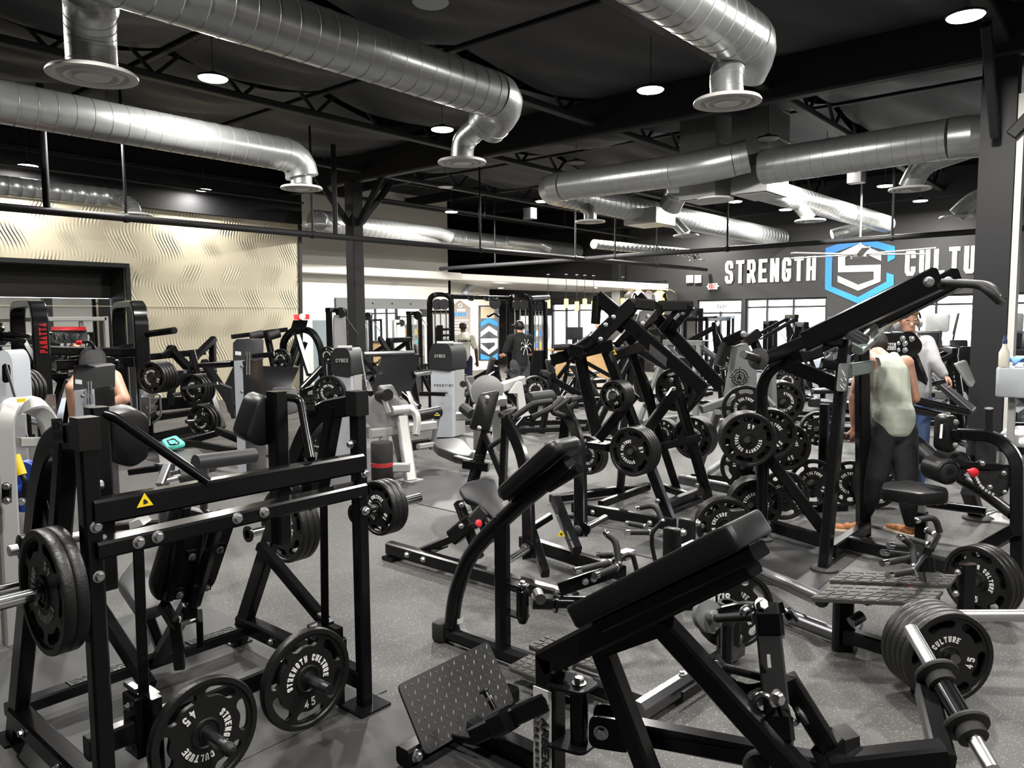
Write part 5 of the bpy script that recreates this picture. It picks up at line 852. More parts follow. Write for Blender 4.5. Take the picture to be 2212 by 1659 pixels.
for a, b in (((318, 722, 11.2), (377, 714, 10.9)), ((2, 722, 10.6), (60, 727, 11)), ((2, 732, 10.6), (52, 737, 11))): P.tube('bar_horn', [AT(*a), AT(*b)], .05 if a[0] > 100 else .035)
for a, b in (((45, 730, 11.6), (80, 790, 11)), ((62, 815, 11), (78, 780, 11)), ((112, 900, 11), (135, 820, 11.3)), ((140, 940, 11.2), (152, 860, 11.4)), ((60, 815, 11), (145, 812, 11.3))): P.bar('frame_strut', AT(*a), AT(*b), .09, .09)
P.bar('base_beam', PZ(115, 985, .06), PZ(420, 955, .06), .12, .1); horn(P, AT(320, 812, 11.6), AT(400, 803, 11.2), .03, DARKST); horn(P, AT(70, 838, 9.6), AT(20, 845, 9.2), .03, DARKST)
stack('45', 5, AT(328, 816, 10.6), V((-.9, -.43, 0)), 'on the outer side of the second red-lettered arch', 70, sp=.06); stack('45', 4, AT(38, 843, 8.6), V((-.9, -.43, 0)), 'beside the first red-lettered arch, above the silver arch', 40, sp=.055)
st = P.pris('height_stop_plate', [AT(305, 858, 11.1), AT(323, 858, 11.1), AT(323, 920, 11.1), AT(305, 920, 11.1)], V((.02, .02, 0)), STEEL); mb = MB()
for y in (862, 879, 892): mb.prism([AT(326, y, 11.1), AT(340, y - 3, 11.1), AT(336, y + 8, 11.1), AT(326, y + 12, 11.1)], V((.02, .02, 0)))
P.p('stop_teeth', mb, STEEL); P.tube('stop_loop', [AT(328, 856, 11.1), AT(345, 848, 11.1), AT(348, 900, 11.1), AT(330, 915, 11.1)], .015, STEEL); P.tube('foam_roller', [AT(328, 900, 11), AT(340, 893, 11)], .04, GRIP)

Q = T('leg_press_machine', 'black angled lever frame with loaded horns in front of the gold wall', 'exercise machine', PZ(430, 950), m=BLACK)
for a, b, w_ in (((318, 772, 12), (442, 760, 12.6), .1), ((366, 752, 12.2), (411, 800, 12), .12), ((378, 752, 12.2), (352, 770, 12), .09), ((411, 800, 12), (372, 835, 11.8), .11), ((372, 835, 11.8), (366, 875, 11.8), .11), ((408, 795, 12), (428, 765, 12.4), .09), ((428, 765, 12.4), (462, 732, 12.8), .1), ((459, 732, 12.8), (459, 790, 12.8), .1), ((413, 760, 12.2), (428, 815, 12), .1), ((448, 830, 11.6), (480, 925, 11.4), .1), ((462, 935, 10.8), (462, 900, 10.8), .09), ((320, 905, 11.5), (418, 890, 11.7), .1), ((325, 945, 11), (420, 925, 11.2), .1)): Q.bar('frame_beam', AT(*a), AT(*b), w_, w_)
Q.p('back_panel', MB().prism([AT(320, 862, 12), AT(425, 855, 12.4), AT(425, 880, 12.4), AT(320, 890, 12)], V((.05, .07, 0)))); Q.bar('floor_beam', PZ(300, 960, .06), PZ(425, 930, .06), .1, .1); Q.tube('axle', [AT(368, 808, 11.9), AT(468, 800, 12.2)], .035)
horn(Q, AT(432, 835, 11.2), AT(402, 838, 10.9), .03, CHROME); horn(Q, AT(448, 908, 10.9), AT(402, 911, 10.6), .03, DARKST)
stack('45', 4, AT(418, 842, 11.0), V((-.92, -.38, 0)), 'on the chrome horn in front of the gold wall', 90, sp=.06); stack('45', 3, AT(434, 909, 10.8), V((-.92, -.38, 0)), 'low horn in front of the gold wall, above the empty platform', 150, sp=.07)
Q.tube('bright_lens_tube', [AT(376, 853, 11.4), AT(410, 848, 11.3)], .03, STEEL)
S_ = T('leg_press_sled', 'black sled of a forty five degree press beside the pale column', 'exercise machine', PZ(560, 935))
for a, b, w_ in (((440, 782, 10.6), (505, 880, 10.2), .1), ((445, 790, 11), (500, 786, 10.6), .09), ((395, 838, 10.3), (470, 828, 10.3), .04), ((470, 930, 10), (530, 955, 9.7), .09), ((398, 955, 10), (470, 935, 10.2), .09), ((398, 955, 10), (510, 975, 9.4), .08)): S_.bar('frame_beam', AT(*a), AT(*b), w_, w_, CHROME if a[0] == 395 else None)
S_.pris('foot_board', [AT(480, 845, 10.4), AT(505, 792, 10.6), AT(645, 797, 11.2), AT(628, 835, 11), AT(640, 880, 10.7), AT(500, 905, 10)], V((.03, .05, .02))); S_.pris('foot_board', [AT(475, 830, 10.1), AT(500, 840, 10), AT(508, 905, 9.9), AT(492, 890, 10)], V((.03, .05, .02)), GREYD); S_.pris('spec_plate', [AT(448, 800, 10.5), AT(456, 800, 10.5), AT(470, 826, 10.4), AT(462, 826, 10.4)], V((-.004, -.004, 0)), GREYP)
S_.p('platform', MB().box(PZ(480, 985) - V((.6, .6, -.005)), PZ(480, 985) + V((.6, .6, .03))), RUBBER)
# two pale fronted weight columns with black caps
def column(x0, x1, yt, yb, dp, label, cap=45, m=SILV2):
    t = T('weight_column', label, 'exercise machine', PZ((x0 + x1) / 2, yb)); c = (x0 + x1) / 2; a, b, m_ = AT(x0, yt + cap, dp), AT(x1, yt + cap, dp + .25), AT(x0 + (x1 - x0) * .45, yt + cap, dp - .05); z0 = 0; dz = V((0, 0, a.z - z0)); zb = lambda p: V((p.x, p.y, z0)); back = V((.3, .28, 0))
    t.p('front_panel', MB().prism([zb(a), zb(m_), zb(m_) + dz, a], back * .5), m); t.p('stack_housing', MB().prism([zb(m_), zb(b), zb(b) + dz, m_], back)); t.p('column_cap', MB().prism([AT(x0 - 2, yt + cap, dp), AT(x1 + 2, yt + cap, dp + .25), AT(x1 + 2, yt + 4, dp + .25), AT(x1 - 6, yt, dp + .25), AT(x0 + 6, yt, dp), AT(x0 - 2, yt + 8, dp)], back), GREYD)
    t.pris('cap_label', [AT(x0 + 3, yt + cap * .55, dp - .02), AT(x0 + (x1 - x0) * .38, yt + cap * .58, dp - .04), AT(x0 + (x1 - x0) * .38, yt + cap * .75, dp - .04), AT(x0 + 3, yt + cap * .72, dp - .02)], V((-.004, -.004, 0)), WHITEL)
    for k in range(3): t.bolt(AT(x0 + (x1 - x0) * .42, yt + cap + 12 + k * 55, dp - .09), (-.65, -.76, 0), .015)
    t.tube('guide_rod', [AT(x1 - 8, yt + cap - 20, dp - .02), AT(x1 - 8, yt + cap + 30, dp - .02)], .012, CHROME); t.tube('guide_rod', [AT(x1 - 14, yt + cap - 20, dp - .02), AT(x1 - 14, yt + cap + 30, dp - .02)], .012, CHROME); return t
cA = column(160, 204, 790, 985, 7.2, 'pale fronted black weight column in front of the red-lettered machine', 54); cA.p('cap_lid', MB().prism([AT(158, 792, 7.2), AT(190, 790, 7.1), AT(206, 794, 7.4), AT(176, 798, 7.5)], (0, 0, .01)), SCREEN)
cB = column(505, 546, 733, 985, 8.6, 'pale lilac fronted black weight column before the sled foot board', 47); cB.pad('seat_pad', [AT(585, 838, 8.2), AT(640, 836, 8.4), AT(648, 890, 8.3), AT(592, 905, 8.1)], V((.05, .08, 0)), .06, GREYV); cB.bar('side_arm', AT(545, 770, 8.6), AT(592, 764, 8.6), .05, .05); cB.tube('side_peg', [AT(430, 790, 9), AT(500, 786, 8.8)], .03)
# flat bench with rolled pads in front of it
B_ = T('leg_curl_bench', 'flat grey bench with two rolled leg pads behind the black press', 'exercise machine', PZ(400, 1120)); B_.pad('bench_pad', [PZ(340, 975, .62), PZ(425, 968, .62), PZ(470, 1000, .62), PZ(345, 1022, .62)], (0, 0, -.08), .05, GREYV)
B_.tube('leg_roller', [AT(422, 1000, 5.2), AT(548, 984, 5.6)], .055, GREYV, n=18); B_.tube('leg_roller', [AT(388, 1030, 5.1), AT(420, 1026, 5.15)], .055, GREYV, n=18); B_.tube('roller_axle', [AT(350, 1040, 5.0), AT(392, 1030, 5.1)], .02, STEEL); B_.bar('linkage', AT(338, 1010, 5), AT(372, 1008, 5.1), .06, .05, DARKST); B_.bar('linkage', AT(345, 1048, 4.9), AT(362, 1005, 5), .05, .04, DARKST); B_.bar('linkage', AT(280, 1020, 5), AT(340, 1012, 5), .05, .04); B_.bar('bench_leg', AT(355, 1020, 5.2), PZ(350, 1150), .07, .07); B_.bar('bench_leg', AT(440, 1000, 5.8), PZ(440, 1110), .07, .07); B_.pris('foot_cover', [AT(278, 1130, 5.2), AT(300, 1122, 5.2), AT(310, 1135, 5.2), AT(280, 1145, 5.2)], V((.1, .1, 0)), SILVER); B_.bar('floor_tube', PZ(240, 1140, .05), PZ(350, 1130, .05), .06, .06)
mb = MB().pad([PZ(348, 960, .64), PZ(380, 950, .64), PZ(402, 966, .64), PZ(360, 976, .64)], (0, 0, .05), .06, .025); tw = tag(obj('gym_bag', mb, mat('teal_nylon', (.08, .5, .42), .55)), 'small teal drawstring bag lying at the head of the grey bench', 'bag'); tw2 = obj('bag_cord', MB().tube(fillet([PZ(360, 952, .70), PZ(375, 948, .71), PZ(388, 958, .71), PZ(368, 962, .71), PZ(362, 954, .71)], .05, 4), .008, 8), BLACK, tw)
# silver arch machine at the picture edge
Z_ = T('pulley_machine', 'silver arch framed machine with a blue pulley and a yellow lever', 'exercise machine', PZ(40, 1420), m=SILVER)
Z_.arc('arch_frame', [V((AT(4, 1000, 4.4).x, AT(4, 1000, 4.4).y, 0)), AT(4, 876, 4.4), AT(92, 872, 4.7), AT(126, 985, 4.8), V((AT(130, 1100, 4.8).x, AT(130, 1100, 4.8).y, 0))], .1, .085, .28); Z_.bar('cross_tube', AT(38, 956, 4.6), AT(105, 955, 4.8), .06, .06); Z_.bar('inner_post', V((AT(30, 900, 5).x, AT(30, 900, 5).y, 0)), AT(30, 895, 5), .12, .1, mat('grey_silver_side', (.26, .26, .26), .4, .2))
sh = [AT(-8, 760, 5.6), AT(14, 755, 5.6), AT(26, 775, 5.65), AT(34, 900, 5.65), AT(-8, 905, 5.6)]; Z_.pris('shroud', fillet(sh, .06, 4, True), V((.16, .14, 0)), SILV2); Z_.pris('shroud_slot', fillet([AT(5, 786, 5.5), AT(22, 786, 5.5), AT(24, 826, 5.5), AT(6, 828, 5.5)], .03, 4, True), V((-.006, -.006, 0)), BLACK); Z_.bar('belt', AT(13, 792, 5.45), AT(62, 960, 5.0), .006, .06, GREYP); Z_.pris('caution_sticker', [AT(37, 862, 4.42), AT(55, 860, 4.45), AT(55, 868, 4.45), AT(37, 870, 4.42)], V((-.003, -.003, 0)), YELT)
for x, y0, y1, dp in ((14, 1050, 1082, 4.28), (125, 1032, 1063, 4.68)):
    Z_.bar('link_plate', AT(x, y0 - 4, dp), AT(x, y1 + 4, dp), .05, .02, BLACK); Z_.bolt(AT(x, y0, dp - .02), (-.4, -.9, 0), .016); Z_.bolt(AT(x, y1, dp - .02), (-.4, -.9, 0), .016)
a = AT(55, 1050, 4.7); Z_.lat('blue_pulley', a, (.85, .5, 0), [(.06, -.03), (.16, -.03), (.15, 0), (.16, .03), (.06, .03)], BLUE); Z_.tube('pulley_shaft', [AT(20, 1057, 4.5), AT(52, 1055, 4.7)], .025, BLUE); Z_.tube('lever', [AT(50, 1080, 4.6), AT(55, 1040, 4.55), AT(46, 1024, 4.55)], .016, SATIN); Z_.tube('lever_grip', [AT(47, 1026, 4.55), AT(32, 984, 4.55)], .028, YEL, label='yellow lever grip'); Z_.bar('floor_tube', V((AT(4, 1000, 4.4).x, AT(4, 1000, 4.4).y, .05)), V((AT(130, 1100, 4.8).x, AT(130, 1100, 4.8).y, .05)), .09, .1); Z_.bolt(AT(47, 1084, 4.55), (-.4, -.9, 0), .018)
Z_.pad('seat_pad', [AT(-20, 1080, 4.9), AT(6, 1080, 4.9), AT(12, 1190, 4.8), AT(-20, 1200, 4.8)], V((.1, .1, 0)), .04)

# red topped chest machine by the white wall
W_ = T('chest_press_machine', 'black round shouldered machine with a red topped sign before the white wall', 'exercise machine', PZ(665, 925))
W_.arc('frame_tube', [AT(610, 830, 12.5), AT(612, 735, 12.5), AT(632, 713, 12.5), AT(672, 712, 12.3), AT(694, 750, 12.2), AT(702, 870, 12)], .09, .1, .5); s = W_.pris('sign_board', [AT(633, 692, 12.1), AT(665, 692, 12.3), AT(660, 712, 12.3), AT(628, 710, 12.1)], V((.03, .04, 0)), BLACK); W_.pris('sign_header', [AT(634, 680, 12.05), AT(668, 679, 12.25), AT(668, 690, 12.25), AT(635, 691, 12.05)], V((.03, .04, 0)), RED, s, 'red sign header'); W_.p('header_oval', MB().lathe(AT(653, 684, 12.1), (-.6, -.8, 0), [(.05, 0), (.05, .004), (.001, .005)]), WHITEL, s)
for a, b, w_ in (((500, 728, 12), (620, 712, 12.5), .07), ((575, 715, 12.5), (592, 795, 12.5), .09), ((640, 720, 12.3), (668, 810, 12), .08), ((645, 730, 12.5), (622, 800, 12.3), .1), ((660, 740, 12.3), (640, 790, 12.2), .06), ((652, 840, 11.8), (695, 795, 12), .09), ((655, 842, 11.8), (660, 885, 11.8), .1), ((655, 845, 11.8), (690, 832, 11.8), .07), ((610, 830, 12.5), (690, 920, 11.8), .1)): W_.bar('frame_beam', AT(*a), AT(*b), w_, w_)
for a, b in (((540, 728, 12), (567, 722, 12.1)), ((580, 727, 12.2), (603, 720, 12.3))): W_.tube('foam_roller', [AT(*a), AT(*b)], .07, GRIP, n=16)
W_.tube('bar_horn', [AT(548, 770, 12), AT(595, 766, 12.2)], .04); horn(W_, AT(618, 776, 12.3), AT(590, 779, 12), .03, DARKST); horn(W_, AT(722, 848, 10.4), AT(706, 852, 10.1), .026, DARKST); horn(W_, AT(700, 768, 12.2), AT(716, 766, 12.2), .03, DARKST)
stack('25', 2, AT(606, 777, 12.1), V((-.9, -.43, 0)), 'small, on the arm of the red topped machine', 20); stack('10', 2, AT(706, 768, 12.1), V((-.9, -.43, 0)), 'on the outer arm of the red topped machine', 20); stack('45', 2, AT(710, 848, 10.2), V((-.85, -.52, 0)), 'in front of the white wall beside the first shrouded tower', 60); stack('45', 2, AT(688, 935, 8.6), V((-.9, -.43, 0)), 'seen through the second press arch, near the floor', 60); horn(W_, AT(705, 935, 8.9), AT(684, 936, 8.5), .026, DARKST)
pn = PZ(705, 850); t = tag(obj('banner_stand', MB().box(PZ(695, 848) - V((.02, .3, 0)), PZ(695, 848) + V((.02, .3, 1.9))), mat('pale_blue_banner', (.55, .68, .75), .5)), 'pale blue roll-up banner standing against the white wall', 'banner')

# ---------------------------------------------------------------- shrouded towers with silver leg machines
def tower(x0, x1, yt, yb, dp, label, word2, side=1.35):
    t = T('weight_tower', label, 'exercise machine', PZ((x0 + x1) / 2, yb)); a, b = AT(x0, yt + 48, dp), AT(x1, yt + 48, dp); c = AT(x1 + (x1 - x0) * .55, yt + 48, dp + .35); g = lambda p, z: V((p.x, p.y, z)); zt = a.z
    back = c - b; back.z = 0; t.p('front_shroud', MB().prism([g(a, .02), g(b, .02), g(b, zt), g(a, zt)], back * .3), SILV2); t.p('side_shroud', MB().prism([g(b, .02), g(b + back * .3, .02), g(b + back * .3, zt), g(b, zt)], back * .7), SILVER) if False else t.p('side_shroud', MB().prism([g(a + back * .28, .02), g(b + (b - a) * .03 + back * .28, .02), g(b + (b - a) * .03 + back * .28, zt), g(a + back * .28, zt)], back * .8), SILVER)
    ct = V((0, 0, .0)); h = AT(x0, yt, dp).z - zt; u = (b - a); L = [g(a - u * .04 - back * .06, zt - .06), g(b + u * .06 - back * .06, zt - .1), g(b + u * .06 - back * .06, zt + h * .6), g(b - u * .1 - back * .06, zt + h), g(a + u * .14 - back * .06, zt + h), g(a - u * .04 - back * .06, zt + h * .6)]
    cap = t.p('cap', MB().prism(fillet(L, .05, 4, True), back * 1.3), GREYD); t.p('cap_ridge', MB().tube([g(a + u * .2 + back * .2, zt + h), g(b - u * .05 + back * .3, zt + h)], .03), SILVER, cap)
    mb = MB(); write(mb, 'CYBEX', g(a + u * .24 - back * .075, zt + h * .36), u, (0, 0, 1), .05, .55, .18, .14, .004); t.p('lettering', mb, SILVER, cap, ang=0)
    mb = MB(); write(mb, 'PRESTIGE', g(a + u * .17 - back * .01, zt - .33), u, (0, 0, 1), .036, .62, .16, .55, .003); t.p('lettering', mb, EMB, ang=0); mb = MB(); write(mb, word2, g(a + u * .2 - back * .01, zt - .44), u, (0, 0, 1), .02, .5, .18, .25, .003); t.p('lettering', mb, EMB, ang=0); return t
t1 = tower(718, 757, 752, 990, 10.2, 'silver shrouded weight tower beside the slim pillar', 'LEG EXTENSION'); t2 = tower(930, 975, 742, 948, 12.0, 'silver shrouded weight tower under the cable frame', 'SEATED LEG CURL')
def pul(t, x, y, dp, r=.05): t.lat('pulley', AT(x, y, dp), (-.6, -.8, 0), [(r * .4, -.02), (r, -.02), (r * .85, 0), (r, .02), (r * .4, .02)], GREYD)
pul(t2, 1000, 855 - 5 - 20, 11.6); t2.bar('belt', AT(1003, 853 - 20 + 20, 11.6), AT(1055, 815, 11), .01, .05, GREYP); t1.bar('belt', AT(780, 765, 10), AT(792, 840, 9.4), .01, .05, GREYP)
X1 = T('leg_extension', 'silver leg extension with an upright disc cam next to the banded roll', 'exercise machine', PZ(885, 1040), m=SILVER)
X1.lat('cam_disc', AT(829, 890, 9.2), (-.75, -.66, 0), [(.001, -.04), (.235, -.035), (.24, 0), (.21, .012), (.001, .014)], mat('grey_silver_side', (.26, .26, .26), .4, .2), n=40); X1.tube('cam_roller', [AT(820, 856, 9.2), AT(838, 853, 9.0)], .07, SATIN, n=18); X1.bar('cam_arm', AT(840, 892, 9.05), AT(828, 860, 9.05), .03, .05); X1.tube('cam_axle', [AT(845, 888, 9.1), AT(890, 884, 9.3)], .06, n=16); X1.arc('bent_arm', [AT(880, 886, 9.3), AT(898, 892, 9.2), AT(902, 912, 9.15), AT(898, 940, 9.1)], .07, .08, .15); X1.bar('front_leg', AT(868, 902, 9.2), PZ(887, 1040), .13, .12); X1.p('floor_flange', MB().box(PZ(887, 1040) - V((.1, .1, -.004)), PZ(887, 1040) + V((.12, .1, .02)))); X1.bar('rear_leg', AT(852, 925, 9.4), PZ(868, 1000), .1, .1); X1.bar('seat_beam', AT(800, 937, 9.1), AT(940, 918, 9.6), .1, .11); X1.bar('floor_tube', PZ(850, 1010, .2), PZ(885, 1010, .2), .09, .1); X1.bar('stand_post', AT(829, 930, 9.2), AT(829, 955, 9.2), .1, .1)
X1.pad('back_rest', [AT(815, 832, 9.7), AT(848, 830, 9.9), AT(874, 882, 9.6), AT(835, 893, 9.5)], V((.06, .1, -.02)), .06, GREYV); X1.tube('leg_roller', [AT(895, 900, 9.6), AT(948, 890, 9.9)], .075, VINYL, n=18); X1.tube('adjuster_post', [AT(944, 905, 9.6), AT(938, 940, 9.6), AT(932, 972, 9.6)], .035, STEEL); X1.lat('adjuster_knob', AT(944, 905, 9.6), (0, 0, 1), [(.04, 0), (.04, .04), (.02, .05), (.02, .07)], SATIN); X1.tube('knob_cap', [AT(944, 898, 9.6), AT(944, 896, 9.6)], .035, YEL)
X1.pad('ankle_pad', [AT(883, 955, 9.3), AT(930, 948, 9.6), AT(930, 968, 9.6), AT(883, 976, 9.3)], V((.05, .08, 0)), .02); X1.bar('ankle_bar', AT(903, 965, 9.25), AT(935, 960, 9.5), .06, .06)
X2 = T('leg_curl', 'silver seated leg curl with a round cam cover behind the seated row', 'exercise machine', PZ(1010, 985), m=SILVER)
X2.lat('cam_cover', AT(1052, 845, 9.6), (-.7, -.7, .05), [(.001, -.05), (.2, -.045), (.205, 0), (.19, .01), (.001, .012)], mat('grey_silver_side'), n=40); X2.bar('cam_body', AT(1070, 840, 9.8), AT(1085, 870, 9.6), .12, .12); X2.bar('arm_beam', AT(1080, 838, 9.7), AT(1128, 822, 10.1), .11, .12); X2.pris('arm_fork', [AT(1100, 850, 9.6), AT(1120, 825, 9.7), AT(1128, 826, 9.7), AT(1138, 885, 9.5), AT(1146, 897, 9.5), AT(1122, 902, 9.5), AT(1118, 850, 9.6)], V((.06, .08, 0))); X2.tube('leg_roller', [AT(1142, 862, 9.6), AT(1190, 856, 9.9)], .085, GREYV, n=18); X2.tube('thigh_roller', [AT(1094, 808, 10), AT(1100, 798, 10)], .06, GREYV); X2.tube('thigh_roller', [AT(1108, 808, 10.1), AT(1112, 798, 10.1)], .06, GREYV); X2.pad('seat', [AT(1080, 890, 9.5), AT(1112, 876, 9.8), AT(1118, 882, 9.8), AT(1086, 900, 9.5)], V((.05, .1, -.05)), .02)
X2.pad('back_rest', [AT(1004, 815, 10), AT(1022, 812, 10.2), AT(1040, 860, 9.9), AT(1022, 874, 9.8)], V((.1, .12, 0)), .05, GREYV); X2.bar('frame_leg', AT(1070, 880, 9.6), PZ(1078, 990), .11, .11); X2.bar('frame_leg', AT(1030, 880, 9.8), PZ(1030, 975), .1, .1); X2.bar('frame_tube', AT(985, 900, 9.8), AT(1030, 898, 9.8), .1, .1); X2.tube('foot_tube', [AT(1000, 880, 9.6), AT(1018, 895, 9.5)], .07, GREYD); X2.bar('floor_tube', PZ(1000, 980, .1), PZ(1075, 985, .1), .1, .1)
k = PZ(826, 1038); t = T('foam_roll', 'upright black foam roll held by a red band beside the silver leg', 'foam roller', k); t.lat('roll', k, (0, 0, 1), [(.12, 0), (.13, .02), (.13, .44), (.12, .46), (.03, .46)], RUBBER); t.lat('band', k + V((0, 0, .17)), (0, 0, 1), [(.131, 0), (.1335, .002), (.1335, .05), (.131, .052)], mat('red_band', (.4, .03, .035), .5), label='red elastic band')
LP = T('leg_press_machine', 'black leg press with a big plain board between the two shrouded towers', 'exercise machine', PZ(850, 930))
LP.pris('foot_board', [AT(824, 770, 11.2), AT(906, 766, 11.6), AT(898, 822, 11.2), AT(884, 856, 11), AT(799, 858, 10.6)], V((.03, .05, .01))); LP.tube('sled_rail', [AT(785, 766, 11), AT(892, 763, 11.6)], .04, DARKST)
for a, b, w_ in (((768, 752, 11.5), (822, 812, 11), .1), ((820, 730, 12), (842, 765, 11.8), .07), ((870, 850, 11), (905, 880, 10.8), .08), ((880, 850, 11), (905, 905, 10.6), .08), ((780, 800, 11), (800, 850, 10.6), .08), ((905, 850, 11.4), (960, 852, 11.6), .06)): LP.bar('frame_beam', AT(*a), AT(*b), w_, w_)
horn(LP, AT(895, 808, 11.3), AT(932, 803, 11.3), .04, CHROME); horn(LP, AT(800, 814, 10.9), AT(778, 818, 10.7), .04, CHROME)
# ================================================================ white wall mirror, reception, signs
y_ = YW - .03; a, b = PY(728, 640, YW).x, PY(940, 640, YW).x
o = obj('wall_mirror', MB().box((a, y_ - .02, .2), (b, y_, 2.3)), MIRR); tag(o, 'wide mirror on the white wall with a grey band along its top', 'mirror'); obj('top_band', MB().box((a - .1, y_ - .05, 2.25), (b + .1, y_ + .01, 2.58)), GREYP, o)
for k in range(5): obj('band_hole', MB().lathe((a + .5 + k * .8, y_ - .051, 2.42), (0, -1, 0), [(.03, 0), (.03, .004)], 12), BLACK, o)
# cable crossover frame
X3 = T('cable_machine', 'tall black cable frame with pale shrouds and a pull-up bridge before the reception', 'exercise machine', PZ(960, 880))
DX = 15.5
def cab(x0, x1, yt, dp, shroud):
    a, b = AT(x0, 800, dp), AT(x1, 800, dp); zt = AT(x0, yt, dp).z; g = lambda p, z: V((p.x, p.y, z)); X3.arc('tower_frame', [g(a, 0), g(a, zt), g(b, zt), g(b, 0)], .09, .09, .18)
    m = (a + b) / 2; u = (b - a); X3.p('weight_stack', MB().box(g(m, .15) - V((.12, .12, 0)), g(m, 1.15) + V((.12, .12, 0))), SATIN)
    if shroud: X3.p('shroud_panel', MB().prism([g(a + u * .14, .6), g(b - u * .14, .6), g(b - u * .14, zt - .35), g(a + u * .14, zt - .35)], V((.03, .04, 0))), mat('pale_diffuser'))
    for s in (.25, .5, .75): X3.tube('guide_rod', [g(a + u * s, .1) + V((-.03, -.03, 0)), g(a + u * s, zt - .3) + V((-.03, -.03, 0))], .014, CHROME)
    for s in (.36, .66): X3.lat('pulley', g(a + u * s, zt - .2), (-.6, -.8, 0), [(.03, -.03), (.11, -.03), (.1, 0), (.11, .03), (.03, .03)], GREYD)
    X3.bar('pulley_tray', g(a, zt - .34), g(b, zt - .34), .1, .04)
cab(930, 977, 637, DX, True); cab(1100, 1147, 640, 17, False); cab(1149, 1178, 645, 18, False)
X3.tube('bridge_bar', [AT(975, 641, DX), AT(1100, 644, 17)], .05); X3.tube('bridge_bar', [AT(1145, 645, 17), AT(1183, 643, 18)], .07)
for x in (1010, 1045, 1062): X3.tube('pull_up_grip', [AT(x, 642, 15.8), AT(x + 3, 648, 15.8), AT(x + 11, 649, 15.8), AT(x + 13, 643, 15.9)], .018)
X3.lat('pulley', AT(1069, 656, 16.3), (-.6, -.8, 0), [(.03, -.03), (.12, -.03), (.11, 0), (.12, .03), (.03, .03)], GREYD); X3.tube('cable', [AT(1069, 664, 16.3), AT(1069, 680, 16.3)], .012, DARKST); X3.tube('v_handle', [AT(1052, 683, 16.3), AT(1056, 684, 16.3), AT(1068, 676, 16.3), AT(1076, 684, 16.3), AT(1080, 682, 16.3)], .022)
for y in (712, 725, 738, 751): X3.tube('bar_peg', [AT(952, y, 15.2), AT(973, y - 1, 15.2)], .025)
X3.bar('peg_post', AT(950, 703, 15.2), AT(950, 760, 15.2), .12, .06); X3.tube('peg_loop', [AT(949, 705, 15.2), AT(943, 706, 15.2), AT(942, 750, 15.2)], .02); X3.p('base', MB().box(PZ(1100, 860) - V((.5, .5, -.005)), PZ(1160, 862) + V((.4, .4, .05))))
# house shaped rules board and emblem poster on the reception wall, arched graphic
def onwall(L, Y=19.34): return [PY(x, y, Y) for x, y in L]
rb = T('rules_board', 'grey house shaped board headed GYM RULES on the pale reception wall', 'sign', PY(995, 750, 19.35)); brown = mat('warm_grey_board', (.17, .15, .14), .5)
rb.pris('board', onwall([(976, 780), (1016, 780), (1016, 665), (994, 649), (976, 663)]), (0, .02, 0), brown); o_ = PY(978, 683, 19.33); mb = MB(); write(mb, 'GYM RULES', o_, (1, 0, 0), (0, 0, 1), .13, .5, .2, .15, .006); rb.p('heading', mb, LBLUE, ang=0)
mb = MB(); write(mb, 'STRENGTH', PY(987, 673, 19.33), (1, 0, 0), (0, 0, 1), .09, .45, .2, .15, .006)
for i, y in enumerate((691, 697, 704, 710, 717, 724, 731)): mb.prism(onwall([(981, y), (1012 - 5 * (i % 2), y), (1012 - 5 * (i % 2), y + 1.6), (981, y + 1.6)], 19.33), (0, .004, 0))
rb.p('printed_lines', mb, WHITEL, ang=0); mb = MB(); mb.tube([PY(994 + 4 * math.cos(k * math.pi / 3), 660 + 4 * math.sin(k * math.pi / 3), 19.33) for k in range(6)], .02, 6, closed=True); rb.p('emblem', mb, WHITEL)
ps = T('emblem_poster', 'tall poster with a blue and white hexagon S emblem beside the cable frame', 'sign', PY(1057, 780, 19.35)); ps.pris('poster', onwall([(1035, 778), (1078, 778), (1078, 660), (1035, 660)]), (0, .02, 0), SCREEN)
ps.pris('photo_panel', onwall([(1038, 688), (1068, 688), (1068, 663), (1038, 663)], 19.33), (0, .004, 0), mat('warm_photo', (.35, .3, .22), .5))
for nm, L, m in (('blue_chevron', [(1038, 697), (1055, 686), (1075, 696), (1075, 706), (1055, 697), (1038, 706)], LBLUE), ('blue_chevron', [(1038, 777), (1075, 777), (1075, 762), (1060, 772), (1038, 764)], LBLUE), ('white_chevron', [(1038, 718), (1056, 704), (1074, 716), (1074, 727), (1056, 715), (1038, 728)], WHITEL), ('white_bar', [(1038, 732), (1075, 731), (1075, 752), (1056, 766), (1038, 752), (1038, 742), (1056, 756), (1069, 746), (1069, 740), (1038, 741)], WHITEL)): ps.pris(nm, onwall(L, 19.328), (0, .004, 0), m)
ag = obj('wall_graphic', MB().tube(onwall([(1002, 636), (1010, 625), (1022, 616), (1038, 612), (1052, 613), (1053, 626)], 19.33), .09, 8), mat('graphic_light_blue', (.55, .62, .72), .5)); tag(ag, 'pale swoosh graphic high on the reception wall above the rules board', 'sign')
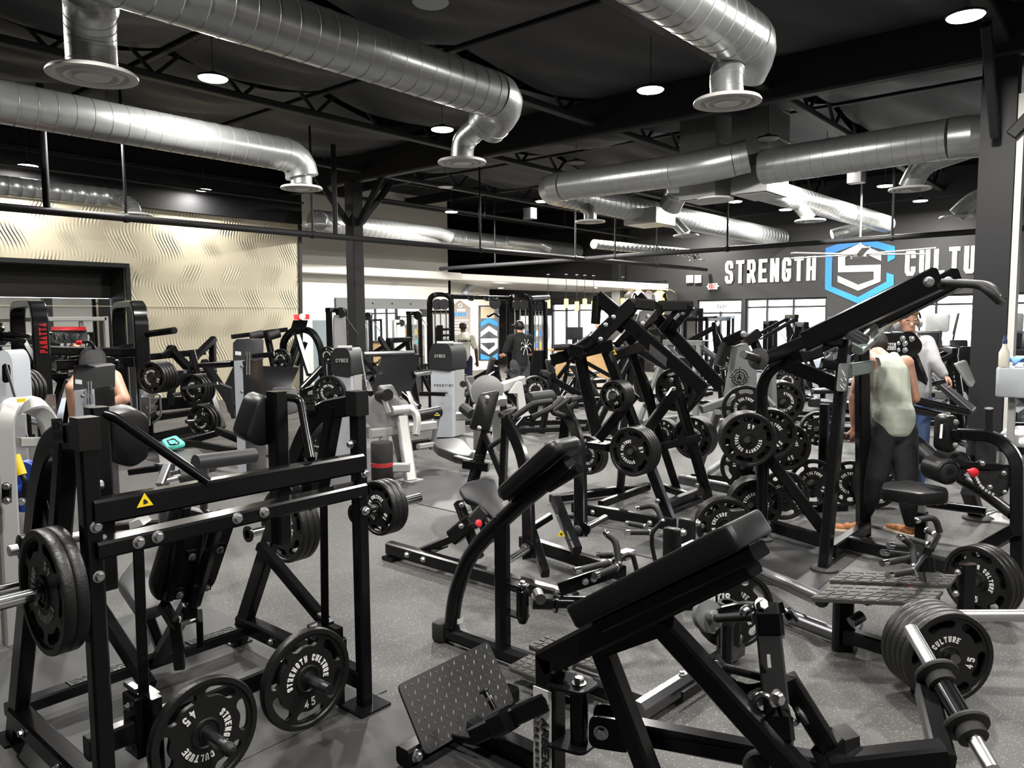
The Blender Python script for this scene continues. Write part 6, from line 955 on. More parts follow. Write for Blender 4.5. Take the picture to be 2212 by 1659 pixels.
# yellow pendant lamps under the soffit
AMB = mat('amber_glass', (.9, .6, .12), .25, emit=(1, .62, .12), es=2.2)
for x, y, l in ((1184, 657, 'first from the cable frame'), (1223, 656, 'second from the cable frame'), (1246, 662, 'hanging lowest, in the middle'), (1263, 656, 'fourth from the cable frame'), (1282, 661, 'against the lever machine'), (1345, 655, 'beside the far slim pillar')):
    p = AT(x, y, 23.5); t = T('pendant_lamp', 'amber glass pendant lamp, ' + l, 'ceiling light', p, 'amber pendants at the reception'); t.lat('glass_shade', p + V((0, 0, -.13)), (0, 0, 1), [(.06, 0), (.065, .01), (.065, .27), (.04, .28)], AMB); zc = 3.27 - .41 * max(0, min(1, (p.x - 19.1) / 4.85)); t.tube('cord', [p + V((0, 0, .14)), V((p.x, p.y, zc))], .008, SATIN); t.lat('canopy', V((p.x, p.y, zc - .02)), (0, 0, 1), [(.05, 0), (.05, .02)], STEEL)
# desk, monitor, stools, drinks fridge, shelves
WOOD = mat('light_oak', (.42, .27, .13), .45, var=(6, .25)); d0 = PZ(1262, 835); t = T('reception_desk', 'light wood reception desk glimpsed under the lever row', 'desk', (20.6, 13.6, 0)); t.p('front', MB().box((20.2, 13.0, 0), (20.3, 15.2, 1.0)), WOOD); t.p('worktop', MB().box((20.1, 12.9, 1.0), (20.9, 15.3, 1.05)), GREYD)
p = AT(1242, 716, 24); t = T('monitor', 'black monitor on the reception desk in front of the seated person', 'monitor', V((20.5, 14.6, 1.05))); t.p('screen', MB().box((20.45, 14.3, 1.2), (20.5, 14.95, 1.62)), SCREEN); t.p('stand', MB().box((20.42, 14.55, 1.05), (20.52, 14.7, 1.25)), SATIN)
t = T('drinks_fridge', 'glass fronted drinks fridge past the cable frame', 'fridge', (19.6, 15.6, 0)); t.p('cabinet', MB().box((19.4, 15.3, 0), (20.1, 16.6, .12)), SATIN); t.p('cabinet_back', MB().box((20.0, 15.3, .1), (20.1, 16.6, 2.0)), WHITEL)
for z in (.5, .9, 1.3, 1.7): t.p('shelf', MB().box((19.5, 15.35, z), (20.0, 16.55, z + .02)), STEEL)
DR = [mat('bottle_teal', (.05, .35, .4), .3), mat('bottle_orange', (.8, .3, .05), .3), mat('bottle_blue', (.05, .15, .5), .3), mat('bottle_white', (.75, .75, .75), .3)]
bt = None
for i, z in enumerate((.53, .93, 1.33)):
    for j in range(8):
        p = V((19.7, 15.45 + j * .14, z)); m = DR[(i + j) % 4]; o = obj('drink_bottle', MB().lathe(p, (0, 0, 1), [(.03, 0), (.032, .01), (.032, .15), (.014, .19), (.014, .22)], 10), m); tag(o, 'small ' + m.name.split('_')[1] + ' drink bottle on a shelf of the glass fridge', 'bottle', m.name.split('_')[1] + ' bottles in the fridge')
for x, l in ((1162, 'nearer the cable frame'), (1196, 'nearer the desk')):
    p = PZ(x, 830); p.z = 0; t = T('bar_stool', 'slim bar stool with an orange wood seat ' + l, 'stool', p); t.lat('seat', p + V((0, 0, .98)), (0, 0, 1), [(.17, 0), (.19, .01), (.19, .04)], mat('orange_wood', (.5, .2, .05), .4)); t.tube('stem', [p, p + V((0, 0, .98))], .03, STEEL); t.lat('base', p, (0, 0, 1), [(.2, 0), (.2, .015), (.04, .03)], STEEL)
# clothes rail with shirts on the street wall
g = T('grid_rack', 'black wire grid holding shirts on the dark street wall', 'rack', (23.8, 14.0, 0)); 
for k in range(9): g.tube('grid_wire', [(23.9, 13.2 + k * .28, 1.4), (23.9, 13.2 + k * .28, 3.2)], .012)
for k in range(8): g.tube('grid_wire', [(23.9, 13.1, 1.5 + k * .24), (23.9, 15.55, 1.5 + k * .24)], .012)
for x, y, m, l in ((1362, 642, BLACK, 'black printed shirt'), (1379, 640, WHITEL, 'white shirt'), (1400, 643, mat('charcoal_cloth', (.05, .05, .06), .8), 'charcoal shirt'), (1424, 641, mat('yellow_cloth', (.62, .5, .2), .8), 'mustard yellow sweatshirt'), (1446, 641, mat('black_cloth', (.012, .012, .012), .8), 'black sweatshirt')):
    p = PX(x, y, 23.6); t = T('hanging_shirt', l + ' on a wooden hanger on the wire grid', 'shirt', p, m=m); w_ = .3
    pts = [(-.12, .2), (.12, .2), (.34, .08), (.42, -.3), (.3, -.34), (.25, -.05), (.25, -.62), (-.25, -.62), (-.25, -.05), (-.3, -.34), (-.42, -.3), (-.34, .08)]; t.p('garment', MB().prism(fillet([p + V((0, -u * w_ / .3 * .8, v_)) for u, v_ in pts], .04, 3, True), (.05, 0, 0))); t.tube('hanger', [p + V((.02, .2, .12)), p + V((.02, 0, .26)), p + V((.02, -.2, .12))], .012, WOOD); t.tube('hook', [p + V((.02, 0, .26)), p + V((.1, 0, .33)), p + V((.28, 0, .33))], .008, STEEL)
t = T('shelf_unit', 'dark shelf with folded clothes under the hanging shirts', 'shelf', (23.4, 13.6, 0)); t.p('shelf', MB().box((23.3, 12.9, .9), (23.9, 14.6, .95))); t.p('shelf', MB().box((23.3, 12.9, 1.55), (23.9, 14.6, 1.6))); t.p('leg', MB().box((23.35, 12.9, 0), (23.45, 13.0, 1.55))); t.p('leg', MB().box((23.35, 14.5, 0), (23.45, 14.6, 1.55)))
for k, m in enumerate((WOOD, BLACK, MATS['charcoal_cloth'], MATS['yellow_cloth'])): o = obj('folded_shirt', MB().pad([(23.35, 13.0 + k * .38, 1.6), (23.75, 13.0 + k * .38, 1.6), (23.75, 13.3 + k * .38, 1.6), (23.35, 13.3 + k * .38, 1.6)], (0, 0, .14), .03), m); tag(o, ('tan', 'black', 'charcoal', 'mustard')[k] + ' folded shirts piled on the dark shelf under the hanging ones', 'folded clothes')

# ================================================================ generic machines further back
class LF:
    def __init__(s, o, deg): s.o = V(o); s.c, s.s = math.cos(math.radians(deg)), math.sin(math.radians(deg))
    def __call__(s, x, y, z): return V((s.o.x + x * s.c - y * s.s, s.o.y + x * s.s + y * s.c, s.o.z + z))
def bench(p, deg, label, m=VINYL, back=0):
    t = T('weight_bench', label, 'bench', p); f = LF(p, deg); t.pad('bench_pad', [f(-.15, -.5, .44), f(.15, -.5, .44), f(.15, .15, .44), f(-.15, .15, .44)], f(0, 0, .07) - f(0, 0, 0), .05, m); h = back
    t.pad('back_pad', [f(-.15, .18, .44), f(.15, .18, .44), f(.15, .18 + .75 * math.cos(h), .44 + .75 * math.sin(h)), f(-.15, .18 + .75 * math.cos(h), .44 + .75 * math.sin(h))], f(0, -.07 * math.sin(h), .07 * math.cos(h)) - f(0, 0, 0), .05, m); t.bar('spine', f(0, -.45, .38), f(0, .8, .38), .07, .07); t.bar('leg', f(0, -.42, .36), f(0, -.5, .04), .07, .07); t.bar('leg', f(0, .75, .36), f(0, .8, .04), .07, .07); t.bar('foot', f(-.25, -.5, .04), f(.25, -.5, .04), .06, .06); t.bar('foot', f(-.28, .8, .04), f(.28, .8, .04), .06, .06); return t
def levermachine(p, deg, label, h=1.6, m=None, plates=None, seat=True, rot=0):
    m = m or BLACK; t = T('lever_machine', label, 'exercise machine', p, m=m); f = LF(p, deg)
    for s in (-.42, .42): t.bar('upright', f(s, .3, 0), f(s * .8, .1, h), .09, .09); t.bar('base_rail', f(s, -.7, .06), f(s, .7, .06), .09, .08); t.bar('lever_arm', f(s * .85, .1, h - .05), f(s * 1.15, -.6, h - .45), .08, .08); t.tube('hand_grip', [f(s * 1.15, -.6, h - .45), f(s * .6, -.65, h - .5)], .022, GRIP); t.bar('rear_strut', f(s * .9, .15, h - .2), f(s, .75, .1), .08, .08); horn(t, f(s, .45, .75), f(s * 1.6, .45, .75), .026, DARKST)
    t.bar('top_beam', f(-.42, .1, h), f(.42, .1, h), .09, .1); t.bar('base_cross', f(-.42, .6, .06), f(.42, .6, .06), .09, .08)
    if seat: t.pad('seat', [f(-.2, -.55, .5), f(.2, -.55, .5), f(.17, -.12, .48), f(-.17, -.12, .48)], f(0, 0, .08) - f(0, 0, 0), .05); t.pad('back_pad', [f(-.15, -.1, .6), f(.15, -.1, .6), f(.15, .05, 1.2), f(-.15, .05, 1.2)], f(0, .08, 0) - f(0, 0, 0), .05); t.bar('seat_post', f(0, -.3, .05), f(0, -.3, .5), .08, .08)
    if plates: stack(plates[0], plates[1], f(-.66, .45, .75), f(-1, 0, 0) - f(0, 0, 0), plates[2], rot, sp=.05)
    return t
def tower_m(p, deg, label, h=2.0, m=None, cover=None):
    t = T('weight_stack_machine', label, 'exercise machine', p, m=m or BLACK); f = LF(p, deg)
    for s in (-.28, .28): t.bar('upright', f(s, 0, 0), f(s, 0, h), .09, .12); t.tube('guide_rod', [f(s * .4, -.02, .1), f(s * .4, -.02, h - .1)], .014, CHROME)
    t.bar('top_beam', f(-.32, 0, h), f(.32, 0, h), .12, .1); t.p('weight_stack', MB().sweep([f(0, 0, .1), f(0, 0, .95)], .34, .16, f(1, 0, 0) - f(0, 0, 0)), SATIN); t.bar('base', f(-.35, 0, .04), f(.35, 0, .04), .3, .07); t.bar('base_rail', f(0, 0, .05), f(0, -1.2, .05), .09, .08); t.tube('cable', [f(0, -.1, h), f(0, -.5, h - .5)], .01, SATIN)
    if cover: t.p('cover', MB().prism(fillet([f(-.26, -.08, .5), f(.26, -.08, .5), f(.22, -.08, h - .1), f(-.22, -.08, h - .1)], .12, 4, True), f(0, .03, 0) - f(0, 0, 0)), cover)
    t.lat('pulley', f(0, -.1, h - .05), f(1, 0, 0) - f(0, 0, 0), [(.03, -.03), (.11, -.03), (.1, 0), (.11, .03), (.03, .03)], GREYD); t.pad('seat', [f(-.2, -1.2, .48), f(.2, -1.2, .48), f(.18, -.8, .46), f(-.18, -.8, .46)], f(0, 0, .08) - f(0, 0, 0), .05); t.bar('seat_post', f(0, -1, .05), f(0, -1, .46), .08, .08); t.pad('back_pad', [f(-.15, -.75, .6), f(.15, -.75, .6), f(.15, -.65, 1.15), f(-.15, -.65, 1.15)], f(0, .08, 0) - f(0, 0, 0), .05); return t
def rack(p, deg, label, h=2.25, m=None):
    t = T('power_rack', label, 'exercise machine', p, m=m or BLACK); f = LF(p, deg)
    for x in (-.6, .6):
        for y in (-.6, .6): t.bar('upright', f(x, y, 0), f(x, y, h), .08, .08)
        t.bar('side_beam', f(x, -.6, h - .05), f(x, .6, h - .05), .08, .08); t.bar('side_beam', f(x, -.6, .05), f(x, .6, .05), .08, .08); t.bar('safety_arm', f(x, -.6, .8), f(x, .6, .8), .06, .06)
    for y in (-.6, .6): t.bar('cross_beam', f(-.6, y, h - .05), f(.6, y, h - .05), .08, .08)
    t.tube('barbell', [f(-1.0, -.7, 1.35), f(1.0, -.7, 1.35)], .016, STEEL); return t
S1 = mat('worn_silver_frame', (.36, .36, .35), .4, .3)
bgm = [  # (builder, pixel of the foot, turn, label, options)
    (levermachine, (1380, 950), 40, 'black lever machine seen between the legs of the tall lever row', dict(h=1.5)), (levermachine, (1250, 905), 60, 'low black seated machine behind the tall lever row on the cable frame side', dict(h=1.05)), (levermachine, (1720, 905), 30, 'black lever machine with raised arms under the longer white wall word', dict(h=1.75, plates=('45', 3, 'under the longer white wall word, on raised arms'))), (levermachine, (1560, 885), 200, 'black machine with twin uprights under the EXIT sign', dict(h=1.75)), (levermachine, (1640, 862), 215, 'black lever machine below the street window joint', dict(h=1.9)),
    (levermachine, (1790, 905), 20, 'pale framed lever machine behind the slanting beams', dict(h=1.5, m=S1)), (levermachine, (1500, 920), 80, 'charcoal machine with rounded side behind the crossing beams', dict(h=1.45, m=GREYP)), (tower_m, (1480, 872), 35, 'black weight stack machine on the reception side of the street door', dict(h=2.0)), (tower_m, (1600, 850), 35, 'grey covered stack machine with red oval badge near the street door', dict(h=1.75, cover=GREYP)), (tower_m, (1555, 838), 215, 'tall black stack machine against the street door glass', dict(h=2.1)),
    (tower_m, (1700, 838), 40, 'pale topped stack machine against the wide street window', dict(h=1.75, cover=SILV2)), (tower_m, (1772, 842), 40, 'silver covered stack machine at the end of the wide street window', dict(h=1.85, cover=SILV2)), (rack, (1640, 835), 0, 'black rack frame in front of the wide street window', dict(h=1.95)), (rack, (1560, 868), 0, 'black bar frame crossing in front of the street door', dict(h=1.9)),
    (bench, (1090, 868), 60, 'dark padded bench behind the black shirted man', dict(back=.3)), (bench, (1200, 862), 130, 'flat bench with pale top behind the swing handles', dict(m=GREYV)), (bench, (1270, 868), 100, 'flat grey bench behind the warning labelled arm', dict(m=GREYV)), (bench, (1300, 905), 70, 'small upright bench behind the ten plate stack', dict(m=GREYV, back=.9)), (levermachine, (1060, 905), 230, 'black low press frame in front of the emblem poster', dict(h=1.0)), (levermachine, (1175, 905), 50, 'black frame with low horn plates behind the grey roller', dict(h=.95, plates=('45', 3, 'low behind the grey leg curl roller'))), (levermachine, (1130, 872), 140, 'black flat beam machine under the black shirted man', dict(h=1.1)),
    (tower_m, (735, 905), 20, 'grey sided stack machine behind the slim pillar', dict(h=2.1, cover=MATS['grey_silver_side'])), (tower_m, (795, 880), 20, 'black stack machine before the wall mirror nearest the slim pillar', dict(h=2.05)), (tower_m, (850, 872), 20, 'silver stack machine before the middle of the wall mirror', dict(h=1.85, m=SILVER, cover=SILV2)), (tower_m, (900, 880), 20, 'tall black double stack machine before the far end of the wall mirror', dict(h=2.05)), (rack, (820, 850), 0, 'black pulley rack close to the wall mirror', dict(h=2.3)), (levermachine, (860, 900), 200, 'black lever frame behind the plain leg press board', dict(h=1.5)),
    (rack, (130, 905), 0, 'pale grey rack in front of the framed mirror', dict(h=2.0, m=S1)), (levermachine, (40, 950), 20, 'black machine hidden behind the first red-lettered arch', dict(h=1.5)), (levermachine, (1840, 905), 200, 'black machine behind the hidden arm of the tank top man', dict(h=1.45)), (levermachine, (1935, 905), 200, 'low black machine behind the youth with headphones', dict(h=1.3, plates=('45', 2, 'low behind the youth with headphones'))), (bench, (2060, 905), 20, 'silver edged incline bench beyond the tall pillar', dict(m=GREYV, back=.7))]
BGP = [(10.2,6.1),(13.5,9.5),(14.2,4.9),(14.8,7.1),(17.2,6.4),(17.7,4.3),(12.2,6.3),(15.7,9.3),(19.4,7.7),(19.3,9.6),(21.7,8.5),(21.5,6.7),(21.8,10.6),(17.5,8.8),(12.5,10.9),(14.4,10.9),(16.4,11.3),(11.9,7.9),(10.3,9.3),(10.3,7.8),None,(9.8,13.1),(13.6,16.9),(15.8,18.0),(12.9,14.1),None,(9.8,11.3),(5.6,16.2),(3.6,14.2),(12.5,3.5),(14.9,2.8),(12.6,0.9)]
for (fn, q, dg, lb_, kw), xy in zip(bgm, BGP):
    if xy: fn(V((*xy, 0)), dg, lb_, **kw)
# cardio rows at the windows
def elliptical(p, label):
    t = T('elliptical_trainer', label, 'cardio machine', p, 'ellipticals by the window', m=GREYP); f = LF(p, 0); t.bar('base', f(-.8, 0, .08), f(.8, 0, .08), .5, .14, GREYD); t.lat('flywheel_cover', f(.35, -.12, .5), (0, 1, 0), [(.2, 0), (.36, .01), (.38, .06), (.38, .18), (.36, .23), (.2, .24)], GREYP); t.bar('mast', f(.5, 0, .7), f(.42, 0, 1.55), .09, .12, SILV2); t.pad('console', [f(.4, -.26, 1.5), f(.4, .26, 1.5), f(.48, .26, 1.95), f(.48, -.26, 1.95)], f(.08, 0, 0) - f(0, 0, 0), .08, mat('grey_console', (.22, .23, .23), .4))
    for s in (-.36, .36): t.tube('handle_loop', [f(.2, s, 1.0), f(.15, s * 1.2, 1.5), f(.25, s * 1.35, 1.95), f(.38, s * 1.25, 1.95), f(.4, s, 1.45)], .022, SATIN, .08); t.bar('pedal_arm', f(-.7, s * .6, .3), f(.3, s * .6, .45), .07, .07, SILV2); t.bar('foot_pedal', f(-.55, s * .6, .36), f(-.2, s * .6, .4), .15, .05, GREYD)
    return t
def treadmill(p, label):
    t = T('treadmill', label, 'cardio machine', p, 'treadmills by the window', m=GREYD); f = LF(p, 0); t.bar('deck', f(-1.1, 0, .16), f(.7, 0, .16), .8, .16, GREYD); t.bar('belt', f(-1.08, 0, .245), f(.5, 0, .245), .52, .01, RUBBER); t.bar('motor_cover', f(.5, 0, .27), f(1.0, 0, .25), .8, .22, GREYP)
    for s in (-.38, .38): t.bar('upright', f(.75, s, .2), f(.45, s, 1.2), .08, .12, SILVER); t.tube('hand_rail', [f(.5, s, 1.15), f(-.2, s, 1.0)], .03, GREYD)
    t.bar('dash', f(.42, -.42, 1.2), f(.42, .42, 1.2), .22, .12, GREYD); t.pad('console', [f(.35, -.3, 1.25), f(.35, .3, 1.25), f(.5, .3, 1.6), f(.5, -.3, 1.6)], f(.06, 0, 0) - f(0, 0, 0), .05, GREYD); t.pris('screen', [f(.345, -.24, 1.3), f(.345, .24, 1.3), f(.475, .24, 1.56), f(.475, -.24, 1.56)], f(-.006, 0, 0) - f(0, 0, 0), SCREEN); return t
for y, l in ((5.55, 'behind the youth with headphones'), (4.1, 'its console clear against the window nearer the tall pillar'), (2.6, 'half hidden by the tall pillar'), (1.2, 'past the tall pillar, nearer the picture edge')): elliptical(V((20.5, y, 0)), 'grey elliptical trainer, ' + l)
for y, l in ((4.9, 'behind the black roller sign of the youth'), (3.55, 'its dark console beside the tall pillar'), (2.15, 'with its screen hidden by the tall pillar'), (.75, 'behind the spray bottle')): treadmill(V((16.6, y, 0)), 'dark treadmill, ' + l)
# step machine / pale bike row in the middle distance right of the youth
for x, y, l in ((2020, 862, 'pale recumbent bike behind the incline bench'), (2075, 868, 'pale upright bike beside the tall pillar')):
    p = PZ(x, y); f = LF(p, 20); t = T('exercise_bike', l, 'cardio machine', p, m=SILVER); t.bar('base', f(-.6, 0, .06), f(.6, 0, .06), .12, .1); t.lat('flywheel_cover', f(.2, -.1, .4), (0, 1, 0), [(.1, 0), (.3, .02), (.3, .18), (.1, .2)], SILV2); t.bar('mast', f(.3, 0, .4), f(.45, 0, 1.15), .09, .1); t.bar('seat_post', f(-.4, 0, .1), f(-.4, 0, .65), .08, .1); t.pad('seat', [f(-.55, -.2, .65), f(-.55, .2, .65), f(-.2, .17, .65), f(-.2, -.17, .65)], (0, 0, .1), .08, VINYL); t.pad('back_pad', [f(-.58, -.2, .75), f(-.58, .2, .75), f(-.68, .2, 1.25), f(-.68, -.2, 1.25)], f(-.08, 0, 0) - f(0, 0, 0), .06, VINYL); t.pad('console', [f(.42, -.18, 1.1), f(.42, .18, 1.1), f(.5, .18, 1.35), f(.5, -.18, 1.35)], f(.05, 0, 0) - f(0, 0, 0), .04, GREYD)
# incline leg press beside the tank top man, black roller head of the standing press
I_ = T('incline_press_machine', 'long grey incline bench with black rails beside the man in the tank top', 'exercise machine', PZ(2030, 985))
I_.pad('bench_pad', [AT(1996, 800, 8.6), AT(2006, 798, 8.9), AT(2110, 880, 8.4), AT(2100, 888, 8.1)], V((.03, .02, -.06)), .02, GREYV); I_.pad('back_pad', [AT(2066, 786, 8.9), AT(2088, 778, 9.2), AT(2108, 826, 9.0), AT(2100, 838, 8.7)], V((.05, .05, 0)), .03, GREYP)
for a, b in (((1966, 862, 7.6), (2086, 890, 8.0)), ((1968, 884, 7.6), (2050, 902, 8.0))): I_.tube('rail', [AT(*a), AT(*b)], .04)
I_.bar('frame_leg', AT(2072, 886, 8.2), AT(2076, 925, 8.2), .08, .08); I_.bar('frame_leg', AT(2080, 920, 8.2), PZ(2115, 960), .06, .06); I_.bar('frame_leg', AT(1990, 900, 8), PZ(1992, 1010), .1, .1); I_.tube('knee_roll', [AT(1970, 960, 7.8), AT(2026, 1010, 7.6)], .11, VINYL, n=18); I_.bar('foot_pedal', AT(1990, 1010, 7.6), AT(2018, 1014, 7.6), .1, .06, STEEL); I_.bar('base_rail', PZ(1985, 1015, .05), PZ(2110, 985, .05), .09, .08)
J_ = T('roller_press_machine', 'black machine head with round cheek plate and white plate behind the tank top man', 'exercise machine', PZ(1960, 1000))
hd = AT(1968, 745, 7.6); nn_ = V((-.6, -.8, 0)); J_.pris('cheek_plate', fillet([AT(1945, 726, 7.6), AT(1955, 716, 7.6), AT(1972, 716, 7.6), AT(1983, 728, 7.6), AT(1993, 744, 7.6), AT(1990, 758, 7.6), AT(1975, 772, 7.6), AT(1956, 772, 7.6), AT(1944, 758, 7.6)], .06, 4, True), V((.12, .15, 0))); J_.bar('head_beam', AT(1900, 742, 7.5), AT(1946, 742, 7.6), .12, .2); np = AT(1924, 749, 7.38); J_.pris('white_plate', [AT(1890, 756, 7.35), AT(1934, 756, 7.42), AT(1934, 741, 7.42), AT(1890, 741, 7.35)], V((-.004, -.005, 0)), WHITEL); mb = MB(); write(mb, 'ARSENAL', AT(1893, 749, 7.33), V((.646, -.763, 0)), (0, 0, 1), .032, .66, .22, .16, .003); J_.p('lettering', mb, RUBBER, ang=0); mb = MB(); write(mb, 'STRENGTH', AT(1893, 755, 7.33), V((.646, -.763, 0)), (0, 0, 1), .018, .8, .2, .5, .003); J_.p('lettering', mb, RUBBER, ang=0)
for x, y in ((1949, 731), (1969, 732), (1938, 742), (1954, 742), (1938, 756), (1954, 756)): J_.bolt(AT(x, y, 7.52), nn_, .022)
J_.bar('lever', AT(1974, 772, 7.7), AT(1998, 832, 7.9), .07, .08); J_.tube('foot_bar', [AT(1996, 834, 7.9), AT(2048, 822, 8.2)], .025); J_.bar('post', PZ(1905, 1000), AT(1905, 760, 7.7), .1, .1)
# wipe station with bottle and cloth, steel bin
p = AT(2188, 828, 6.9); w0 = T('wipe_station', 'pale grey wipe dispenser stand at the edge of the picture', 'dispenser', V((p.x, p.y, 0)), m=mat('grey_translucent_plastic', (.42, .45, .48), .3)); w0.p('cabinet', MB().pad([V((p.x - .14, p.y - .12, p.z - .12)), V((p.x + .14, p.y - .12, p.z - .12)), V((p.x + .14, p.y + .12, p.z - .12)), V((p.x - .14, p.y + .12, p.z - .12))], (0, 0, .27), .04)); w0.bar('stand', V((p.x, p.y, 0)), V((p.x, p.y, p.z - .1)), .06, .06, SILVER); w0.p('foot', MB().box((p.x - .18, p.y - .18, .003), (p.x + .18, p.y + .18, .02)), SILVER); zt = p.z + .151
bp_ = AT(2169, 770, 6.85); o = obj('spray_bottle', MB().lathe(V((bp_.x, bp_.y, zt)), (0, 0, 1), [(.04, 0), (.043, .01), (.043, .13), (.02, .18), (.018, .21)], 20), mat('cloudy_plastic', (.6, .58, .5), .3)); tag(o, 'cloudy spray bottle standing on the wipe station', 'bottle'); obj('trigger', MB().lathe(V((bp_.x, bp_.y, zt + .21)), (0, 0, 1), [(.02, 0), (.02, .03), (.012, .05), (.012, .07)], 14), mat('dark_blue_plastic', (.02, .03, .09), .4), o)
cl = []; q = AT(2195, 795, 6.75)
for i in range(13):
    for j in range(9): u, v_ = i / 12 - .5, j / 8 - .5; cl.append(V((p.x + .03 + u * .24 * .646, p.y - .05 - u * .24 * .763, zt + .045)) + V((.76, .64, 0)) * v_ * .2 + V((0, 0, .022 * math.sin(u * 9 + v_ * 6) - .05 * abs(u) * 2 * abs(v_) + .02)))
o = obj('cleaning_cloth', MB().add(cl, [(i * 9 + j, i * 9 + j + 1, i * 9 + j + 10, i * 9 + j + 9) for i in range(12) for j in range(8)]), mat('blue_microfibre', (.12, .26, .62), .9), None, 60); so = o.modifiers.new('thickness', 'SOLIDIFY'); so.thickness = .006; tag(o, 'crumpled blue cleaning cloth lying on the wipe station', 'cloth')
k = PZ(2200, 1110); t = T('waste_bin', 'brushed steel bin with a domed lid behind the leg extension', 'bin', k, m=STEEL); t.lat('body', k, (0, 0, 1), [(.2, 0), (.2, .6), (.19, .61)], STEEL); t.lat('band', k + V((0, 0, .6)), (0, 0, 1), [(.205, 0), (.205, .07)], SATIN); t.lat('dome_lid', k + V((0, 0, .67)), (0, 0, 1), [(.2, 0), (.19, .08), (.14, .14), (.05, .17), (.001, .17)], STEEL)
# ================================================================ people
SKIN = mat('light_skin', (.5, .27, .19), .5, var=(8, .1)); SKIN2 = mat('brown_skin', (.09, .045, .03), .5, var=(8, .1)); HAIRD = mat('dark_hair', (.02, .014, .01), .6, bump=(160, .8)); HAIRB = mat('curly_blond_hair', (.3, .18, .08), .6, bump=(90, 1))
def fuse(name, mb, m, parent, vox=.009, smooth=4):
    """one continuous skin from overlapping limbs: voxel fused and smoothed"""
    o = obj(name, mb, m, parent, 0); r = o.modifiers.new('fuse', 'REMESH'); r.mode = 'VOXEL'; r.voxel_size = vox; s = o.modifiers.new('soft', 'SMOOTH'); s.factor = .5; s.iterations = smooth
    bpy.context.view_layer.update(); dg = bpy.context.evaluated_depsgraph_get(); me = bpy.data.meshes.new_from_object(o.evaluated_get(dg)); o.modifiers.clear(); old = o.data; o.data = me; me.name = name; bpy.data.meshes.remove(old); me.shade_smooth()
    return o
def limb(mb, pts, rs, n=14):
    for i in range(len(pts) - 1): mb.tube([pts[i] + (pts[i + 1] - pts[i]) * k / 4 for k in range(5)], [rs[i] + (rs[i + 1] - rs[i]) * k / 4 for k in range(5)], n)
    for p, r in zip(pts, rs): mb.ball(p, r, 8)
def hand(mb, wrist, d, nrm, curl=.5, L=.18):
    """palm, four bent fingers of different lengths and a thumb leaving the side of the palm"""
    d = V(d).normalized(); nrm = V(nrm); nrm = (nrm - d * nrm.dot(d)).normalized(); s = d.cross(nrm); c = wrist + d * L * .25
    mb.sweep([wrist, wrist + d * L * .5], L * .42, L * .16, s, .4); mb.ball(c, L * .15)
    for k, (o, l) in enumerate(((-.16, .43), (-.055, .5), (.055, .46), (.16, .36))):
        a = wrist + d * L * .48 + s * L * o; b = a + (d * math.cos(curl * .6) + nrm * math.sin(curl * .6)) * L * l * .45; e = b + (d * math.cos(curl * 1.6) + nrm * math.sin(curl * 1.6)) * L * l * .32; g = e + (d * math.cos(curl * 2.4) + nrm * math.sin(curl * 2.4)) * L * l * .24; limb(mb, [a, b, e, g], [.0095, .009, .008, .007], 8)
    a = wrist + d * L * .12 - s * L * .17; b = a + (d * .7 - s * .6 + nrm * .3).normalized() * L * .25; limb(mb, [a, b, b + (d * .9 + nrm * .4).normalized() * L * .18], [.012, .0105, .009], 8)
def head(mb, c, fwd, up, k=1.0):
    """skull, jaw, nose, ears and lips facing fwd"""
    fwd, up = V(fwd).normalized(), V(up).normalized(); s = fwd.cross(up).normalized(); up = s.cross(fwd)
    def el(o, a, b, e, n=10):
        R_ = [[o + s * (a * math.sin(math.pi * i / n) * math.cos(q)) + fwd * (b * math.sin(math.pi * i / n) * math.sin(q)) - up * (e * math.cos(math.pi * i / n)) for q in (2 * math.pi * j / 18 for j in range(18))] for i in range(n + 1)]; R_[0] = [o - up * e * .999 + (p - o) * .02 for p in R_[1]]; R_[-1] = [o + up * e * .999 + (p - o) * .02 for p in R_[-2]]; mb.loops(R_)
    el(c + up * .025 * k, .076 * k, .096 * k, .1 * k); el(c - up * .05 * k + fwd * .03 * k, .056 * k, .062 * k, .068 * k); el(c + fwd * .098 * k - up * .018 * k, .013 * k, .018 * k, .024 * k); el(c + fwd * .088 * k - up * .062 * k, .024 * k, .01 * k, .01 * k); el(c + fwd * .078 * k + up * .022 * k, .06 * k, .016 * k, .012 * k); el(c + fwd * .075 * k - up * .095 * k, .022 * k, .018 * k, .018 * k)
    for q in (-1, 1): el(c + s * q * .08 * k - up * .01 * k, .01 * k, .02 * k, .032 * k)
    return s, up
def face_bits(par, c, fwd, s, up, k=1.0):
    mb, mi = MB(), MB()
    for q in (-1, 1): mb.ball(c + fwd * .079 * k + s * q * .032 * k + up * .006 * k, .0105 * k, 6); mi.ball(c + fwd * .0875 * k + s * q * .032 * k + up * .006 * k, .005 * k, 6)
    obj('eyes', mb, WHITEL, par); obj('pupils', mi, BLACK, par); obj('lips', MB().tube([c + fwd * .094 * k + s * x * k - up * (.062 + abs(x) * .12) * k for x in (-.024, -.012, 0, .012, .024)], [.002, .005, .006, .005, .002], 8), mat('lip_skin', (.42, .17, .14), .5), par); mb = MB()
    for q in (-1, 1): mb.tube([c + fwd * (.09 - abs(x) * .1) * k + s * q * (.03 + x) * k + up * (.032 - abs(x) * .15) * k for x in (-.016, 0, .018)], .0045 * k, 6)
    obj('eyebrows', mb, mat('brow_hair', (.16, .09, .05), .7), par)
def person(label, loc): return tag(bpy.data.objects.new('person', None), label, 'person')
def newperson(label, p):
    o = person(label, p); COL.objects.link(o); o.location = V((p.x, p.y, 0)); return o
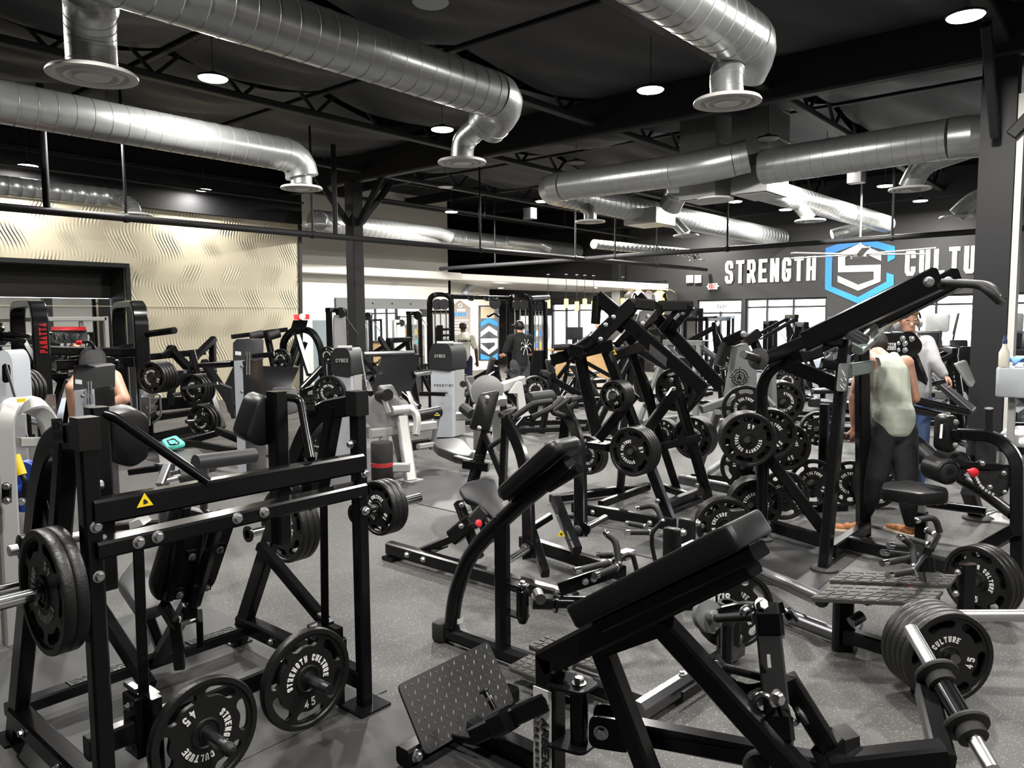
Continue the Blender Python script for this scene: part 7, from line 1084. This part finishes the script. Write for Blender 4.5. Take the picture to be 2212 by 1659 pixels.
def shoe(par, heel, d, m, sole, k=1.0):
    d = V((d.x, d.y, 0)).normalized(); h = V((heel.x, heel.y, 0)); mb = MB()
    for t, w_, z, r in ((0, .032, .05, .036), (.05, .034, .055, .04), (.12, .036, .045, .04), (.19, .038, .035, .036), (.24, .03, .028, .028)): mb.ball(h + d * t * k + V((0, 0, z)), r, 8)
    mb.sweep([h - d * .02 + V((0, 0, .04)), h + d * .23 * k + V((0, 0, .035))], .075, .05, None, .4); mb.ball(h + V((0, 0, .085)), .04); s_ = fuse('shoe', mb, m, par, .009, 5); obj('shoe_sole', MB().pad([h - d * .05 - d.cross(V((0, 0, 1))) * .04, h - d * .05 + d.cross(V((0, 0, 1))) * .04, h + d * .27 * k + d.cross(V((0, 0, 1))) * .04, h + d * .27 * k - d.cross(V((0, 0, 1))) * .04], (0, 0, .028), .035, .008), sole, s_)
# -- man in the pale green tank top, seen from behind
fw = V((.78, .62, 0)); rt = V((.62, -.78, 0)); up = V((0, 0, 1)); B0 = (PZ(1850, 1150) + PZ(1970, 1160)) * .5
m1 = newperson('person in a sage green tank top and black joggers standing with his back turned', B0)
Lf, Rf = PZ(1862, 1152), PZ(1966, 1160); D1 = 6.55
hipL, hipR = AT(1905, 930, D1), AT(1950, 930, D1); knL, knR = AT(1893, 1030, D1 - .08), AT(1958, 1045, D1 - .1); ankL, ankR = Lf + V((0, 0, .1)), Rf + V((0, 0, .1)); pel = (hipL + hipR) / 2 + V((0, 0, .05)); waist = AT(1921, 890, D1 + .02); chest = AT(1914, 810, D1 + .1); shL, shR = AT(1868, 782, D1 + .08), AT(1955, 785, D1 + .05); nk = AT(1896, 766, D1 + .2); hc = AT(1893, 748, D1 + .3)
elL, wrL = AT(1845, 858, D1 + .02), AT(1846, 925, D1 + .1); elR, wrR = AT(1976, 860, D1 + .12), AT(1945, 880, D1 + .35)
mb = MB(); limb(mb, [pel, waist, chest], [.145, .14, .16]); limb(mb, [shL, chest + (shL - chest) * .4, chest + (shR - chest) * .4, shR], [.072, .12, .12, .072]); limb(mb, [chest + V((0, 0, .08)), nk, hc - V((0, 0, .05))], [.1, .068, .062])
for S_, E2, W2, HP, KN, AN in ((shL, elL, wrL, hipL, knL, ankL), (shR, elR, wrR, hipR, knR, ankR)): limb(mb, [S_, (S_ + E2) / 2, E2, (E2 * 2 + W2) / 3, W2], [.068, .058, .046, .046, .031]); limb(mb, [HP, KN, (KN * 2 + AN) / 3, AN], [.1, .062, .058, .042])
hand(mb, wrL, V((.1, .05, -1)), fw, .7); hand(mb, wrR, V((.5, .5, -.2)), V((0, 0, -1)), .9); s_, u_ = head(mb, hc, V((.7, .55, -.45)), V((.4, .3, .85)))
body = fuse('body', mb, SKIN, m1, .009); mb = MB(); hh = hc + u_ * .035 - V((.7, .55, -.45)).normalized() * .018; mb.ball(hh, .094); mb.ball(hh - u_ * .03 - fw * .01, .087); fuse('hair', mb, HAIRD, m1, .01)
TANK = mat('sage_green_jersey', (.42, .45, .38), .8, bump=(12, .5)); mb = MB(); limb(mb, [pel + V((0, 0, -.0)), pel + V((0, 0, .08)), waist, (waist + chest) / 2, chest], [.17, .178, .185, .182, .188]); limb(mb, [chest + (shL - chest) * .35, chest + V((0, 0, .02)), chest + (shR - chest) * .35], [.125, .15, .125]); limb(mb, [chest + (shL - chest) * .5, shL + (nk - shL) * .42 + V((0, 0, .02))], [.1, .05]); limb(mb, [chest + (shR - chest) * .5, shR + (nk - shR) * .42 + V((0, 0, .02))], [.1, .05]); tank = fuse('tank_top', mb, TANK, m1, .01, 6)
q0 = AT(1892, 783, D1 - .1); lg = MB(); write(lg, 'CG', AT(1888, 786, D1 - .085), (0, 0, -1) , rt, .03, .5, .2, .2, .003) if False else None
obj('neck_print', MB().prism([AT(1890, 772, D1 - .03), AT(1898, 773, D1 - .03), AT(1903, 789, D1 - .05), AT(1896, 791, D1 - .05)], fw * -.006), GREYD, tank)
JOG = mat('black_jogger_cloth', (.012, .012, .014), .85, bump=(14, .5)); mb = MB(); limb(mb, [pel, pel - V((0, 0, .06))], [.14, .15])
for HP, KN, AN in ((hipL, knL, ankL), (hipR, knR, ankR)): limb(mb, [HP, (HP + KN) / 2, KN, (KN + AN) / 2, AN + V((0, 0, .03))], [.122, .112, .092, .078, .056])
fuse('joggers', mb, JOG, m1, .01, 5); TAN = mat('tan_suede', (.33, .13, .05), .7); SOLE = mat('cream_sole', (.6, .52, .4), .6); shoe(m1, Lf, V((-.3, .95, 0)), TAN, SOLE); shoe(m1, Rf, V((.5, .85, 0)), TAN, SOLE)
# -- youth with headphones facing the camera
D2 = 8.0; P0 = AT(1975, 760, D2); m2 = newperson('young person with curly hair and headphones in a grey sweatshirt leaning on a machine', P0); fw = V((-.86, -.45, .0)); rt = V((-.45, .86, 0))
hc = AT(1961, 697, D2); nk = AT(1966, 726, D2 + .03); chest = AT(1972, 768, D2 + .05); waist = AT(1976, 822, D2); pel = AT(1974, 858, D2); shA, shB = AT(1938, 742, D2 + .05), AT(2000, 742, D2 + .05); elB, wrB = AT(2018, 785, D2 - .12), AT(2040, 812, D2 - .2); elA, wrA = AT(1912, 745, D2 - .1), AT(1897, 716, D2 - .2); hA, hB = AT(1962, 862, D2), AT(1988, 862, D2); g = lambda p, z: V((p.x, p.y, z))
mb = MB(); limb(mb, [pel, waist, chest], [.14, .125, .15]); limb(mb, [shA, chest + V((0, 0, .08)), shB], [.07, .12, .07]); limb(mb, [chest + V((0, 0, .1)), nk, hc - V((0, 0, .06))], [.09, .06, .055]); limb(mb, [shA, elA, wrA], [.06, .045, .03]); limb(mb, [shB, elB, wrB], [.06, .045, .03]); hand(mb, wrA, V((-.05, .0, 1)), fw, .5); hand(mb, wrB, wrB - elB + V((.05, -.1, -.1)), V((0, 0, -1)), .9)
for h_, dx in ((hA, .0), (hB, .02)): limb(mb, [h_, g(h_, .52) + fw * .05, g(h_, .1)], [.095, .06, .042])
s_, u_ = head(mb, hc, V((-.84, -.54, -.08)), V((.05, .1, 1)), 1.1); body = fuse('body', mb, SKIN, m2, .009, 3); F3 = V((-.84, -.54, -.08)).normalized(); face_bits(m2, hc, F3, s_, u_, 1.1)
mb = MB(); rr = random.Random(3)
for k in range(60):
    a, e = rr.uniform(0, 6.28), rr.uniform(.1, 1.25); dd = (s_ * math.cos(a) + F3 * math.sin(a)) * math.cos(e) + u_ * math.sin(e)
    if dd.dot(F3) > .55 and dd.dot(u_) < .45: continue
    mb.ball(hc + u_ * .03 + dd * .108, rr.uniform(.016, .03), 6)
mb.ball(hc + u_ * .045 - F3 * .02, .1); fuse('hair', mb, HAIRB, m2, .008, 1); hp = obj('headphones', MB().tube([hc + s_ * .125 * math.cos(a) + u_ * (.02 + .155 * math.sin(a)) for a in (math.pi * k / 12 for k in range(13))], .011, 10), GREYD, m2)
for q in (-1, 1): obj('ear_cup', MB().lathe(hc + s_ * q * .095 - u_ * .012, s_ * q, [(.03, 0), (.05, .006), (.052, .03), (.035, .042), (.001, .043)], 20), mat('silver_grey_cup', (.3, .3, .31), .4), hp)
SWT = mat('grey_marl_sweatshirt', (.3, .3, .31), .85, bump=(14, .6)); mb = MB(); limb(mb, [pel + V((0, 0, .06)), waist, chest, chest + V((0, 0, .06))], [.165, .16, .178, .15]); limb(mb, [shA, chest + V((0, 0, .08)), shB], [.088, .14, .088]); limb(mb, [shB, (shB + elB) / 2, elB, (elB + wrB) / 2, wrB - (wrB - elB) * .12], [.09, .085, .075, .065, .05]); limb(mb, [shA, elA, elA + (wrA - elA) * .35], [.085, .07, .06]); limb(mb, [nk - V((0, 0, .03)), nk], [.09, .075]); fuse('sweatshirt', mb, SWT, m2, .01, 5)
JEAN = mat('blue_denim', (.1, .16, .32), .8, bump=(40, .4)); mb = MB(); limb(mb, [pel, pel - V((0, 0, .06))], [.15, .15])
for h_ in (hA, hB): limb(mb, [h_, g(h_, .52) + fw * .05, g(h_, .12)], [.115, .085, .07])
fuse('jeans', mb, JEAN, m2, .012); shoe(m2, g(hA, 0), fw, WHITEL, SOLE); shoe(m2, g(hB, 0), fw, WHITEL, SOLE)
# -- simpler figures further off, all with the same builder
def figure(label, foot, hgt, fwd, skin, top, bottom, hair, arms, shorts=False, cap=None, sleeves=True, hd=None):
    o = newperson(label, foot); f = V((foot.x, foot.y, 0)); k = hgt / 1.8; fwd = V(fwd).normalized(); r = fwd.cross(V((0, 0, 1))); Z = lambda z, a=0, b=0: f + V((0, 0, z * k)) + r * a * k + fwd * b * k; mb = MB()
    limb(mb, [Z(.98), Z(1.15), Z(1.36)], [.14 * k, .13 * k, .155 * k]); limb(mb, [Z(1.44, -.19), Z(1.42), Z(1.44, .19)], [.065 * k, .12 * k, .065 * k]); limb(mb, [Z(1.45), Z(1.53), Z(1.6, 0, .01)], [.08 * k, .06 * k, .058 * k]); HC = Z(1.675, 0, .02); tp = MB(); limb(tp, [Z(.97), Z(1.15), Z(1.36), Z(1.42)], [.165 * k, .16 * k, .18 * k, .15 * k]); limb(tp, [Z(1.43, -.18), Z(1.42), Z(1.43, .18)], [.085 * k, .135 * k, .085 * k]); bt = MB(); limb(bt, [Z(1.0), Z(.94)], [.15 * k, .155 * k])
    for q, (e, w_) in zip((-1, 1), arms):
        S_ = Z(1.44, q * .2); E2 = Z(*e); W2 = Z(*w_); limb(mb, [S_, E2, W2], [.06 * k, .045 * k, .03 * k]); hand(mb, W2, W2 - E2, fwd, .7)
        if sleeves: limb(tp, [S_, S_ + (E2 - S_) * .75], [.088 * k, .075 * k])
        limb(mb, [Z(.95, q * .1), Z(.5, q * .11, .02), Z(.09, q * .11)], [.1 * k, .06 * k, .042 * k]); limb(bt, [Z(.93, q * .1), Z(.5, q * .11, .02)] + ([] if shorts else [Z(.12, q * .11)]), [.12 * k, .1 * k] + ([] if shorts else [.075 * k])); shoe(o, Z(0, q * .11, -.03), fwd, mat('white_trainer', (.6, .6, .6), .6), SOLE)
    s_, u_ = head(mb, HC, hd or fwd, (0, 0, 1), k); fuse('body', mb, skin, o, .011, 3); tob = fuse('shirt', tp, top, o, .012); fuse('shorts' if shorts else 'trousers', bt, bottom, o, .012); hm = MB(); hm.ball(HC + u_ * .03 * k - fwd * .012, .09 * k); hm.ball(HC - fwd * .03 * k, .082 * k); fuse('cap' if cap else 'hair', hm, cap or hair, o, .01)
    return o, Z, tob, r
TEE = mat('black_cotton', (.012, .012, .013), .85); CREAM = mat('cream_cotton', (.6, .57, .48), .85); NAVY = mat('navy_shorts', (.015, .02, .05), .8); DENB = mat('dark_camo_cloth', (.05, .05, .055), .85, var=(9, .8))
aw = V((.72, .69, 0))
o, Z, tp, r = figure('person in a black tee with a white spider print and cap', PZ(1124, 888), 1.87, (.35, .94, 0), SKIN, TEE, DENB, HAIRD, (((1.12, -.3, .1), (1.1, -.2, .35)), ((1.12, .27, .08), (1.05, .2, .3))), cap=GREYD)
mb = MB()
for k in range(8): a = k * math.pi / 4 + .3; c = Z(1.28, .03, -.185); mb.tube([c, c + r * .1 * math.cos(a) + V((0, 0, .13 * math.sin(a))) + V((0, 0, .03)), c + r * .13 * math.cos(a) + V((0, 0, .16 * math.sin(a) - .02))], .006, 6)
mb.ball(Z(1.28, .03, -.185), .03); obj('back_print', mb, WHITEL, tp); hp = MB()
for q in (-1, 1): hp.lathe(Z(1.66, q * .08, .02), r * q, [(.03, 0), (.045, .01), (.03, .03)], 14)
hp.tube([Z(1.66, .1 * math.cos(a), .02) + V((0, 0, .13 * math.sin(a))) for a in (math.pi * k / 10 for k in range(11))], .01, 8); obj('headphones', hp, BLACK, o)
o, Z, tp, r = figure('person in a cream tee and navy shorts standing before the rules board', PZ(1002, 862), 1.84, (.62, .78, 0), SKIN2, CREAM, NAVY, HAIRD, (((1.14, -.3, 0), (.88, -.3, .08)), ((1.14, .3, .02), (.86, .33, .08))), shorts=True)
mb = MB(); write(mb, 'STRENGTH', Z(1.33, 0, -.188), r, (0, 0, 1), .06, .5, .2, .15, .004, None, True); write(mb, 'CULTURE', Z(1.28, 0, -.188), r, (0, 0, 1), .025, .6, .2, .5, .004, None, True); obj('back_print', mb, BLACK, tp, 0)
figure('person with short hair seated behind the monitor at the wood reception desk', V((21.2, 14.2, 0)), 1.74, (-.9, -.4, 0), SKIN, TEE, TEE, HAIRD, (((1.1, -.26, .1), (1.08, -.2, .3)), ((1.1, .26, .1), (1.08, .2, .3))))
# -- person squatting on the red-lettered machine, legs showing past the pale column
m3 = newperson('person squatting on the red-lettered machine, one bent bare leg showing past the pale column', AT(205, 830, 10.4)); mb = MB()
pl_, kn, an = AT(222, 803, 10.7), AT(268, 862, 10.1), AT(214, 884, 10.0); k2, a2 = AT(152, 838, 10.3), AT(158, 905, 10.5); ch = AT(200, 775, 11.1); hdc = AT(165, 742, 11.9)
limb(mb, [pl_ + V((-.1, .1, 0)), ch], [.15, .16]); limb(mb, [pl_, AT(247, 815, 10.5), kn, (kn + an) / 2, an], [.09, .095, .075, .068, .048]); limb(mb, [pl_ + V((-.2, .15, 0)), k2, a2], [.09, .07, .05]); limb(mb, [ch, hdc - V((0, 0, .1))], [.12, .06]); head(mb, hdc, V((-.7, -.6, .2)), V((0, 0, 1))); limb(mb, [an, an + V((-.12, -.02, -.03)), an + V((-.2, -.03, -.05))], [.05, .045, .03]); fuse('body', mb, SKIN, m3, .011)
mb = MB(); limb(mb, [pl_ + V((-.1, .1, 0)), ch], [.17, .18]); limb(mb, [pl_, AT(236, 810, 10.6)], [.11, .115]); fuse('dark_clothes', mb, TEE, m3, .012)
